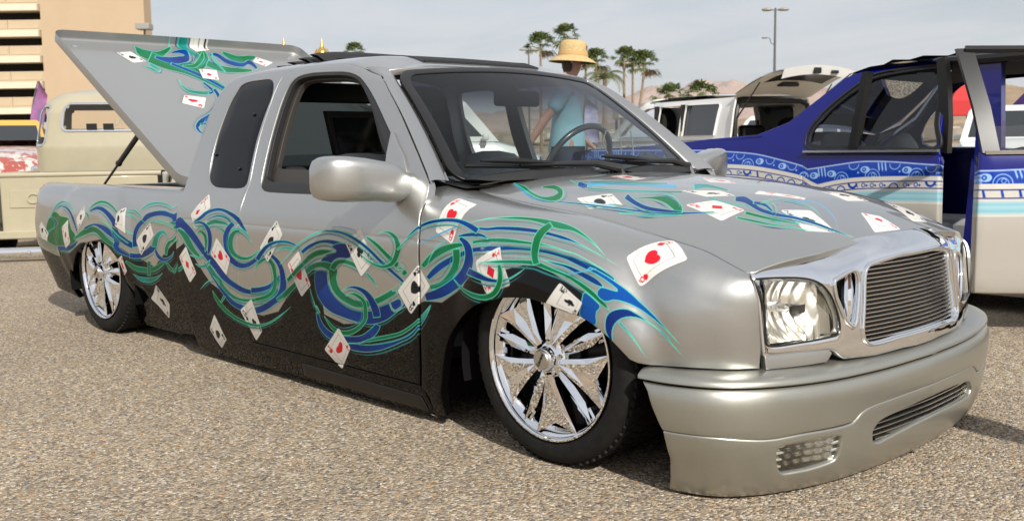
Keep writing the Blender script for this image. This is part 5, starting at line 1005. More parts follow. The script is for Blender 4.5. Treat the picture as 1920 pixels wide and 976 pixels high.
# ---- headlights
LENS = glass('lamp_lens', (.97, .96, .92)); REFL = pbr('lamp_reflector', (.95, .94, .91), .26, .9); 
for s_ in (1, -1):
    hh = hl * np.array([s_, 1])
    L_ = sheet('headlight', lambda y, z: np.stack([nose_x(y, z) + .008 - .0 * y, y, z], -1), inset(hh, (1, 1), .002), [], (1, 1), .02, LENS, TRUCK, .006, rim=.004)
    gy, gz = np.meshgrid(np.linspace(-.612, -.435, 60), np.linspace(.394, .556, 18), indexing='ij')
    r2 = ((gy + .525) / .092) ** 2 + ((gz - .478) / .085) ** 2
    gx = nose_x(gy, gz) - .012 - .055 * np.clip(1 - r2, 0, 1) ** .8 + .0018 * np.cos(gy * 260)
    MB().grid(np.stack([gx, gy * s_, gz], -1)).build('reflector_bowl', REFL, L_, angle=180)
    gy, gz = np.meshgrid(np.linspace(-.435, -.386, 8), np.linspace(.396, .535, 12), indexing='ij')
    gx = nose_x(gy, gz) - .012 - .03 * np.clip(1 - ((gy + .41) / .028) ** 2, 0, 1)
    MB().grid(np.stack([gx, gy * s_, gz], -1)).build('lamp_side_bezel', pbr('grey_bezel', (.42, .41, .37), .25, .6), L_, angle=180)
    gy, gz = np.meshgrid(np.linspace(-.640, -.610, 5), np.linspace(.39, .557, 12), indexing='ij')
    MB().grid(np.stack([nose_x(gy, gz) - .012, gy * s_, gz], -1)).build('lamp_outer_bezel', pbr('grey_bezel', (.42, .41, .37), .25, .6), L_, angle=180)
    bx_ = float(nose_x(np.array(-.525), np.array(.478)))
    MB().tube([(bx_ - .09, -.525 * s_, .478), (bx_ - .045, -.525 * s_, .478)], [.014, .014], 12).tube([(bx_ - .05, -.525 * s_, .478), (bx_ - .02, -.525 * s_, .478), (bx_ - .012, -.525 * s_, .478)], [.012, .012, .003], 12).build('lamp_bulb', CHROME, L_)
    MB().box((bx_ - .02, -.468 * s_, .470), (.02, .034, .022)).build('bulb_shield', SATIN, L_)
    MB().tube(noseO(.010)(smoothpath(inset(hh, (1, 1), .001), 60, True)[:, 0], smoothpath(inset(hh, (1, 1), .001), 60, True)[:, 1]), .0028, 6, closed=True, caps=False).build('lamp_gasket', SATIN, L_)
MB().grid([[(float(nose_x(np.array(y), np.array(z))) - .115, y, z) for y in np.linspace(-.62, .62, 9)] for z in (.32, .56)]).build('front_panel', SATIN, TRUCK)
# ---- bumper
fullB = lambda sec: (lambda u, v: np.where((u > 1)[..., None], bump_P(2 - u, v, sec) * np.array([1, -1, 1]), bump_P(u, v, sec)))
SB = (1.02, .045)
seam = [(0, 4.25), (.075, 4.25), (.2, 4.15), (.335, 3.72), (.43, 3.72), (.53, 3.62), (.60, 3.62), (.625, 3.8), (.655, 4.2), (.70, 4.45), (.80, 4.58), (.92, 4.62), (1, 4.63)]
seam = smoothpath(seam, 60); seamf = np.vstack([seam, np.stack([2 - seam[::-1][1:, 0], seam[::-1][1:, 1]], 1)])
BR = [(0.010, 7.9), (.03, 6.8), (.045, 5.76), (.069, 4.47)]
top_ = [(u, 7.95) for u in np.linspace(.012, 1.988, 40)]
upp = np.vstack([top_, np.array([(2 - a, b) for a, b in BR]), [q for q in seamf[::-1] if .070 < q[0] < 1.93], BR[::-1]])
up_ = sheet('bumper', fullB(BSEC), inset(upp, SB, .0055), [], SB, .025, SATIN_SILVER, TRUCK, .03, rim=.004)
fog = smoothpath(np.array([(.366, 3.15), (.41, 3.28), (.48, 3.30), (.55, 3.22), (.576, 3.05), (.577, 2.5), (.570, 1.85), (.55, 1.6), (.48, 1.45), (.41, 1.42), (.385, 1.6), (.365, 2.3)]), 50, True)
lg = np.array([(.695, 2.6), (.700, 3.0), (.735, 3.42), (.81, 3.58), (.95, 3.74), (1.0, 3.77), (1.12, 3.76), (1.20, 3.70), (1.29, 3.50), (1.325, 3.0), (1.33, 2.6), (1.30, 2.25), (1.20, 2.30), (1.0, 2.35), (.80, 2.1), (.74, 1.95), (.705, 2.1)])
lg = smoothpath(lg, 70, True)
low_edge = [(.042, .05), (.065, 1.1), (.081, 2.26), (.078, 3.3), (.074, 4.1)]
lowp = np.vstack([[q for q in seamf if .074 < q[0] < 1.926], np.array([(2 - a, b) for a, b in low_edge[::-1]]), [(u, .0) for u in np.linspace(1.94, .06, 60)], low_edge])
val = sheet('valance', fullB(BSEC), inset(lowp, SB, .0065), [fog, lg], SB, .022, SATIN_SILVER, up_, .03, rim=.006)
cap = np.vstack([[(u, .02) for u in np.linspace(.006, 1.994, 60)], [(1.997, 2), (1.997, 4)], [(u, 6) for u in np.linspace(1.99, .01, 60)], [(.003, 4), (.003, 2)]])
sheet('bumper_step', fullB(BCAP), cap, [], (1.02, .03), .02, SATIN_SILVER, up_, .012, rim=.002)
# fog lamp and lower grille
fr_ = sheet('fog_lamp', lambda u, v: fullB(BSEC)(u, v) - np.array([.012, -.006, 0]), inset(fog, SB, -.002), [], SB, .02, glass('fog_lens', (.9, .9, .86)), TRUCK, .004, rim=.002)
uu, vv = np.meshgrid(np.linspace(.366, .577, 60), np.linspace(1.42, 3.30, 24), indexing='ij')
Pf = fullB(BSEC)(uu, vv) - np.array([.016, -.007, 0]); Pf[..., 0] -= .003 * np.sin(vv * 16) + .006 * np.cos((uu - .47) * 24) + .0008 * np.sin(uu * 190)
MB().grid(Pf).build('fog_reflector', REFL, fr_, angle=180)
uu, vv = np.meshgrid(np.linspace(.36, .585, 12), np.linspace(1.35, 3.35, 8), indexing='ij'); MB().grid(fullB(BSEC)(uu, vv) - np.array([.055, -.02, 0])).build('lamp_housing', SATIN, fr_)
uu, vv = np.meshgrid(np.linspace(.66, 1.36, 20), np.linspace(1.7, 4.0, 8), indexing='ij'); MB().grid(fullB(BSEC)(uu, vv) - np.array([.06, 0, 0])).build('lower_backing', SATIN, val)
for k, (v, u0, u1) in enumerate(((3.42, .74, 1.30), (3.10, .70, 1.325), (2.80, .70, 1.325), (2.50, .71, 1.325), (2.22, .74, 1.28), (1.97, .735, .80))):
    q = fullB(BSEC)(np.linspace(u0 - .012, u1 + .012, 15), np.full(15, v)); q[:, 0] -= .014
    MB().grid([q + np.array([0, 0, .0024]), q + np.array([.004, 0, .0012]), q + np.array([.004, 0, -.0012]), q + np.array([0, 0, -.0024]), q + np.array([-.014, 0, -.0024]), q + np.array([-.014, 0, .0024])], closeu=True).build('lower_grille_bar', ALU, val, angle=50)
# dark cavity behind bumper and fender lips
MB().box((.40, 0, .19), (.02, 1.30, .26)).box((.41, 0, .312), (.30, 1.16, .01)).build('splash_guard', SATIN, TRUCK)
# ---- wheel houses and underbody
MATT = pbr('matt_black', (.006, .006, .006), .9, spec=.1)
for s_ in (1, -1):
    for (cx, cz, R_, y0, y1) in ((-.01, .26, .36, .50, .82), (-3.12, .26, .40, .50, .82)):
        a = np.linspace(-.25, math.pi + .25, 26)
        MB().grid([[(cx + R_ * math.cos(t), s_ * y, cz + R_ * .86 * math.sin(t)) for y in (y0, y1 - .02)] for t in a]).grid([[(cx + R_ * k * math.cos(t), s_ * y0, cz + R_ * .86 * k * math.sin(t)) for k in (0, 1)] for t in a]).build('wheel_house', MATT, TRUCK)
MB().box((-1.35, 0, .13), (1.6, 1.42, .10)).box((-1.7, 0, .24), (4.2, .8, .08)).box((.2, 0, .20), (.7, .9, .12)).build('underbody', SATIN, TRUCK)
for s_ in (-1, 1): MB().box((-3.50, s_ * .66, .24), (.16, .08, .10)).build('mudflap', SATIN, TRUCK, bevel=.01)
# ---- wheels
def wheel(cx, side, first=None):
    if first is not None:
        w = first.copy(); COL.objects.link(w); w.parent = TRUCK; w.location = (cx, side * .68, .306)
        w.rotation_euler = (0, 0, 0 if side < 0 else math.pi)
        for ch in first.children: c = ch.copy(); COL.objects.link(c); c.parent = w
        return w
    # local frame: outer face towards -y, centre of the tyre width at y = 0
    rim_prof = [(.215, .115), (.222, .09), (.215, .03), (.19, .0), (.19, -.04), (.205, -.075), (.212, -.100), (.2215, -.108), (.229, -.112), (.2345, -.118), (.2365, -.124), (.235, -.128), (.2305, -.129), (.2255, -.125), (.2235, -.117)]
    w = MB().lathe(rim_prof, 72, axis='y').build('wheel', CHROME, TRUCK, angle=50, loc=(cx, side * .68, .306))
    tp = [(.2345, .11), (.262, .122), (.290, .118), (.301, .105), (.306, .08), (.306, -.08), (.301, -.105), (.290, -.121), (.272, -.127), (.252, -.126), (.240, -.122), (.2355, -.116)]
    MB().lathe(tp, 72, axis='y').build('tyre', RUBBER, w, angle=45)
    tr = MB()
    for i in range(72):
        a = i * 2 * math.pi / 72
        for (y, yw, sk, dx) in ((-.088, .036, .35, 0), (-.045, .034, -.3, .04), (.0, .034, .3, 0), (.045, .034, -.3, .04), (.088, .036, .35, 0)):
            R3 = np.array(Matrix.Rotation(-(a + dx), 3, 'Y') @ Matrix.Rotation(sk, 3, 'X'))
            tr.box(np.array(Matrix.Rotation(-(a + dx), 3, 'Y') @ Vector((.3055, y, 0))), (.006 if abs(y) < .08 else .008, yw, .0205), R3)
    kind(tr.build('tread_blocks', RUBBER, w, smooth=False), 'stuff')
    # dished dark barrel behind the spokes
    MB().lathe([(.02, -.035), (.10, -.03), (.19, -.02), (.21, -.06)], 48, axis='y').build('brake_disc', pbr('brake_iron', (.05, .05, .05), .4, .6), w)
    # five fishtail spokes, each spreading to two points with a hollow end, and five slim struts with a little frame between them
    def P_(r, deg, y): a = math.radians(deg); return (r * math.cos(a), y, r * math.sin(a))
    def fishtail():
        m = MB(); v = []; H = 20.5
        ed_ = [(.046, 17, -.124), (.085, 17, -.121), (.125, 17.5, -.118), (.165, 18.5, -.116), (.200, 19.8, -.115), (.2275, H, -.116)]
        inn = [(.2275, H, -.116), (.212, 15, -.115), (.198, 9.5, -.115), (.188, 4.5, -.116), (.183, 0, -.117)]
        mid = [(.046, 0, -.128), (.090, 0, -.122), (.130, 0, -.117), (.183, 0, -.117)]
        for sg in (1, -1):
            E_ = [P_(r, sg * a, y) for r, a, y in ed_]; I_ = [P_(r, sg * a, y) for r, a, y in inn]; M_ = [P_(r, 0, y) for r, a, y in mid]
            ridge = [P_(.085, sg * 8.5, -.1285), P_(.15, sg * 12.5, -.1215)]
            pts = E_ + I_[1:] + M_[:3] + ridge                      # 0-5 edge, 6-9 hollow, 10-12 middle, 13-14 ridge
            f = [(0, 1, 13, 10), (1, 2, 14, 13), (2, 3, 14), (3, 4, 14), (4, 5, 14), (14, 5, 6), (14, 6, 7), (14, 7, 8), (10, 13, 11), (11, 13, 14, 12), (12, 14, 8, 9)]
            m.add(pts, f)
            back = [(x, -.060, z) for x, y, z in E_ + I_[1:]]; loop = E_ + I_[1:]
            m.add(loop + back, [(i, i + 1, 10 + i + 1, 10 + i) for i in range(9)])
        return m.mesh('spoke', smooth=False)
    def strut():
        m = MB(); q = [(.046, 11, -.112), (.11, 9.0, -.106), (.165, 6.5, -.105), (.226, 0, -.110), (.165, -6.5, -.105), (.11, -9.0, -.106), (.046, -11, -.112)]
        p = [P_(*a) for a in q]; r_ = [P_(.07, 0, -.120), P_(.15, 0, -.114)]
        m.add(p + r_, [(0, 1, 7), (1, 8, 7), (1, 2, 8), (2, 3, 8), (3, 4, 8), (4, 5, 8), (5, 7, 8), (5, 6, 7), (6, 0, 7)]); m.add(p + [(x, -.06, z) for x, y, z in p], [(i, (i + 1) % 7, 7 + (i + 1) % 7, 7 + i) for i in range(7)])
        o = [P_(.183, 6, -.100), P_(.218, 5, -.104), P_(.218, -5, -.104), P_(.183, -6, -.100)]; n_ = [P_(.190, 3.6, -.104), P_(.211, 3.2, -.106), P_(.211, -3.2, -.106), P_(.190, -3.6, -.104)]; bk = [(x, -.075, z) for x, y, z in o]; bi = [(x, -.075, z) for x, y, z in n_]
        m.add(o + n_ + bk + bi, [(i, (i + 1) % 4, 4 + (i + 1) % 4, 4 + i) for i in range(4)] + [(i, (i + 1) % 4, 8 + (i + 1) % 4, 8 + i) for i in range(4)] + [(4 + i, 4 + (i + 1) % 4, 12 + (i + 1) % 4, 12 + i) for i in range(4)])
        return m.mesh('strut', smooth=False)
    me1, me2 = fishtail(), strut()
    for k in range(5):
        s = obj('spoke', me1, CHROME, w); s.rotation_euler = (0, math.radians(-(-10.5 + 72 * k)), 0)
        s = obj('strut', me2, CHROME, w); s.rotation_euler = (0, math.radians(-(25.5 + 72 * k)), 0)
    MB().lathe([(.0, -.150), (.020, -.149), (.030, -.145), (.034, -.138), (.036, -.125), (.050, -.118), (.058, -.108), (.062, -.09), (.062, -.05)], 40, axis='y').build('hub', CHROME, w, angle=40)
    MB().lathe([(0, -.1525), (.0255, -.1515), (.028, -.1490), (.029, -.146)], 36, axis='y').build('hub_cap', pbr('satin_cap', (.55, .53, .50), .30, 1.0), w)
    for k in range(5):
        a = math.radians(14 + 72 * k); MB().lathe([(0, -.125), (.006, -.125), (.0075, -.121), (.0075, -.10)], 8, (.046 * math.cos(a), 0, .046 * math.sin(a)), 'y').build('wheel_nut', CHROME, w)
    MB().tube([(.200, -.06, .022), (.198, -.096, .022)], .004, 8).build('valve_stem', CHROME, w)
    # little raised script on the cap
    cu = bpy.data.curves.new('cap_script', 'FONT'); cu.body = 'Lexani'; cu.size = .0165; cu.align_x = 'CENTER'; cu.align_y = 'CENTER'; cu.extrude = .0005; cu.shear = .25
    to = bpy.data.objects.new('tmp', cu); COL.objects.link(to); dg = bpy.context.evaluated_depsgraph_get(); me = bpy.data.meshes.new_from_object(to.evaluated_get(dg)); bpy.data.objects.remove(to)
    t = obj('cap_lettering', me, SATIN, w, (0, -.1532, 0)); t.rotation_euler = (math.pi / 2, math.radians(-62), 0)
    return w
w1 = wheel(0.0, -1); w2 = wheel(-3.096, -1, w1)
wheel(0.0, 1, w1); wheel(-3.096, 1, w1)
for ch in w2.children:
    pass
w2.rotation_euler = (0, math.radians(22), 0)
# ---- cabin
LEATH = pbr('grey_leather', (.45, .45, .44), .5, noise=(30, .12)); DASH = pbr('dash_vinyl', (.13, .15, .155), .55, bump=(400, .2, .001)); DARK = pbr('dark_vinyl', (.02, .02, .021), .6)
MB().box((-1.35, 0, .22), (1.55, 1.46, .04)).build('cab_floor', DARK, TRUCK)
yy = np.linspace(-.66, .66, 25); dp = []
for k, (dx, dz) in enumerate(((.03, .770), (-.03, .778), (-.10, .792), (-.17, .800), (-.22, .790), (-.245, .760), (-.25, .68), (-.20, .55))):
    dp.append([(-.56 + dx + .07 * (1 - (y / .67) ** 2), y, dz + (.028 * math.exp(-((y - .38) / .17) ** 2) if k in (2, 3, 4, 5) else 0)) for y in yy])
dash = MB().grid(dp).build('dashboard', DASH, TRUCK, angle=180)
sw = MB(); c = np.array([-.96, .38, .815]); tilt = math.radians(28)
ax = np.array([math.sin(tilt), 0, math.cos(tilt)]); ux = np.array([math.cos(tilt), 0, -math.sin(tilt)]); uy = np.array([0, 1., 0])
ax, ux = np.array([-math.cos(tilt), 0, math.sin(tilt)]), np.array([math.sin(tilt), 0, math.cos(tilt)])
rg = [c + .185 * (math.cos(a) * uy + math.sin(a) * ux) for a in np.arange(48) * 2 * math.pi / 48]
swo = MB().tube(rg, .0135, 10, closed=True, caps=False).build('steering_wheel', pbr('grey_rim', (.42, .44, .44), .28, .5, coat=.5), TRUCK, angle=180)
for a in (200, 340, 90 + 180): 
    d = math.cos(math.radians(a)) * uy + math.sin(math.radians(a)) * ux; MB().tube([c + d * .03 - ax * .02, c + d * .175], [.016, .010], 8).build('wheel_spoke', CHROME, swo)
MB().tube([c - ax * .30, c - ax * .02], [.03, .035], 12).build('steering_column', DARK, TRUCK)
def seat(y):
    s = MB(); rows = []
    for z, x, w, d in ((.30, -1.28, .22, .10), (.45, -1.36, .235, .10), (.66, -1.42, .235, .095), (.80, -1.46, .21, .085), (.865, -1.48, .14, .06), (.88, -1.485, .05, .03)):
        rows.append([(x + d * .5 * np.sign(math.sin(a)) * abs(math.sin(a)) ** .7, y + w * np.sign(math.cos(a)) * abs(math.cos(a)) ** .6, z) for a in np.arange(24) * 2 * math.pi / 24])
    so_ = s.grid(rows, closev=True).build('seat', LEATH, TRUCK, angle=180)
    MB().box((-1.15, y, .30), (.5, .46, .12)).build('seat_cushion', LEATH, so_, bevel=.03)
    return so_
seat(-.37); seat(.37)
# card painted on the near seat back
q = MB().add([(-1.375, -.30, .775), (-1.385, -.20, .82), (-1.385, -.135, .73), (-1.375, -.235, .69)], [(0, 1, 2, 3)]); q.build('seat_card', pbr('card_white', (.72, .70, .64), .5), TRUCK)
# rear enclosure with a screen in a sloped frame
MB().box((-1.95, 0, .55), (.36, 1.36, .55)).build('rear_box', DARK, TRUCK, bevel=.03)
SCR = empty_part = None
a0 = np.array([-1.78, -.278, .872]); u_ = np.array([0.0, 1., 0.0]); v_ = np.array([.02, -.16, .19]); v_ = np.array([0., -.22, .97]); v_ /= np.linalg.norm(v_); n_ = np.cross(u_, v_)
def slab(o, w, h, t, off=0): return [o + n_ * off + u_ * (w * i) + v_ * (h * j) + n_ * (t * k) for k in (0, -1) for j in (0, 1) for i in (0, 1)]
def slabm(o, w, h, t, off=0): 
    return MB().add(slab(o, w, h, t, off), [(0, 1, 3, 2), (4, 6, 7, 5), (0, 4, 5, 1), (2, 3, 7, 6), (0, 2, 6, 4), (1, 5, 7, 3)])
# panel behind the seats, seen through the open window
mon = slabm(a0, .285, .195, .03).build('monitor', pbr('monitor_frame', (.05, .05, .05), .35), TRUCK, bevel=.004)
slabm(a0 + u_ * .024 + v_ * .010, .225, .155, .002, .003).build('screen', pbr('screen_glass', (.006, .006, .007), .08), mon)
# headliner
ys_ = np.linspace(-.54, .54, 13)
MB().grid([[(x, y, roofz(x, y) - .025) for y in ys_] for x in np.linspace(-1.1, -2.05, 10)]).build('headliner', pbr('headliner_cloth', (.03, .03, .032), .9), TRUCK)
MB().grid([[(-.86, y, z) for y in (-.12, .12)] for z in (1.055, 1.115)]).build('mirror_back', DARK, TRUCK) if False else None
im = MB().box((-.93, 0, 1.085), (.025, .24, .062)).build('interior_mirror', DARK, TRUCK, bevel=.012)
MB().tube([(-.93, 0, 1.11), (-.975, 0, 1.17)], .008, 8).build('mirror_stalk', DARK, im)
# door cards inside
for s_ in (-1, 1):
    MB().grid([[(x, s_ * y, z) for x in (-.60, -1.62)] for y, z in ((.755, .25), (.775, .5), (.765, .70), (.742, .738))]).build('door_card', DARK, TRUCK)
# inner frame of the far cab side so that light only enters through openings
# leaflet and hanging wire on the dash corner
MB().add([(-.66, .44, .835), (-.60, .53, .812), (-.66, .585, .85), (-.715, .50, .875)], [(0, 1, 2, 3)]).build('dash_leaflet', pbr('leaflet', (.25, .25, .27), .4, noise=(60, 1, (.03, .03, .04))), TRUCK)
MB().tube([(-.70, .36, .835), (-.705, .362, .95), (-.72, .37, .955), (-.73, .30, .955), (-.73, .28, .91), (-.72, .30, .865)], .0022, 6).tube([(-.68, .42, .83), (-.70, .42, .955)], .003, 6).build('wire_stand', pbr('white_wire', (.8, .8, .8), .4), TRUCK)
MB().add([(-.600, .600, .81), (-.575, .62, .80), (-.585, .645, .815), (-.61, .625, .825)], [(0, 1, 2, 3)]).build('inspection_sticker', pbr('sticker_white', (.75, .75, .78), .5), TRUCK)
# ================================================================== blue and white sedan parked beyond the pickup, doors open
def sedan():
    T = empty('sedan', 'blue and white sedan with bandana stripe and its front door open', 'car')
    cv = Canvas(-3.3, 1.9, 0, 1.45, .0035)
    deep, band, white, sil = (3, 12, 108), (14, 56, 156), (206, 202, 194), (176, 171, 162)
    top = [(-3.3, .86), (-2.06, .854), (-1.854, .849), (-1.555, .831), (-1.374, .798), (-1.192, .755), (-1.18, .735), (-1.0, .76), (-.82, .783), (-.637, .781), (-.43, .767), (-.1, .755), (.4, .775), (1.0, .78), (1.9, .74)]
    bot = [(-3.3, .775), (-1.944, .768), (-1.692, .769), (-1.474, .753), (-1.199, .705), (-1.098, .655), (-.998, .676), (-.812, .70), (-.425, .71), (-.1, .70), (.4, .705), (1.0, .70), (1.9, .67)]
    wb = [(x, z - .028) for x, z in bot]; lb = [(x, z - .066) for x, z in bot]
    full = lambda a, b: np.vstack([a, b[::-1]])
    base = [(-3.3, 0), (1.9, 0)]
    cv.shape(np.array([(-3.3, 0), (1.9, 0), (1.9, 1.45), (-3.3, 1.45)]), deep)
    tp, bt, w_, l_ = (smoothpath(np.array(q), 90) for q in (top, bot, wb, lb))
    cv.shape(np.vstack([tp + (0, .008), [(1.9, 0), (-3.3, 0)]]), (160, 180, 214))
    cv.shape(np.vstack([tp, [(1.9, 0), (-3.3, 0)]]), band)
    cv.shape(np.vstack([bt, [(1.9, 0), (-3.3, 0)]]), white)
    cv.shape(np.vstack([w_, l_[::-1]]), (200, 196, 188)); 
    for q in (w_, l_):
        cv.shape(np.vstack([q + (0, .0025), (q - (0, .0025))[::-1]]), (30, 36, 110))
    for k, (o, c, al) in enumerate(((.095, (60, 170, 205), 1), (.112, (150, 200, 214), 1), (.125, (66, 168, 200), 1))):
        h = .012; P = np.vstack([bt - (0, o - h / 2), (bt - (0, o + h / 2))[::-1]]); D, win = cv.sdf(P, 10)
        if D is not None: cv.over(win, np.array(c) / 255, np.clip((D + 4) / 8, 0, 1) * .8)
    cv.shape(np.vstack([bt - (0, .15), [(1.9, 0), (-3.3, 0)]]), sil)
    R = random.Random(5); pale = (150, 184, 226)
    def arc(cx, cz, r, a0, a1, w, col):
        a = np.radians(np.linspace(a0, a1, 24)); cv.shape(np.vstack([np.stack([cx + r * np.cos(a), cz + r * np.sin(a)], 1), np.stack([cx + (r - w) * np.cos(a), cz + (r - w) * np.sin(a)], 1)[::-1]]), col)
    x = -3.2
    ip = lambda q, x: float(np.interp(x, [p[0] for p in q], [p[1] for p in q]))
    while x < 1.8:
        zt, zb = ip(top, x), ip(bot, x); m, hh = (zt + zb) / 2, (zt - zb); kd = R.random()
        if kd < .3:                                           # paisley drop
            a = np.linspace(0, 2 * math.pi, 26); r = .022 * (1 + .55 * np.cos(a / 2) ** 6); cv.shape(np.stack([x + r * np.cos(a), m + r * np.sin(a) * .8], 1), pale); arc(x, m, .012, 0, 360, .007, band)
        elif kd < .55: arc(x, zb, min(.045, hh * .8), 0, 180, .005, pale); arc(x, zb, .028, 0, 180, .004, pale); arc(x + .004, zb + .012, .012, 0, 360, .004, pale)
        elif kd < .75:
            for j in range(3): cv.shape(np.array([(x - .03 + .02 * j, zt), (x - .022 + .02 * j, zt), (x - .012 + .02 * j, m), (x - .016 + .02 * j, m - .012), (x - .021 + .02 * j, m)]), pale)
        else:
            arc(x, zt - .006, .032, 180, 360, .005, pale); arc(x + .03, m - .01, .006, 0, 360, .006, pale)
        z2 = ip(wb, x); k2 = R.random()
        if k2 < .35: arc(x, z2 - .034, .028, 0, 180, .006, band)
        elif k2 < .6: arc(x, z2 - .002, .03, 180, 360, .012, band); arc(x + .03, z2 - .02, .004, 0, 360, .004, band)
        elif k2 < .8: cv.shape(np.array([(x - .01, z2), (x, z2), (x + .008, z2 - .034), (x - .004, z2 - .034)]), band)
        else: arc(x, z2 - .018, .012, 0, 360, .004, band); arc(x + .02, z2 - .02, .006, 0, 360, .006, band)
        x += R.uniform(.05, .085)
    PM = bpy.data.materials.new('sedan_paint'); PM.use_nodes = True; t = PM.node_tree; b = t.nodes['Principled BSDF']; im = t.nodes.new('ShaderNodeTexImage'); im.image = cv.image('sedan_artwork'); im.extension = 'EXTEND'
    t.links.new(im.outputs[0], b.inputs['Base Color']); b.inputs['Metallic'].default_value = .0; b.inputs['Specular IOR Level'].default_value = .1; b.inputs['Roughness'].default_value = .28; b.inputs['Coat Weight'].default_value = 1
    uvf = lambda x, z: cv.uv(x, z)
    BLUE = pbr('deep_blue_paint', (.003, .008, .17), .25, .2, coat=1.0); BLKT = TRIM; WHT = pbr('pearl_white_paint', (.62, .59, .54), .3, .1, coat=1)
    def W2(z): return np.interp(z, [0, .10, .25, .5, .75, .86, 1.1, 1.3, 1.36], [2.70, 2.66, 2.62, 2.60, 2.615, 2.64, 2.72, 2.80, 2.92])
    def side(x, z): 
        tail = np.clip((-2.75 - np.asarray(x)) / .35, 0, 1) ** 2 * .12 + np.clip((np.asarray(x) - 1.35) / .45, 0, 1) ** 2 * .15
        return np.stack([x, W2(z) + tail, z], -1)
    rl = [(-1.54, .946), (-1.331, 1.019), (-1.181, 1.141), (-1.02, 1.269), (-.896, 1.31), (-.607, 1.335), (-.456, 1.34), (-.405, 1.34)]
    arch = lambda cx, r: [(cx + r * math.cos(a), .26 + r * math.sin(a)) for a in np.linspace(math.pi + .55, -.55, 22)]
    ra = arch(-2.05, .32)
    quarter = np.vstack([[(-3.08, .20), (-3.1, .5), (-3.08, .78), (-3.03, .86), (-2.6, .875), (-2.2, .897), (-1.888, .926)], rl, [(-.43, 1.338), (-.415, 1.20), (-.40, .86), (-.395, .83)], [(-1.19, .835), (-1.196, .70), (-1.19, .45), (-1.30, .25), (-1.45, .13)], ra[::-1]])
    win = smoothpath(np.array([(-1.15, .862), (-1.196, .905), (-1.189, .974), (-1.124, 1.067), (-1.021, 1.163), (-.909, 1.248), (-.845, 1.283), (-.664, 1.309), (-.46, 1.318), (-.435, 1.30), (-.43, 1.165), (-.424, 1.0), (-.415, .845), (-.80, .852)]), 60, True)
    q = sheet('rear_quarter', side, quarter, [win], (1, 1), .05, PM, T, .03, rim=.004, uv=uvf)
    mirror_y = lambda o, nm, mats: (lambda c: c)(None)
    def far(o, name, mats):
        me = o.data.copy(); c = np.zeros(len(me.vertices) * 3); me.vertices.foreach_get('co', c); c = c.reshape(-1, 3); c[:, 1] = 6.9 - c[:, 1]; me.vertices.foreach_set('co', c.ravel()); me.flip_normals(); me.materials.clear(); [me.materials.append(m) for m in mats]; return obj(name, me, None, T)
    far(q, 'rear_quarter', [BLUE])
    sheet('window_moulding', lambda x, z: side(x, z) - np.array([0, .004, 0]), inset(win, (1, 1), -.006), [inset(win, (1, 1), .0)], (1, 1), .03, TRIM, q, .01, rim=.003)
    sheet('window_gasket', lambda x, z: side(x, z) + np.array([0, .006, 0]), inset(win, (1, 1), -.002), [inset(win, (1, 1), .022)], (1, 1), .03, SATIN, q, .02, rim=.003)
    MB().prism([(-.84, 1.29), (-.805, 1.29), (-.875, .855), (-.915, .855)], 2.63, 2.70, 'y').build('window_divider', SATIN, q)
    sheet('vent_pane', lambda x, z: side(x, z) + np.array([0, .022, 0]), inset(win, (1, 1), .012), [], (1, 1), .08, glass('sedan_side_glass', (.42, .45, .48)), q, .003, rim=.001)
    rd = np.array([(-1.186, .45), (-1.186, .828), (-.40, .822), (-.388, .80), (-.378, .5), (-.38, .22), (-1.28, .22)])
    d_ = sheet('rear_door', side, inset(rd, (1, 1), .003), [], (1, 1), .05, PM, T, .05, rim=.012, uv=uvf)
    far(d_, 'rear_door', [BLUE])
    MB().box((-.79, 2.622, .845), (.80, .03, .012)).build('door_moulding', ALU, d_)
    MB().prism([(-.435, .84), (-.375, .83), (-.372, 1.0), (-.385, 1.2), (-.405, 1.345), (-.45, 1.335), (-.43, 1.1)], 2.70, 2.76, 'y').build('centre_pillar', SATIN, T)
    sl = np.array([(-1.30, .09), (-1.30, .175), (-.3, .19), (1.05, .19), (1.05, .10)])
    s_ = sheet('sill', side, sl, [], (1, 1), .05, WHT, T, .05, rim=.012); far(s_, 'sill', [WHT])
    fq = np.array([(.98, .20), (.98, .5), (.96, .84), (1.5, .80), (1.75, .70), (1.80, .5), (1.78, .22)] + arch(1.33, .32))
    fq = np.vstack([[(1.0, .20), (.99, .5), (.97, .84), (1.5, .80), (1.75, .70), (1.80, .5), (1.78, .22)], [(1.66, .16)], arch(1.33, .32)[::-1][1:-1], [(1.02, .14)]])
    f_ = sheet('front_wing', side, fq, [], (1, 1), .06, PM, T, .03, rim=.004, uv=uvf); far(f_, 'front_wing', [BLUE])
    # boot lid, rear screen, roof, bonnet
    yy = np.linspace(2.66, 4.24, 14); mid = 3.45
    crown = lambda y: 1 - ((y - mid) / .79) ** 2
    MB().grid([[(x, y, z + .03 * crown(y)) for y in yy] for x, z in ((-3.12, .45), (-3.13, .70), (-3.07, .85), (-2.9, .872), (-2.4, .885), (-1.9, .915), (-1.5, .938))]).build('boot_lid', BLUE, T, angle=60)
    y2 = lambda a, b: np.linspace(a, 6.9 - a, 12)
    rs = MB().grid([[(x, y, z + .05 * crown(y)) for y in np.linspace(a, 6.9 - a, 12)] for x, z, a in ((-1.52, .94, 2.70), (-1.32, 1.03, 2.74), (-1.16, 1.15, 2.79), (-.99, 1.285, 2.84))]).build('rear_screen', glass('sedan_rear_glass', (.22, .25, .28)), T)
    MB().grid([[(x - .015, y, z + .05 * crown(y) - .01) for y in (a, a + .03)] for x, z, a in ((-1.50, .95, 2.67), (-1.32, 1.035, 2.71), (-1.16, 1.155, 2.76), (-.99, 1.29, 2.81))]).build('screen_surround', SATIN, rs)
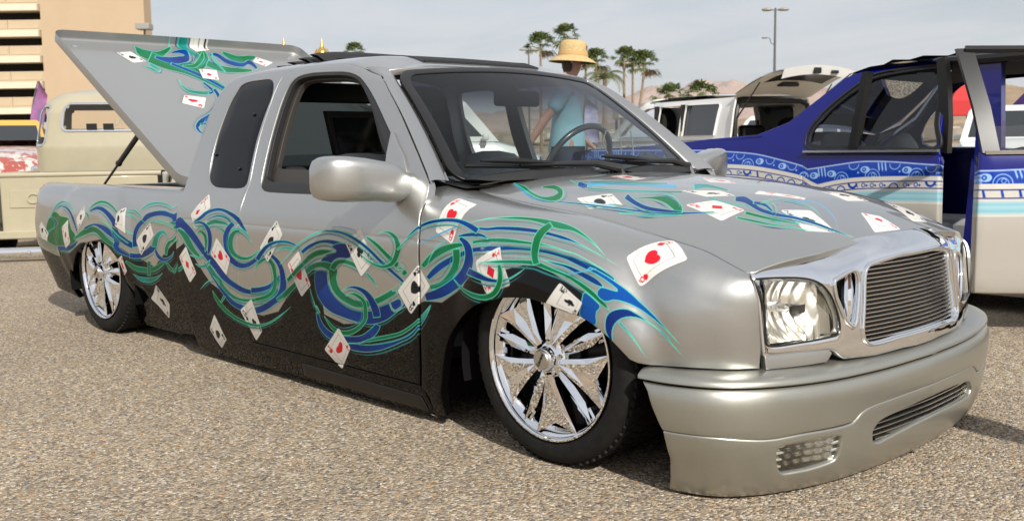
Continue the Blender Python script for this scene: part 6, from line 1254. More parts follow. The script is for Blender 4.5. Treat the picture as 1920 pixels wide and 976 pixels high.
    ro = MB().grid([[(x, y, z + .03 * crown(y)) for y in np.linspace(2.80, 4.10, 12)] for x, z in ((-1.0, 1.285), (-.88, 1.318), (-.6, 1.34), (-.2, 1.345), (.25, 1.325), (.45, 1.30))]).build('roof', BLUE, T, angle=60)
    MB().grid([[(x, y, z) for y in np.linspace(2.84, 4.06, 8)] for x, z in ((-.96, 1.27), (-.6, 1.31), (.0, 1.31), (.42, 1.27))]).build('headliner', pbr('headliner_cloth', (.03, .03, .032), .9), T)
    # folded fabric sunroof bunched on top
    rows = [[(x, y, z + .03 * crown(y)) for y in np.linspace(2.92, 3.98, 8)] for x, z in ((-.86, 1.325), (-.80, 1.352), (-.70, 1.345), (-.62, 1.362), (-.48, 1.352), (-.40, 1.372), (-.22, 1.362), (-.16, 1.374), (.0, 1.360), (.08, 1.385), (.35, 1.355), (.42, 1.31))]
    MB().grid(rows).build('fabric_sunroof', FAB, T, angle=30)
    MB().grid([[(x, y, z + .03 * crown(y)) for y in yy] for x, z in ((.97, .845), (1.3, .82), (1.65, .74), (1.80, .60), (1.84, .42), (1.82, .20))]).build('bonnet', BLUE, T, angle=60)
    MB().grid([[(x, y, z + .03 * crown(y)) for y in np.linspace(a, 6.9 - a, 12)] for x, z, a in ((.98, .85, 2.68), (.72, 1.08, 2.76), (.45, 1.30, 2.83))]).build('front_screen', glass('sedan_glass', (.70, .73, .74)), T)
    for a in (2.70, 4.20): MB().tube([(.98, a, .85), (.72, a + (.06 if a < 3 else -.06), 1.09), (.45, a + (.11 if a < 3 else -.11), 1.31)], .022, 8).build('screen_pillar', BLUE, T)
    # cabin
    MB().box((-.2, mid, .16), (2.4, 1.5, .06)).box((-1.28, mid, .60), (.06, 1.44, .55)).build('cabin_floor', pbr('dark_blue_carpet', (.006, .008, .03), .8), T)
    MB().grid([[(x, y, z) for x, z in ((-1.25, .85), (-1.40, .93))] for y in np.linspace(2.72, 4.18, 8)]).build('parcel_shelf', BLUE, T)
    SE = pbr('pale_seat_leather', (.42, .42, .43), .5); SD = pbr('dark_seat_cloth', (.012, .012, .013), .75)
    def chair(x, y, mat, zt):
        r = []
        for z, w, d, dx in ((.26, .23, .12, .06), (.45, .24, .12, 0), (.7, .23, .11, -.07), (zt - .08, .20, .09, -.11), (zt - .015, .13, .07, -.125), (zt, .03, .02, -.125)):
            r.append([(x + dx + d * math.sin(a), y + w * np.sign(math.cos(a)) * abs(math.cos(a)) ** .6, z) for a in np.arange(18) * 2 * math.pi / 18])
        s = MB().grid(r, closev=True).build('seat_back', mat, T, angle=180); MB().box((x + .25, y, .33), (.5, .46, .18)).build('seat_base', mat, s, bevel=.04)
    chair(-1.02, 2.98, SE, .96); chair(-1.02, 3.7, SE, .96); chair(.05, 3.0, SD, .86); chair(.05, 3.85, SD, .86)
    MB().tube([(-.85, 2.80, .85), (-.62, 2.86, 1.02), (-.5, 2.88, 1.2), (-.47, 2.9, 1.29)], .02, 8).build('roll_bar', CHROME, T)
    MB().prism([(-.27, .80), (-.13, .80), (-.15, 1.33), (-.26, 1.33)], 2.80, 2.86, 'y').build('centre_pillar', BLUE, T)
    MB().tube([(-.42, 2.80, 1.325), (.0, 2.80, 1.33), (.45, 2.83, 1.30)], .03, 8).build('roof_side_rail', SATIN, T)
    for y in (4.12,): MB().prism([(-.30, .80), (-.12, .80), (-.14, 1.33), (-.28, 1.33)], y, y + .06, 'y').build('centre_pillar', BLUE, T)
    MB().prism([(-.26, .80), (-.14, .80), (-.20, .4), (-.10, .2), (-.30, .2)], 2.74, 2.80, 'y').build('pillar_base', BLUE, T)
    for k in range(3): MB().box((-.30 + .07 * k, 4.05, .66 - .05 * k), (.30, .03, .035), np.array(Matrix.Rotation(.6, 3, 'Y'))).build('cabin_brace', BLUE, T)
    # front door, swung out on its front hinge
    H = np.array([1.02, 2.62]); th = math.radians(36); L = 1.15
    e = np.array([-math.cos(th), -math.sin(th)]); nrm = np.array([math.sin(th), -math.cos(th)]) * 1.0
    def dsurf(x, z):                                       # x as when shut, 1.02 at the hinge
        x = np.asarray(x, float); s = 1.02 - x; o = 2.60 - W2(z)
        return np.stack([H[0] + e[0] * s + nrm[0] * (o + .02), H[1] + e[1] * s + nrm[1] * (o + .02), z], -1)
    dp = np.array([(-.12, .20), (-.125, .5), (-.115, .835), (1.0, .84), (1.0, .2)])
    D = sheet('front_door', dsurf, dp, [], (1, 1), .05, PM, T, .07, rim=.012, uv=uvf)
    fr = smoothpath(np.array([(-.11, .84), (-.13, 1.0), (-.16, 1.335)]), 12)
    for nm, P, w in (('door_frame', [(-.075, .84), (-.105, 1.05), (-.15, 1.33)], .075),):
        MB().grid([[dsurf(np.array(x + o), np.array(z)) + np.array([*(nrm * d), 0]) for x, z in P] for o, d in ((-w / 2, .01), (w / 2, .01), (w / 2, -.03), (-w / 2, -.03))], closeu=True).build(nm, SATIN, D, angle=40)
    MB().grid([[dsurf(np.array(x), np.array(z)) + np.array([*(nrm * d), 0]) for x, z in [(-.15, 1.325), (.3, 1.31), (.45, 1.28), (.7, 1.07), (.98, .84)]] for d in (.01, -.025)]).build('door_frame', SATIN, D)
    MB().tube([dsurf(np.array(x), np.array(z)) + np.array([*(nrm * .0), 0]) for x, z in [(-.15, 1.325), (.3, 1.31), (.45, 1.28), (.7, 1.07), (.98, .84)]], .02, 6).build('door_frame', SATIN, D)
    MB().grid([[dsurf(np.array(x), np.array(.845)) + np.array([*(nrm * d), dz]) for x in (-.10, 1.0)] for d, dz in ((.012, -.012), (.014, .004), (-.02, .006))]).build('door_moulding', ALU, D)
    inn = np.array([(-.10, .24), (-.105, .82), (.98, .82), (.98, .24)])
    sheet('door_trim', lambda x, z: dsurf(x, z) - np.array([*(nrm * .075), 0]), inn, [], (1, 1), .08, pbr('grey_door_trim', (.16, .16, .16), .6), D, .01, rim=.004, nsign=-1)
    MB().add([dsurf(np.array(x), np.array(z)) - np.array([*(nrm * .02), 0]) for x, z in ((-.07, .84), (.96, .845), (.68, 1.07), (.66, .98), (-.08, .96))], [(0, 1, 2, 3, 4)]).build('half_lowered_pane', glass('sedan_glass', (.70, .73, .74)), D)
    for cx in (-2.05, 1.33):
        for y, s in ((2.66, 1), (4.24, -1)):
            w = MB().lathe([(.0, -.005), (.10, -.01), (.20, .0), (.215, .02), (.21, .18)], 32, axis='y').build('wheel', ALU, T, loc=(cx, y, .29)); MB().lathe([(.212, -.005), (.25, -.012), (.285, .0), (.29, .03), (.29, .18), (.22, .19)], 40, axis='y').build('tyre', RUBBER, w)
            if s < 0: w.rotation_euler = (0, 0, math.pi)
            a = np.linspace(-.4, math.pi + .4, 16); MB().grid([[(cx + .32 * math.cos(t), y + s * d, .26 + .32 * math.sin(t)) for d in (.03, .30)] for t in a]).build('wheel_house', SATIN, T)
sedan()
# ================================================================== cream vintage pickup, seen from behind
def cream_truck():
    az = math.radians(31); F = np.array([-math.cos(az), math.sin(az)]); Rr = np.array([math.sin(az), math.cos(az)])
    o = np.array([-7.0, .3]) + Rr * .30
    T = empty('vintage_pickup', 'cream vintage pickup with rounded cab seen from behind, tailgate towards us', 'pickup truck', (o[0], o[1], 0), math.atan2(F[1], F[0]))
    # local frame: +x forward, so image right is -y
    CR = pbr('cream_paint', (.40, .36, .25), .32, .0, coat=.8, noise=(3, .06)); 
    tg = MB().box((.0, 0, .45), (.04, 1.26, .50)).build('tailgate', CR, T, bevel=.012)
    MB().box((-.021, 0, .515), (.012, 1.12, .15)).build('letter_panel', CR, tg, bevel=.004)
    cu = bpy.data.curves.new('letters', 'FONT'); cu.body = 'CHEVROLET'; cu.size = .125; cu.align_x = 'CENTER'; cu.align_y = 'CENTER'; cu.extrude = .006; cu.bevel_depth = .002; cu.space_character = 1.25
    to = bpy.data.objects.new('tmp', cu); COL.objects.link(to); me = bpy.data.meshes.new_from_object(to.evaluated_get(bpy.context.evaluated_depsgraph_get())); bpy.data.objects.remove(to)
    l = obj('tailgate_lettering', me, CR, tg, (-.030, 0, .515)); l.rotation_euler = (math.pi / 2, 0, -math.pi / 2); l.scale = (1.05, 1, 1)
    MB().tube([(-.01, y, .715) for y in (-.66, .66)], .022, 12).build('tailgate_roll', CR, tg)
    MB().box((-.02, 0, .215), (.07, 1.5, .07)).build('rear_apron', CR, T, bevel=.01)
    MB().grid([[(-.16 + .03 * math.cos(a) - .0, y, .075 + .045 * math.sin(a)) for a in np.linspace(math.pi * .5, math.pi * 1.5, 9)] for y in np.linspace(-.95, .95, 12)]).build('rear_bumper', CHROME, T)
    for y in (-.4, 0, .4): MB().lathe([(0, -.01), (.014, -.008), (.018, 0)], 10, (-.195, y, .075), 'x').build('bumper_bolt', CHROME, T)
    for s in (-1, 1):
        MB().grid([[(x, s * (.66 + .05 * k), .72 + .012 * math.sin(k * math.pi)) for x in (.0, 1.70)] for k in np.linspace(0, 1, 5)]).grid([[(x, s * .67, z) for x in (0, 1.7)] for z in (.20, .72)]).build('bed_side', CR, T)
        # stepside wing over the wheel
        r = []
        for x, h in ((.25, .10), (.35, .42), (.55, .58), (.85, .63), (1.15, .58), (1.35, .42), (1.45, .10)):
            r.append([(x, s * (.68 + .30 * math.sin(a)), .08 + (h - .0) * max(0, math.cos(a)) if a < 1.57 else .08) for a in np.linspace(0, 1.57, 9)])
        MB().grid(r).build('rear_wing', CR, T, angle=60)
        w = MB().lathe([(.0, -.02), (.12, -.02), (.20, 0), (.20, .15)], 28, axis='y').build('wheel', CR, T, loc=(.85, s * .92, .33)); w.rotation_euler = (0, 0, 0 if s < 0 else math.pi)
        MB().lathe([(.20, -.01), (.28, -.02), (.325, .01), (.33, .05), (.33, .15), (.22, .17)], 32, axis='y').build('tyre', RUBBER, w)
        w = MB().lathe([(.0, -.02), (.12, -.02), (.20, 0), (.20, .15)], 28, axis='y').build('wheel', CR, T, loc=(3.5, s * .80, .33)); w.rotation_euler = (0, 0, 0 if s < 0 else math.pi); MB().lathe([(.20, -.01), (.28, -.02), (.325, .01), (.33, .05), (.33, .15), (.22, .17)], 32, axis='y').build('tyre', RUBBER, w)
    MB().box((.85, 0, .30), (1.7, 1.3, .04)).box((1.70, 0, .48), (.04, 1.3, .46)).build('bed_floor', SATIN, T)
    # cab: rounded shell lofted upwards, windows cut by separate panes standing proud
    def ring(z, n=72):
        hw = np.interp(z, [.25, .6, .95, 1.05, 1.30, 1.42, 1.50, 1.545, 1.56], [.74, .77, .765, .745, .70, .64, .52, .32, .0]); x0 = np.interp(z, [.25, .95, 1.3, 1.42, 1.50, 1.545, 1.56], [1.76, 1.74, 1.80, 1.86, 1.97, 2.12, 2.4]); x1 = np.interp(z, [.25, .95, 1.05, 1.40, 1.50, 1.545, 1.56], [3.0, 3.0, 2.98, 2.82, 2.74, 2.62, 2.4])
        cx, hx = (x0 + x1) / 2, (x1 - x0) / 2; a = np.arange(n) * 2 * math.pi / n; e = .42
        return cx + hx * np.sign(np.cos(a)) * np.abs(np.cos(a)) ** e, hw * np.sign(np.sin(a)) * np.abs(np.sin(a)) ** e
    zs = np.r_[np.linspace(.25, .92, 7), .955, .965, .975, .985, np.linspace(1.0, 1.42, 34), 1.45, 1.47, 1.49, 1.505, 1.52, 1.53, 1.54, 1.55, 1.558]
    WIN = [(math.pi, .32, 1.125, 1.385), (math.pi - .94, .22, .985, 1.365), (math.pi + .94, .22, .985, 1.365), (0, .60, 1.10, 1.37), (math.pi / 2 - .15, .28, 1.06, 1.37), (-math.pi / 2 + .15, .28, 1.06, 1.37)]
    nA = 300; rows = []
    for z in zs:
        X, Y = ring(z, nA); k = 1 + (.008 if .955 <= z <= .975 else 0); rows.append(np.stack([X, Y * k, np.full_like(X, z)], -1))
    m = MB(); m.grid(rows, closev=True); keep = []
    for f_, q in enumerate(m.f):
        i_, j_ = divmod(f_, nA); a_ = (j_ + .5) * 2 * math.pi / nA; z_ = (zs[i_] + zs[i_ + 1]) / 2
        hole = any(abs((a_ - c_ + math.pi) % (2 * math.pi) - math.pi) < w_ - .008 and z0 + .008 < z_ < z1 - .008 and (abs((a_ - c_ + math.pi) % (2 * math.pi) - math.pi) < w_ - .05 or z0 + .035 < z_ < z1 - .035) for c_, w_, z0, z1 in WIN)
        if not hole: keep.append(q)
    m.f = keep; m.m = [0] * len(keep)
    cab = m.build('cab', CR, T, angle=180)
    MB().box((2.15, 0, .72), (.22, 1.3, .62)).box((2.4, 0, .50), (.6, 1.3, .18)).build('bench_seat', pbr('brown_seat', (.10, .06, .035), .6), T, bevel=.05)
    MB().box((2.86, 0, .95), (.16, 1.25, .16)).build('dashboard', CR, T, bevel=.03)
    MB().box((2.3, 0, .27), (1.2, 1.3, .03)).build('cab_floor', SATIN, T)
    def pane(name, a0, a1, z0, z1, mat, r, off):
        def fn(u, v):
            out = []
            for a, z in zip(np.ravel(u), np.ravel(v)):
                hw = np.interp(z, [.25, .6, .95, 1.05, 1.30, 1.42, 1.50], [.74, .77, .765, .745, .70, .64, .52]) + off; x0 = np.interp(z, [.25, .95, 1.3, 1.42, 1.50], [1.76, 1.74, 1.80, 1.86, 1.97]) - off; x1 = np.interp(z, [.25, .95, 1.05, 1.40, 1.50], [3.0, 3.0, 2.98, 2.82, 2.74])
                e = .42; out.append(((x0 + x1) / 2 + (x1 - x0) / 2 * np.sign(math.cos(a)) * abs(math.cos(a)) ** e, hw * np.sign(math.sin(a)) * abs(math.sin(a)) ** e, z))
            return np.array(out).reshape(*np.shape(u), 3)
        return fn
    PG = glass('clear_pane', (.88, .88, .84))
    def window(name, a0, a1, z0, z1):
        sc = (.60, 1.0); o = rrect(a0, a1, z0, z1, .05, sc)
        w = sheet(name, pane(0, 0, 0, 0, 0, 0, 0, .007), o, [], sc, .03, PG, cab, .006, rim=.002)
        sheet('window_trim', pane(0, 0, 0, 0, 0, 0, 0, .010), inset(o, sc, -.016), [inset(o, sc, .0)], sc, .02, CHROME, w, .012, rim=.003)
    # angle pi is straight back; image right is -y
    window('rear_window', math.pi - .32 + 0, math.pi + .32, 1.125, 1.385)
    window('corner_window', math.pi - 1.16, math.pi - .72, .985, 1.365); window('corner_window', math.pi + .72, math.pi + 1.16, .985, 1.365)
    cu = bpy.data.curves.new('decal', 'FONT'); cu.body = 'LATO'; cu.size = .10; cu.align_x = 'CENTER'; cu.align_y = 'BOTTOM'
    to = bpy.data.objects.new('tmp', cu); COL.objects.link(to); me = bpy.data.meshes.new_from_object(to.evaluated_get(bpy.context.evaluated_depsgraph_get())); bpy.data.objects.remove(to)
    l = obj('window_decal', me, pbr('etched_decal', (.25, .25, .24), .6), cab, (1.752, -.14, 1.145)); l.rotation_euler = (math.pi / 2 - .12, 0, -math.pi / 2); l.scale = (.75, 1, 1)
    [MB().box((1.745, y_, 1.157), (.01, .10, .058)).build('window_sticker', SATIN, cab) for y_ in (.17, .01)]
    MB().grid([[(x, y, .93 - .03 * ((x - 3) / 1.3) ** 2 - .10 * (y / .5) ** 4) for y in np.linspace(-.5, .5, 9)] for x in (2.9, 3.3, 3.8, 4.2, 4.3)]).grid([[(4.25 + .05 * math.cos(y * 3), y, z) for y in np.linspace(-.5, .5, 9)] for z in (.3, .6, .86)]).build('bonnet', CR, T)
    for s in (-1, 1):
        MB().grid([[(x, s * (.5 + .35 * math.sin(a)), .10 + (h) * math.cos(a) * 1.0) for a in np.linspace(0, 1.57, 8)] for x, h in ((2.95, .3), (3.1, .5), (3.5, .62), (3.9, .58), (4.2, .4))]).build('front_wing', CR, T)
cream_truck()
# ================================================================== generic far cars: lofted body, glasshouse, panes, wheels
def car(name, label, cat, loc, heading, paint, L=4.5, Wd=1.75, H=1.45, belt=.86, hood=.95, trunk=.8, group=None, boxy=False, glassm=None):
    """local +x forward"""
    T = empty(name, label, cat, (loc[0], loc[1], 0), heading, group); w = Wd / 2
    def sec(x, hw, zt, zb=.20):
        return [(x, -hw * .86, zb), (x, -hw * .97, zb + .12), (x, -hw, zb + .30), (x, -hw * .985, zt - .10), (x, -hw * .93, zt - .02), (x, -hw * .6, zt + .012), (x, 0, zt + .02), (x, hw * .6, zt + .012), (x, hw * .93, zt - .02), (x, hw * .985, zt - .10), (x, hw, zb + .30), (x, hw * .97, zb + .12), (x, hw * .86, zb)]
    h = L / 2; S = [sec(-h, w * .80, belt - .22, .32), sec(-h + .04, w * .88, belt - .10, .26), sec(-h + .2, w * .97, belt - .02), sec(-h + trunk, w, belt), sec(0, w, belt), sec(h - hood - .1, w, belt - .01), sec(h - .45, w * .98, belt - .10), sec(h - .12, w * .90, belt - .20, .24), sec(h, w * .76, belt - .34, .30)]
    m = MB().grid(S); m.add(S[0], [tuple(range(13))]).add(S[-1], [tuple(range(13))]); m.build('body', paint, T, angle=40)
    rk, rf = (-h + .06, -h + .10) if boxy else (-h + trunk - .15, -h + trunk + .42)
    fk, ff = h - hood - .02, h - hood - .62
    tw = .80 if not boxy else .88
    def gs(z, k):
        a = rk + (rf - rk) * k; b = fk + (ff - fk) * k; ww = w * (.93 + (tw - .93) * k)
        return a, b, ww
    rows = []
    for k in (0, .3, .6, .85, .95, 1.0):
        a, b, ww = gs(0, k); z = belt - .02 + (H - belt + .02) * k; s = 1 - max(0, (k - .85)) * .45; rows.append([(a + (1 - s) * .3, -ww * s, z), (a + .2, -ww * s, z), (b - .2, -ww * s, z), (b - (1 - s) * .3, -ww * s * .97, z), (b - (1 - s) * .3, ww * s * .97, z), (b - .2, ww * s, z), (a + .2, ww * s, z), (a + (1 - s) * .3, ww * s, z)])
    m = MB().grid(rows, closev=True); m.add(rows[-1], [tuple(range(8))]); c = m.build('roof', paint, T, angle=40)
    G = glassm or PANE
    def quad(pts, nm='window'): MB().add(pts, [(0, 1, 2, 3)]).build(nm, G, c)
    def at(xf, k, s): a, b, ww = gs(0, k); return (a + (b - a) * xf, s * (ww + .006), belt - .02 + (H - belt + .02) * k)
    for s in (-1, 1):
        for x0, x1 in ((.06, .34), (.37, .66), (.69, .95)) if boxy else ((.10, .47), (.52, .93)):
            quad([at(x0 + (0 if boxy else .02), .12, s), at(x1, .12, s), at(x1 - .02, .82, s), at(x0 + .03, .82, s)])
    for e, x in ((1, 'front_screen'), (-1, 'rear_screen')):
        def ed(k, s): a, b, ww = gs(0, k); return ((b + .008 if e > 0 else a - .008), s * ww * .88, belt - .02 + (H - belt + .02) * k)
        quad([ed(.12, -1), ed(.12, 1), ed(.84, 1), ed(.84, -1)], x)
    for x in (-h + .80, h - .82):
        for s in (-1, 1):
            wl = MB().lathe([(.0, -.02), (.13, -.025), (.20, -.01), (.205, .14)], 20, axis='y').build('wheel', ALU, T, loc=(x, s * (w - .05), .31)); wl.rotation_euler = (0, 0, 0 if s < 0 else math.pi)
            MB().lathe([(.20, -.015), (.27, -.02), (.305, .01), (.31, .04), (.31, .14), (.22, .15)], 24, axis='y').build('tyre', RUBBER, wl)
    for s in (-1, 1):
        MB().box((h - .03, s * w * .62, belt - .30), (.08, .30, .13)).build('headlight', CHROME, T, bevel=.03)
        MB().box((-h + .03, s * w * .66, belt - .24), (.05, .24, .14)).build('tail_light', pbr('red_lens', (.35, .01, .01), .15, coat=1), T, bevel=.03)
        MB().box((h - hood - .25, s * (w + .08), belt + .05), (.10, .16, .11)).build('side_mirror', paint, T, bevel=.03)
    return T
PANE = pbr('car_pane', (.02, .025, .027), .03, coat=1.0)
WHITE = pbr('white_paint', (.72, .72, .70), .3, coat=.8)
heading = lambda azdeg: math.atan2(math.sin(math.radians(azdeg)), -math.cos(math.radians(azdeg)))
# ---- white crossover with its tail hatch raised
def crossover():
    az = math.radians(17); F = np.array([-math.cos(az), math.sin(az)]); Rr = np.array([math.sin(az), math.cos(az)])
    o = np.array([-7.25, 10.9]) + Rr * .87
    T = empty('crossover', 'white boxy crossover with its tail hatch raised, beyond the blue sedan', 'suv', (o[0], o[1], 0), math.atan2(F[1], F[0]))
    # local +x forward, rear at x = 0; left side (towards the viewer) at +y
    w = .87
    def prof(z): return np.interp(z, [.2, .5, .95, 1.4, 1.62, 1.66, 1.68], [.84, .87, .87, .80, .74, .66, .0])
    low = np.array([(-.02, .30), (0, .95), (3.9, .95), (4.25, .75), (4.3, .35), (3.9, .22), (.3, .22)])
    top = np.array([(0.0, .95), (.02, 1.60), (.10, 1.66), (1.6, 1.70), (2.5, 1.64), (2.8, 1.55), (3.55, .98), (3.6, .95)])
    for s in (1, -1):
        fn = lambda x, z, s=s: np.stack([x, s * prof(z), z], -1)
        sheet('body_side', fn, low, [], (1, 1), .12, WHITE, T, .04, rim=.01)
        outer = np.array([(0, .95), (.02, 1.60), (.10, 1.665), (1.6, 1.70), (2.45, 1.655), (2.75, 1.58), (3.60, .95)])
        h1 = np.array([(.42, 1.02), (.36, 1.50), (.40, 1.535), (1.28, 1.545), (1.28, 1.02)]); h2 = np.array([(1.36, 1.02), (1.36, 1.545), (2.02, 1.545), (2.02, 1.02)]); h3 = np.array([(2.14, 1.02), (2.14, 1.545), (2.42, 1.53), (2.62, 1.47), (3.22, 1.06), (3.22, 1.02)])
        p = sheet('upper_side', fn, outer, [h1, h2, h3], (1, 1), .08, WHITE, T, .04, rim=.01)
        for q, nm in ((h1, 'rear_pane'), (h3, 'front_pane')): sheet(nm, lambda x, z, s=s: np.stack([x, s * (prof(z) - .012), z], -1), q, [], (1, 1), .2, PANE if nm == 'rear_pane' else glass('light_glass', (.5, .55, .52)), p, .004, rim=.001)
        MB().box((1.32, s * .83, 1.28), (.09, .03, .56)).build('door_pillar', SATIN, p)
        MB().box((2.08, s * .83, 1.28), (.12, .03, .56)).build('door_pillar', SATIN, p)
        for x in (.85, 3.45):
            wl = MB().lathe([(.0, -.02), (.15, -.025), (.22, -.01), (.22, .16)], 24, axis='y').build('wheel', ALU, T, loc=(x, s * .86, .34)); wl.rotation_euler = (0, 0, 0 if s < 0 else math.pi)
            MB().lathe([(.22, -.015), (.30, -.02), (.335, .01), (.34, .04), (.34, .16), (.24, .17)], 28, axis='y').build('tyre', RUBBER, wl)
    MB().grid([[(x, y * k, z + .03 * (1 - (y / .7) ** 2)) for y in np.linspace(-.70, .70, 11)] for x, z, k in ((.06, 1.655, 1), (.8, 1.69, 1), (1.7, 1.70, 1), (2.4, 1.66, 1), (2.72, 1.58, 1))]).build('roof', WHITE, T)
    MB().grid([[(x, y, z) for y in (-.72, .72)] for x, z in ((2.74, 1.57), (3.6, .96))]).build('front_screen', glass('light_glass', (.5, .55, .52)), T)
    MB().grid([[(x, y, z + .02 * (1 - (y / .8) ** 2)) for y in np.linspace(-.82, .82, 9)] for x, z in ((3.55, .96), (4.0, .92), (4.25, .75), (4.30, .40))]).build('bonnet', WHITE, T)
    # rear opening frame, load bay
    MB().box((.0, 0, .55), (.06, 1.66, .36)).build('rear_bumper', WHITE, T, bevel=.04)
    MB().tube([(.0, .80, .80), (.01, .79, 1.25), (.03, .72, 1.52), (.06, .60, 1.575), (.06, -.60, 1.575), (.03, -.72, 1.52), (.01, -.79, 1.25), (0, -.80, .80)], .04, 8).build('hatch_frame', SATIN, T)
    MB().box((1.5, 0, .45), (3.0, 1.6, .04)).box((1.5, 0, 1.62), (2.6, 1.2, .02)).build('load_floor', pbr('dark_carpet', (.012, .012, .012), .9), T)
    MB().box((1.0, .38, .85), (.16, .52, .72)).box((1.0, -.38, .85), (.16, .52, .72)).build('rear_seat', SATIN, T, bevel=.06)
    # raised hatch: hinged at the roof edge, sweeping up and back
    a = math.radians(24); yy = np.linspace(-.80, .80, 17)
    def hp(s, y, off):                                    # s along the hatch from hinge to lip
        b = 1 - (y / .84) ** 2
        x = -s * math.cos(a) * (1.0) - off * math.sin(a); z = 1.66 + s * math.sin(a) * 1.0 - .15 * (s / 1.15) ** 3 + off * math.cos(a) + .09 * b - .03
        return (.04 + x, y * (1 - .10 * (s / 1.15) ** 2), z)
    H_ = MB().grid([[hp(s, y, .03) for y in yy] for s in np.linspace(0, 1.15, 12)]).build('tail_hatch', WHITE, T)
    MB().grid([[hp(s, y, -.05 + (.05 if abs(y) > .78 else 0)) for y in yy] for s in np.linspace(0.02, 1.13, 12)]).build('hatch_lining', pbr('pale_lining', (.74, .73, .70), .5), H_)
    MB().grid([[hp(1.15, y, d) for y in yy] for d in (.03, -.12)]).build('hatch_lip', WHITE, H_)
    MB().grid([[hp(s, y, -.062) for y in np.linspace(-.60, .60, 9)] for s in np.linspace(.55, 1.02, 5)]).build('hatch_window', pbr('matt_pane', (.015, .016, .017), .3, spec=.2), H_)
    MB().box(hp(.42, 0, -.08), (.16, .34, .06)).build('latch_cover', SATIN, H_, bevel=.02)
    MB().box(hp(1.16, .05, -.06), (.05, .14, .09)).box(hp(1.16, -.35, -.06), (.04, .14, .05)).build('hatch_latch', SATIN, H_, bevel=.01)
    for s in (1, -1): MB().tube([(.02, s * .78, 1.25), hp(.62, s * .76, -.06)], [.014, .010], 8).build('gas_strut', SATIN, H_)
crossover()
# ---- other vehicles between and behind
FLAME = pbr('flamed_paint', (.60, .55, .50), .3, coat=.8, noise=(9, 1, (.36, .08, .06)))
for n_ in FLAME.node_tree.nodes:
    if n_.type == 'VALTORGB': n_.color_ramp.elements[0].position = .47; n_.color_ramp.elements[1].position = .53
car('van', 'white van seen through the pickup windscreen behind the man', 'van', (-11.6, 7.6), heading(127), WHITE, 4.7, 1.8, 1.70, 1.0, .7, .1, boxy=True)
car('vintage_car', 'yellow rounded vintage car at the left edge beyond the cream pickup', 'car', (-13.55, 1.9), heading(200), pbr('yellow_paint', (.62, .36, .06), .3, coat=.8), 4.2, 1.7, 1.36, .90, 1.2, .9)
car('hot_rod', 'white hot rod with red flames on its bonnet, left of cream pickup', 'car', (-10.95, 1.25), heading(200), FLAME, 3.2, 1.5, 1.06, 1.0, 1.9, .6)
car('dark_car', 'dark blue car half hidden behind the cream pickup cab', 'car', (-15.6, 4.0), heading(200), pbr('navy_paint', (.012, .016, .07), .25, .3, coat=1), 4.4, 1.75, 1.28, .88)
car('white_car', 'white car beyond the sedan, seen through its open door frame', 'car', (-4.2, 14.5), heading(70), WHITE, 4.5, 1.75, 1.42, .90)
car('white_car', 'white car at the right edge behind the blue sedan pillar', 'car', (-1.2, 11.5), heading(60), WHITE, 4.4, 1.75, 1.40, .90)
car('white_car', 'white car with dark windows seen through the sedan rear side window', 'car', (-8.6, 15.4), heading(80), WHITE, 4.5, 1.75, 1.42, .90)
# ================================================================== people
def skinned(name, nodes, edges, mat, parent, sub=2):
    """grow a limb surface over a joint graph: nodes {id: (x, y, z, rx[, ry])}"""
    ids = list(nodes); me = bpy.data.meshes.new(name); me.from_pydata([nodes[i][:3] for i in ids], [(ids.index(a), ids.index(b)) for a, b in edges], [])
    o = bpy.data.objects.new(name, me); COL.objects.link(o)
    sm = o.modifiers.new('skin', 'SKIN'); sm.use_smooth_shade = True; sm.branch_smoothing = .4
    for i, k in enumerate(ids):
        n = nodes[k]; v = me.skin_vertices[0].data[i]; v.radius = (n[3], n[4] if len(n) > 4 else n[3]); v.use_root = (i == 0)
    s = o.modifiers.new('sub', 'SUBSURF'); s.levels = s.render_levels = sub
    dg = bpy.context.evaluated_depsgraph_get(); dg.update(); m2 = bpy.data.meshes.new_from_object(o.evaluated_get(dg)); bpy.data.objects.remove(o)
    m2.materials.clear(); shade(m2); r = obj(name, m2, mat, parent); return r
SKIN = pbr('sunburnt_skin', (.46, .25, .18), .5, noise=(14, .12))
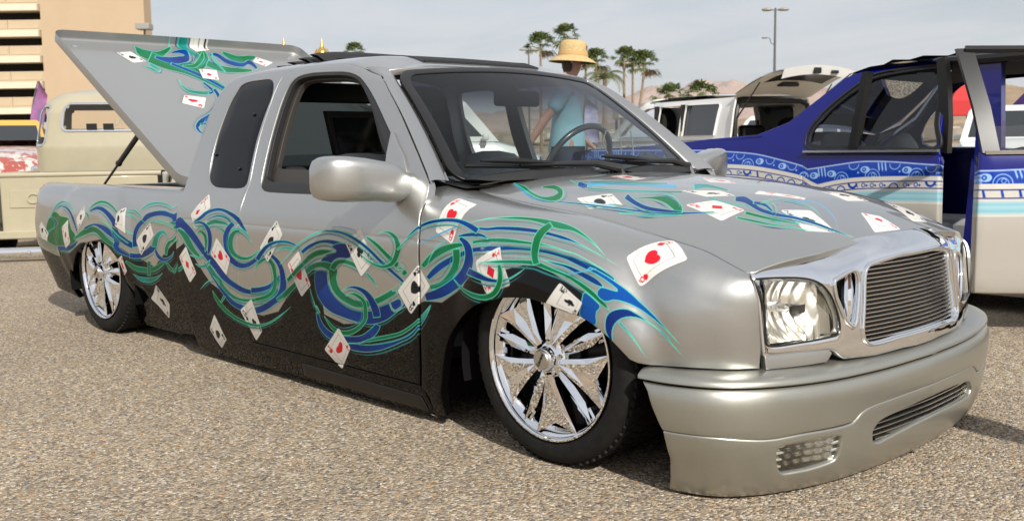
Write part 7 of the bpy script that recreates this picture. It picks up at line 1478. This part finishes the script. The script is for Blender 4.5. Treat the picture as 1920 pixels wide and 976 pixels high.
def person(label, loc, rz, shirt, trousers, hat=True, raise_=0):
    T = empty('person', label, 'person', (loc[0], loc[1], 0), rz)
    N = {'pel': (0, 0, .95, .12, .11), 'wai': (.005, 0, 1.10, .115, .105), 'che': (.0, 0, 1.28, .125, .115), 'nkb': (.012, 0, 1.445, .068), 'nk': (.035, 0, 1.515, .052), 'jaw': (.075, 0, 1.565, .062, .055), 'hd': (.065, 0, 1.635, .092, .075), 'top': (.055, 0, 1.70, .072, .066)}
    E = [('pel', 'wai'), ('wai', 'che'), ('che', 'nkb'), ('nkb', 'nk'), ('nk', 'jaw'), ('jaw', 'hd'), ('hd', 'top')]
    arm = {-1: [(.0, -.19, 1.40, .055), (-.10, -.225, 1.26, .047), (-.21, -.24, 1.12, .041), (-.275, -.23, 1.02, .037), (-.335, -.215, .925, .026)], 1: [(.0, .19, 1.40, .055), (.03, .23, 1.26, .047), (.05, .25, 1.12, .041), (.12, .23, 1.02, .036), (.19, .20, .93, .026)]}
    for s in (-1, 1):
        pv = 'che'
        for i, a in enumerate(arm[s]): N['a%d%d' % (s, i)] = a; E.append((pv, 'a%d%d' % (s, i))); pv = 'a%d%d' % (s, i)
        wx, wy, wz, _ = arm[s][-1]; dx, dz = (-.045, -.060) if s < 0 else (.06, -.05)
        N['p%d' % s] = (wx + dx, wy, wz + dz, .030, .018); E.append((pv, 'p%d' % s))
        for k in range(4):
            o = (k - 1.5) * .019; ln = (.072, .082, .078, .060)[k]; u = np.array([dx, 0, dz]); u /= np.linalg.norm(u)
            b = np.array([wx + dx * 1.35, wy + o, wz + dz * 1.35]); 
            c1 = b + u * ln * .55; c2 = c1 + (u * .8 + np.array([-.5 if s < 0 else .4, 0, .25])) * ln * .5
            N['f%d%d0' % (s, k)] = (*b, .0095); N['f%d%d1' % (s, k)] = (*c1, .0085); N['f%d%d2' % (s, k)] = (*c2, .007); E += [('p%d' % s, 'f%d%d0' % (s, k)), ('f%d%d0' % (s, k), 'f%d%d1' % (s, k)), ('f%d%d1' % (s, k), 'f%d%d2' % (s, k))]
        N['t%d0' % s] = (wx + dx * .7 + (.028 if s < 0 else .0), wy - s * -.012, wz + dz * .9, .011); N['t%d1' % s] = (wx + dx * 1.3 + .04 * (1 if s < 0 else .3), wy - .01, wz + dz * 1.6, .009); E += [('p%d' % s, 't%d0' % s), ('t%d0' % s, 't%d1' % s)]
        lg = [(.0, s * .095, .86, .088), (.012, s * .10, .50, .056), (-.005, s * .10, .30, .052), (-.02, s * .105, .09, .036), (.06, s * .11, .045, .036), (.15, s * .115, .035, .030)]; pv = 'pel'
        for i, a in enumerate(lg): N['l%d%d' % (s, i)] = a; E.append((pv, 'l%d%d' % (s, i))); pv = 'l%d%d' % (s, i)
    body = skinned('body', N, E, SKIN, T)
    MB().tube([(.135, 0, 1.645), (.155, 0, 1.61), (.163, 0, 1.595), (.145, 0, 1.585)], [.010, .013, .016, .008], 8).build('nose', SKIN, body, angle=180)
    MB().tube([(.128, -.022, 1.562), (.136, 0, 1.563), (.128, .022, 1.562)], [.004, .007, .004], 8).build('mouth', pbr('lips', (.30, .10, .08), .5), body, angle=180)
    for s in (-1, 1):
        MB().lathe([(0, .012), (.008, .009), (.012, 0), (.008, -.009), (0, -.012)], 10, (.132, s * .030, 1.640), 'x').build('eye', pbr('eye_dark', (.03, .02, .02), .2), body, angle=180)
        MB().tube([(.055, s * .080, 1.655), (.04, s * .092, 1.65), (.04, s * .093, 1.625), (.052, s * .084, 1.605)], [.008, .011, .010, .006], 8).build('ear', SKIN, body, angle=180)
    r = []
    for z, a, dx in ((1.545, .060, -.018), (1.58, .080, -.012), (1.63, .093, -.004), (1.69, .090, 0), (1.73, .06, 0), (1.742, .01, 0)):
        r.append([(.05 + dx + a * .98 * math.cos(t) * (1 if math.cos(t) < 0 else .75), a * .93 * math.sin(t), z + (.05 if math.cos(t) > .3 else 0) * (1 if z < 1.66 else 0)) for t in np.arange(20) * 2 * math.pi / 20])
    MB().grid(r, closev=True).build('hair', pbr('brown_hair', (.05, .03, .02), .7, bump=(200, .6, .003)), body, angle=180)
    SN = {'hem': (0, 0, .78, .175, .165), 'pel': (0, 0, .90, .185, .17), 'wai': (.0, 0, 1.05, .175, .165), 'che': (.0, 0, 1.28, .185, .17), 'nkb': (.01, 0, 1.435, .10)}; SE = [('hem', 'pel'), ('pel', 'wai'), ('wai', 'che'), ('che', 'nkb')]
    for s in (-1, 1):
        a = arm[s]; SN['s%d0' % s] = (a[0][0], a[0][1], a[0][2], .072); SN['s%d1' % s] = (a[1][0], a[1][1], a[1][2] - .0, .070); m = [(a[1][i] + a[2][i]) / 2 for i in range(3)]; SN['s%d2' % s] = (*m, .066); SE += [('che', 's%d0' % s), ('s%d0' % s, 's%d1' % s), ('s%d1' % s, 's%d2' % s)]
    sh = skinned('shirt', SN, SE, shirt, T)
    tx = bpy.data.textures.new('cloth_creases', 'CLOUDS'); tx.noise_scale = .09; dm = sh.modifiers.new('creases', 'DISPLACE'); dm.texture = tx; dm.strength = .018
    PN = {'pel': (0, 0, .92, .148, .118)}; PE = []
    for s in (-1, 1):
        pv = 'pel'
        for i, a in enumerate([(.0, s * .10, .80, .105), (.012, s * .105, .50, .082), (-.005, s * .105, .30, .075), (-.015, s * .108, .10, .066)]): PN['k%d%d' % (s, i)] = a; PE.append((pv, 'k%d%d' % (s, i))); pv = 'k%d%d' % (s, i)
    skinned('trousers', PN, PE, trousers, T)
    for s in (-1, 1):
        SNn = {'a': (-.04, s * .108, .045, .046), 'b': (.07, s * .112, .045, .046), 'c': (.17, s * .118, .034, .036)}; skinned('shoe', SNn, [('a', 'b'), ('b', 'c')], SATIN, T)
    if hat:
        ST = pbr('straw', (.52, .37, .17), .75, noise=(60, .25), bump=(260, .5, .003)); cx = .055
        prof = [(.0, .155), (.06, .153), (.098, .142), (.118, .120), (.126, .07), (.134, .02), (.139, .0), (.155, -.006), (.185, -.022), (.215, -.044), (.218, -.050), (.185, -.032), (.150, -.014), (.132, -.008)]
        h = MB().lathe(prof, 44, axis='z').build('straw_hat', ST, T, angle=60, loc=(cx, 0, 1.672)); h.rotation_euler = (0, math.radians(4), 0); h.scale = (.98, .92, .96)
        MB().lathe([(.128, .050), (.1305, .048), (.137, .022), (.1385, .014), (.134, .013)], 40, axis='z').build('hat_band', pbr('straw_band', (.50, .33, .13), .8), h)
        MB().lathe([(.212, -.047), (.16, -.022), (.134, -.012)], 40, axis='z').build('brim_lining', pbr('navy_lining', (.01, .012, .03), .8), h)
        MB().lathe([(0, .004), (.022, .003), (.024, 0)], 16, (.118, -.045, .085), 'x').build('hat_patch', SATIN, h)
    return T
person('person in straw hat and turquoise shirt standing beyond the pickup', (-4.22, 3.83), math.atan2(.719, .695), pbr('turquoise_cotton', (.30, .55, .64), .8, bump=(60, .3, .01)), pbr('dark_denim', (.03, .04, .06), .85))
person('person in grey shirt added out of frame to cast the shadow by the bumper', (2.73, -.38), math.radians(200), pbr('grey_cotton', (.25, .25, .26), .8), pbr('black_denim', (.02, .02, .025), .85), hat=False)  # unseen standing figure, added for the shadow it throws beside the bumper
# ================================================================== buildings, poles, palms, hills
def loc_frame(px_dir, dist): pass
U_ = np.array([.694, .720]); N_ = np.array([.720, -.694])                     # along the far facades, and towards the viewer
TAN = pbr('tan_stucco', (.47, .355, .235), .9, noise=(.25, .05), bump=(3, .12, .05)); TAN2 = pbr('tan_panel', (.50, .40, .27), .9, noise=(.5, .05)); PALE = pbr('pale_slab', (.66, .58, .45), .9, noise=(.6, .06)); DECK_SHADE = pbr('deck_shade', (.02, .018, .016), .9)
def garage():
    o = np.array([-122.9, 41.6]); rz = math.atan2(U_[1], U_[0])
    T = empty('parking_garage', 'tan parking garage with open decks behind the cream pickup', 'building', (o[0], o[1], 0), rz)
    # local x along the facade, -y towards the viewer
    MB().box((6.05, 1.2, 17), (12.1, 2.4, 34)).build('stair_tower', TAN, T)
    MB().box((-24, 8.5, 17), (47.8, 13, 34)).build('deck_shade_block', DECK_SHADE, T)  # near-black block, its colour standing in for the shade inside the decks
    pm = bm_ = None
    first = None
    for k in range(-1, 10):
        zc = 5.0 + 2.97 * k
        s = MB().box((-24, .9, zc + .86), (47.6, 2.6, .74)).build('slab_edge', PALE, T)
        for j in range(12):
            x1 = -.10 - 3.96 * j
            if first is None:
                m = MB().box((0, .6, 0), (3.90, .5, 1.18)).box((0, .33, -.04), (3.55, .06, .72)); first = m.mesh('spandrel_panel', smooth=False); first.materials.append(TAN2)
            p = obj('spandrel_panel', first, None, T, (x1 - 1.98, 0, zc - 1.09))
    for j in range(7): MB().box((-.3 - 7.92 * j, 1.6, 17), (.5, .6, 34)).build('deck_column', TAN2, T)
garage()
# two gilded roof ornaments on slim towers
def ornament(px_az, dist, label):
    a = math.radians(px_az); p = (1.95 - dist * math.cos(a), -2.81 + dist * math.sin(a))
    T = empty('ornate_tower', label, 'tower', (p[0], p[1], 0), 0, 'gilded towers behind the pickup')
    MB().box((0, 0, 6.6), (2.2, 2.2, 13.2)).box((0, 0, 13.3), (2.6, 2.6, .4)).build('wall', TAN2, T)
    G = pbr('gilt', (.65, .42, .12), .35, .8)
    f = MB().lathe([(.0, 0), (.75, .0), (.85, .2), (.6, .35), (.85, .7), (.95, 1.0), (.75, 1.35), (.4, 1.7), (.22, 2.1), (.16, 2.5), (0, 3.2)], 14, (0, 0, 13.5)).build('finial', G, T, angle=50)
    for k in range(8): q = k * math.pi / 4; MB().tube([(.85 * math.cos(q), .85 * math.sin(q), 13.7), (1.05 * math.cos(q), 1.05 * math.sin(q), 14.4), (.75 * math.cos(q), .75 * math.sin(q), 15.2)], [.10, .12, .02], 6).build('leaf', G, f)
pxaz = lambda px: 43.927 + math.degrees(math.atan((px - 960) / 1899.9))
ornament(pxaz(545), 150, 'gilded roof ornament right beside the bed cover edge')
ornament(pxaz(615), 150, 'gilded roof ornament above the folded fabric roof')
# ---- lamp posts
STEEL = pbr('grey_steel', (.16, .16, .16), .5, .6)
def spot(px, D):
    a = math.radians(pxaz(px)); r = D / math.cos(math.atan((px - 960) / 1899.9)); return (1.9506 - r * math.cos(a), -2.8137 + r * math.sin(a))
def lamp(px, D, h, label, heads=2, box=False, arm=False):
    p = spot(px, D); T = empty('lamp_post', label, 'lamp post', (p[0], p[1], 0), math.atan2(U_[1], U_[0]), 'lamp posts round the car park')
    MB().tube([(0, 0, 0), (0, 0, h)], [.11, .07], 10).build('pole', STEEL, T); MB().box((0, 0, .3), (.6, .6, .6)).build('base', pbr('concrete', (.4, .38, .34), .9), T, bevel=.05)
    for s in ((-1, 1) if heads == 2 else (1,) if heads == 1 else ()):
        MB().tube([(0, 0, h - .15), (s * .4, 0, h - .1)], .04, 6).build('arm', STEEL, T)
        MB().lathe([(0, .10), (.2, .09), (.36, .02), (.38, -.06), (.30, -.10), (0, -.11)], 16, (s * .55, 0, h - .08)).build('lamp_head', pbr('lamp_housing_grey', (.30, .29, .27), .5), T)
    if box: MB().box((0, 0, h + .1), (1.0, 1.0, .45)).build('lamp_head', pbr('lamp_housing_grey', (.30, .29, .27), .5), T, bevel=.05)
    if arm:
        MB().tube([(0, 0, h - 2.45), (-.25, 0, h - 2.35), (-.35, 0, h - 2.0), (-.62, 0, h - 1.95)], .03, 6).build('camera_arm', STEEL, T); MB().box((-.72, 0, h - 1.98), (.3, .16, .10)).build('camera', STEEL, T)
lamp(1450, 70, 9.95, 'tall twin headed lamp post above the white crossover', 2, arm=True)
lamp(996, 100, 10.3, 'distant twin headed lamp post left of the straw hat', 2)
lamp(290, 76, 9.9, 'lamp post with square head beside the tan garage wall', 0, box=True)
# ---- palms
LEAFG = pbr('palm_leaf', (.115, .155, .05), .6, noise=(1.2, .35), spec=.3); DRY = pbr('dry_frond', (.24, .17, .09), .8, noise=(2, .3)); TRUNK = pbr('palm_trunk', (.26, .19, .13), .9, noise=(3, .3), bump=(8, .5, .04))
def fan_crown(R, seed, droop=.25, n=38):
    r = random.Random(seed); m = MB()
    for i in range(n):
        el = math.asin(r.uniform(-.55, .98)); a = r.uniform(0, 6.283); dry = el < -.30
        d = np.array([math.cos(el) * math.cos(a), math.cos(el) * math.sin(a), math.sin(el)]); pl = R * r.uniform(.45, .62)
        side_ = np.cross(d, [0, 0, 1]); side_ /= np.linalg.norm(side_) + 1e-6; up = np.cross(side_, d)
        tip = d * pl + np.array([0, 0, -pl * pl * droop * .3]); w = .03
        m.add([side_ * w * .5, -side_ * w * .5, tip + side_ * w, tip - side_ * w], [(0, 2, 3, 1)], 1 if dry else 0)
        k = 11; fan = R * r.uniform(.42, .58)
        for j in range(k):
            t = (j / (k - 1) - .5) * 2.5; v = d * math.cos(t) + side_ * math.sin(t) + up * .15 * r.uniform(-1, 1); ln = fan * (1 - .25 * abs(t) / 1.25) * r.uniform(.85, 1.1)
            wv = (side_ * math.cos(t) - d * math.sin(t)) * fan * .085; mid = tip + v * ln * .6; e = tip + v * ln + np.array([0, 0, -ln * r.uniform(.15, .5)])
            m.add([tip, mid + wv, e, mid - wv], [(0, 1, 2, 3)], 1 if dry else 0)
    return m.mesh('crown', smooth=False)
def feather_crown(R, seed, n=22):
    r = random.Random(seed); m = MB()
    for i in range(n):
        a = i * 2.4 + r.uniform(-.2, .2); el = r.uniform(.15, 1.25); pts = []; p = np.zeros(3); e = el
        for k in range(9): pts.append(p.copy()); p = p + R / 8 * np.array([math.cos(e) * math.cos(a), math.cos(e) * math.sin(a), math.sin(e)]); e -= .26 + r.uniform(0, .06)
        pts = np.array(pts); s = np.array([-math.sin(a), math.cos(a), 0])
        m.tube(pts, np.linspace(.04, .01, 9), 4)
        for q in np.linspace(.08, 1, 26):
            i0 = min(int(q * 8), 7); b = pts[i0] + (pts[i0 + 1] - pts[i0]) * (q * 8 - i0); t = pts[i0 + 1] - pts[i0]; t /= np.linalg.norm(t)
            for sg in (-1, 1):
                l = R * .30 * math.sin(math.pi * (.15 + .8 * q)) * r.uniform(.8, 1.1); v = s * sg * .8 + t * .5 + np.array([0, 0, -.35]); v /= np.linalg.norm(v)
                m.add([b + t * .03, b - t * .03, b + v * l], [(0, 1, 2)])
    return m.mesh('crown', smooth=False)
CROWNS = []
for i in range(3):
    me = fan_crown(2.35, 11 + i); me.materials.append(LEAFG); me.materials.append(DRY); CROWNS.append(me)
FC = feather_crown(3.2, 5); FC.materials.append(pbr('feather_leaf', (.12, .13, .035), .6, noise=(1, .4)))
def palm(px, ytop, D, R, label, i=0, lean=0., feather=False):
    p = spot(px, D); hz = 275 - (px - 960) * .0137; h = .9 + (hz - ytop) * D / 1899.9
    T = empty('palm_tree', label, 'palm tree', (p[0], p[1], 0), 0, 'palm trees beyond the car park')
    b = -lean * U_; pts = [(b[0] * (1 - t) ** 1.5, b[1] * (1 - t) ** 1.5, h * t) for t in np.linspace(0, 1, 9)]
    MB().tube(pts, np.linspace(.22, .13, 9), 10).build('trunk', TRUNK, T)
    c = obj('crown', FC if feather else CROWNS[i % 3], None, T, (0, 0, h)); c.scale = (R,) * 3; c.rotation_euler = (0, 0, i * 1.3)
    return T
palm(1018, 92, 125, .95, 'fan palm left of the straw hat with pale dead fronds', 0)
palm(1062, 76, 125, .95, 'fan palm whose crown shows just above the straw hat', 1)
palm(1101, 119, 135, .80, 'fan palm half behind the straw hat brim, left of a pair', 2)
palm(1120, 120, 128, .92, 'fan palm right of the straw hat, fuller of a pair', 0)
palm(1136, 152, 70, .62, 'low feather palm with arching yellow green fronds', 3, feather=True)
palm(1172, 112, 128, .80, 'tall fan palm, left one of the group of three', 1)
palm(1188, 116, 130, .80, 'tall fan palm in the middle of the group of three', 2)
palm(1209, 126, 122, .98, 'leaning fan palm, right one of the group of three', 0, lean=1.6)
palm(1255, 186, 95, .80, 'short bushy fan palm above the front of the white crossover', 1)
palm(1316, 180, 100, .84, 'short bushy fan palm above the roof of the white crossover', 2)
palm(676, 104, 150, .85, 'distant palm top showing over the folded fabric roof', 0)
# ---- shelter, flags, canopies
def shelter():
    p = spot(1205, 42); T = empty('shelter', 'low cream roofed shelter under the palms', 'shelter', (p[0], p[1], 0), math.atan2(U_[1], U_[0]))
    MB().box((0, 0, 2.18), (2.2, 2.2, .45)).build('roof', pbr('cream_fascia', (.62, .50, .30), .8), T, bevel=.05)
    for x in (-.95, 0, .95):
        for y in (-.95, .95): MB().box((x, y, 1.0), (.10, .10, 2.0)).build('post', pbr('dark_post', (.05, .05, .04), .7), T)
    MB().box((0, .9, .7), (2.0, .06, 1.3)).build('back_panel', pbr('shelter_panel', (.20, .17, .12), .8), T)
shelter()
def flag(px, D, z0, z1, w, label, cols, lean):
    p = spot(px, D); T = empty('feather_flag', label, 'flag', (p[0], p[1], 0), math.atan2(U_[1], U_[0]))
    zs = np.linspace(z0, z1, 16); k = (zs - z0) / (z1 - z0)
    m = MB().grid([[(lean * q ** 2 + w * (.9 - .25 * q if s else 0) * (1 - max(0, q - .8) * 4.2), .05 * math.sin(q * 9 + s * 2), z) for s in (0, .5, 1)] for q, z in zip(k, zs)])
    m.build('banner', cols, T, angle=180); MB().tube([(lean * q ** 2 - .01, 0, z * (1 if i else 0)) for i, (q, z) in enumerate(zip(k, zs))], .018, 6).build('pole', STEEL, T)
    return T
f1 = flag(66, 30, .9, 2.98, .50, 'purple and pink feather flag behind the cream pickup cab', pbr('purple_banner', (.14, .09, .22), .8, noise=(2.2, 1, (.42, .14, .30))), .36)
for k, z in enumerate(np.linspace(1.2, 2.4, 9)): pass
f2 = flag(1096, 20, .95, 1.80, .36, 'pale lilac feather flag seen through the windscreen', pbr('lilac_banner', (.55, .53, .66), .8, noise=(5, 1, (.22, .20, .42))), .05)
def canopy(px, D, col, label, h=2.0, w=1.2):
    p = spot(px, D); T = empty('canopy', label, 'canopy', (p[0], p[1], 0), math.atan2(U_[1], U_[0]))
    MB().grid([[(x * k, y * k, z) for x, y in ((-w, -w), (0, -w), (w, -w), (w, 0), (w, w), (0, w), (-w, w), (-w, 0))] for k, z in ((1, h - .35), (1, h), (.05, h + .45))], closev=True).build('cover', col, T, angle=30)
    for x in (-w, w):
        for y in (-w, w): MB().tube([(x * .97, y * .97, 0), (x * .97, y * .97, h)], .025, 6).build('leg', STEEL, T)
    return T
canopy(1795, 25, pbr('red_canvas', (.50, .03, .03), .8), 'red canopy seen through the sedan beside its open door', 1.85, .36)
canopy(1925, 22, pbr('purple_canvas', (.06, .02, .16), .8), 'purple canopy at the right edge behind the sedan', 1.55, .32)
# ---- hills
def fbm(x, y, o=6, seed=0):
    from mathutils import noise
    return noise.fractal(Vector((x, y, seed)), 1.0, 2.0, o)
def ridge(name, r0, r1, azs, heights, mat, seed, na=240, nr=26, rough=.25):
    A = np.linspace(azs[0], azs[-1], na); H = np.interp(A, azs, heights); m = []
    for i, r in enumerate(np.linspace(r0, r1, nr)):
        t = i / (nr - 1); env = math.sin(min(1, t / .62) * math.pi / 2) ** 1.3 if t < .62 else math.cos((t - .62) / .38 * math.pi / 2)
        row = []
        for a, h in zip(A, H):
            x, y = 1.95 - r * math.cos(math.radians(a)), -2.81 + r * math.sin(math.radians(a)); s = r0 * .055
            from mathutils import noise
            n = noise.ridged_multi_fractal(Vector((x / s * .5, y / s * .5, seed)), 1.0, 2.1, 6, 1.0, 2.0)
            row.append((x, y, h * env * (1 + rough * (n - 1.2)) - 6))
        m.append(row)
    return kind(MB().grid(m).build(name, mat, smooth=True, angle=180), 'structure')
ROCK = pbr('desert_rock', (.30, .205, .165), .95, noise=(.0022, 1, (.42, .33, .28)), bump=(.02, .7, 20)); SCRUB = pbr('desert_scrub', (.30, .215, .135), .95, noise=(.02, .35), bump=(.05, .4, 3))
ridge('mountains', 6000, 9500, [20, 30, 40, 44, 47, 49.5, 51.5, 53, 54.2, 56, 58, 61, 65, 69, 74, 85], [200, 190, 240, 260, 285, 315, 410, 400, 460, 440, 430, 380, 340, 320, 300, 280], ROCK, 3, 420, 60, .30)
ridge('foothills', 900, 2200, [25, 40, 46, 52, 56, 60, 64, 68, 72, 80, 88], [20, 24, 34, 46, 42, 46, 60, 85, 90, 80, 60], SCRUB, 8, 200, 16, .18)
ridge('unseen_hills', 1400, 3200, [86, 110, 140, 170, 200, 230, 260, 290, 320, 350, 380, 386], [90, 120, 160, 140, 170, 200, 160, 190, 150, 130, 80, 30], SCRUB, 12, 220, 14, .2)  # unseen ring behind the viewer, added as a dark horizon band for reflections
# low far town along the foot of the hills
tb = MB()
for i in range(420):
    a = math.radians(rng.uniform(44, 72)); r = rng.uniform(800, 1500); tb.box((1.95 - r * math.cos(a), -2.81 + r * math.sin(a), 6 + (r - 800) * .02), (rng.uniform(8, 22), rng.uniform(8, 22), rng.uniform(4, 9)))
kind(tb.build('far_town', pbr('far_walls', (.50, .43, .35), .9, noise=(.01, .3)), smooth=False), 'stuff')
# ================================================================== ground
def gravel_mat():
    m = bpy.data.materials.new('chip_seal'); m.use_nodes = True; t = m.node_tree; b = t.nodes['Principled BSDF']; b.inputs['Roughness'].default_value = .85
    co = t.nodes.new('ShaderNodeTexCoord')
    def vor(sc, feat='F1'):
        v = t.nodes.new('ShaderNodeTexVoronoi'); v.inputs['Scale'].default_value = sc; v.feature = feat; t.links.new(co.outputs['Object'], v.inputs['Vector']); return v
    v = vor(115); w = vor(85, 'DISTANCE_TO_EDGE') if False else None
    sx = t.nodes.new('ShaderNodeSeparateColor'); t.links.new(v.outputs['Color'], sx.inputs[0])
    r = t.nodes.new('ShaderNodeValToRGB'); t.links.new(sx.outputs[0], r.inputs[0]); r.color_ramp.interpolation = 'CONSTANT'
    cols = [(0, (.20, .155, .105)), (.14, (.36, .29, .205)), (.32, (.27, .215, .155)), (.46, (.45, .375, .27)), (.60, (.31, .245, .17)), (.72, (.21, .185, .155)), (.80, (.55, .48, .38)), (.87, (.42, .27, .14)), (.93, (.13, .11, .095))]
    e = r.color_ramp.elements; e[0].position = 0; e[0].color = (*cols[0][1], 1); e[1].position = cols[1][0]; e[1].color = (*cols[1][1], 1)
    for p_, c in cols[2:]: q = e.new(p_); q.color = (*c, 1)
    n = t.nodes.new('ShaderNodeTexNoise'); n.inputs['Scale'].default_value = .9; n.inputs['Detail'].default_value = 6; t.links.new(co.outputs['Object'], n.inputs[0])
    mr = t.nodes.new('ShaderNodeMapRange'); t.links.new(n.outputs[0], mr.inputs[0]); mr.inputs[1].default_value = .3; mr.inputs[2].default_value = .7; mr.inputs[3].default_value = .93; mr.inputs[4].default_value = 1.13
    vm = t.nodes.new('ShaderNodeVectorMath'); vm.operation = 'SCALE'; t.links.new(r.outputs[0], vm.inputs[0]); t.links.new(mr.outputs[0], vm.inputs['Scale']); t.links.new(vm.outputs[0], b.inputs['Base Color'])
    # distance to the cell centre as relief, darker joints come from the relief itself
    bu = t.nodes.new('ShaderNodeBump'); bu.inputs['Distance'].default_value = .006; bu.inputs['Strength'].default_value = 1.0; bu.invert = True
    t.links.new(v.outputs['Distance'], bu.inputs['Height']); t.links.new(bu.outputs[0], b.inputs['Normal'])
    return m
GM = gravel_mat()
g = MB()
R_ = [0, 2, 4, 8, 16, 32, 64, 128, 300, 700, 1500, 4000, 9000]
A_ = np.arange(48) * 2 * math.pi / 48
g.grid([[(r * math.cos(a), r * math.sin(a), 0 if r < 300 else -min(2, (r - 300) * .002)) for a in A_] for r in R_], closev=True)
kind(g.build('ground', GM, smooth=True, angle=180), 'structure')
# loose chippings standing proud of the surface near the viewer
def chips():
    n = 48000; C0 = np.array([1.95, -2.81]); fwd = np.array([-.72, .693]); rt = np.array([.693, .72])
    d = 1.15 + 3.6 * rng.random(n) ** 1.25; a = (rng.random(n) - .5) * 1.12
    P = C0 + d[:, None] * (fwd * np.cos(a)[:, None] + rt * np.sin(a)[:, None])
    s = rng.uniform(.0022, .0056, n)
    base = np.array([(1, 0, 0), (.3, .95, 0), (-.8, .6, 0), (-.8, -.6, 0), (.3, -.95, 0), (.15, .1, .75)])
    th = rng.random(n) * 6.28; cs, sn = np.cos(th), np.sin(th)
    B = base[None] * (1 + .3 * (rng.random((n, 6, 3)) - .5)) * s[:, None, None]; B[:, :, 1] *= rng.uniform(.6, 1, n)[:, None]
    X = B[..., 0] * cs[:, None] - B[..., 1] * sn[:, None] + P[:, 0:1]; Y = B[..., 0] * sn[:, None] + B[..., 1] * cs[:, None] + P[:, 1:2]; Z = B[..., 2] - .0005
    V = np.stack([X, Y, Z], -1).reshape(-1, 3)
    F = (np.arange(n)[:, None, None] * 6 + np.array([(0, 1, 5), (1, 2, 5), (2, 3, 5), (3, 4, 5), (4, 0, 5)])[None]).reshape(-1, 3)
    me = bpy.data.meshes.new('loose_gravel'); me.vertices.add(len(V)); me.vertices.foreach_set('co', V.ravel()); me.loops.add(F.size); me.loops.foreach_set('vertex_index', F.ravel().astype(np.int32)); me.polygons.add(len(F)); me.polygons.foreach_set('loop_start', np.arange(0, F.size, 3, dtype=np.int32))
    me.update(calc_edges=True); me.validate()
    o = obj('loose_gravel', me, GM); kind(o, 'stuff')
chips()
# ================================================================== desert air
hz = MB().box((-3000, 4500, 330), (21000, 21000, 690)).mesh('haze', smooth=False)
HM = bpy.data.materials.new('haze_air'); HM.use_nodes = True; t = HM.node_tree; t.nodes.clear(); pv = t.nodes.new('ShaderNodeVolumePrincipled'); ho = t.nodes.new('ShaderNodeOutputMaterial')
pv.inputs['Color'].default_value = (.93, .95, 1.0, 1); pv.inputs['Density'].default_value = 1.9e-5; pv.inputs['Anisotropy'].default_value = .2; t.links.new(pv.outputs[0], ho.inputs['Volume'])
kind(obj('haze', hz, HM), 'stuff')
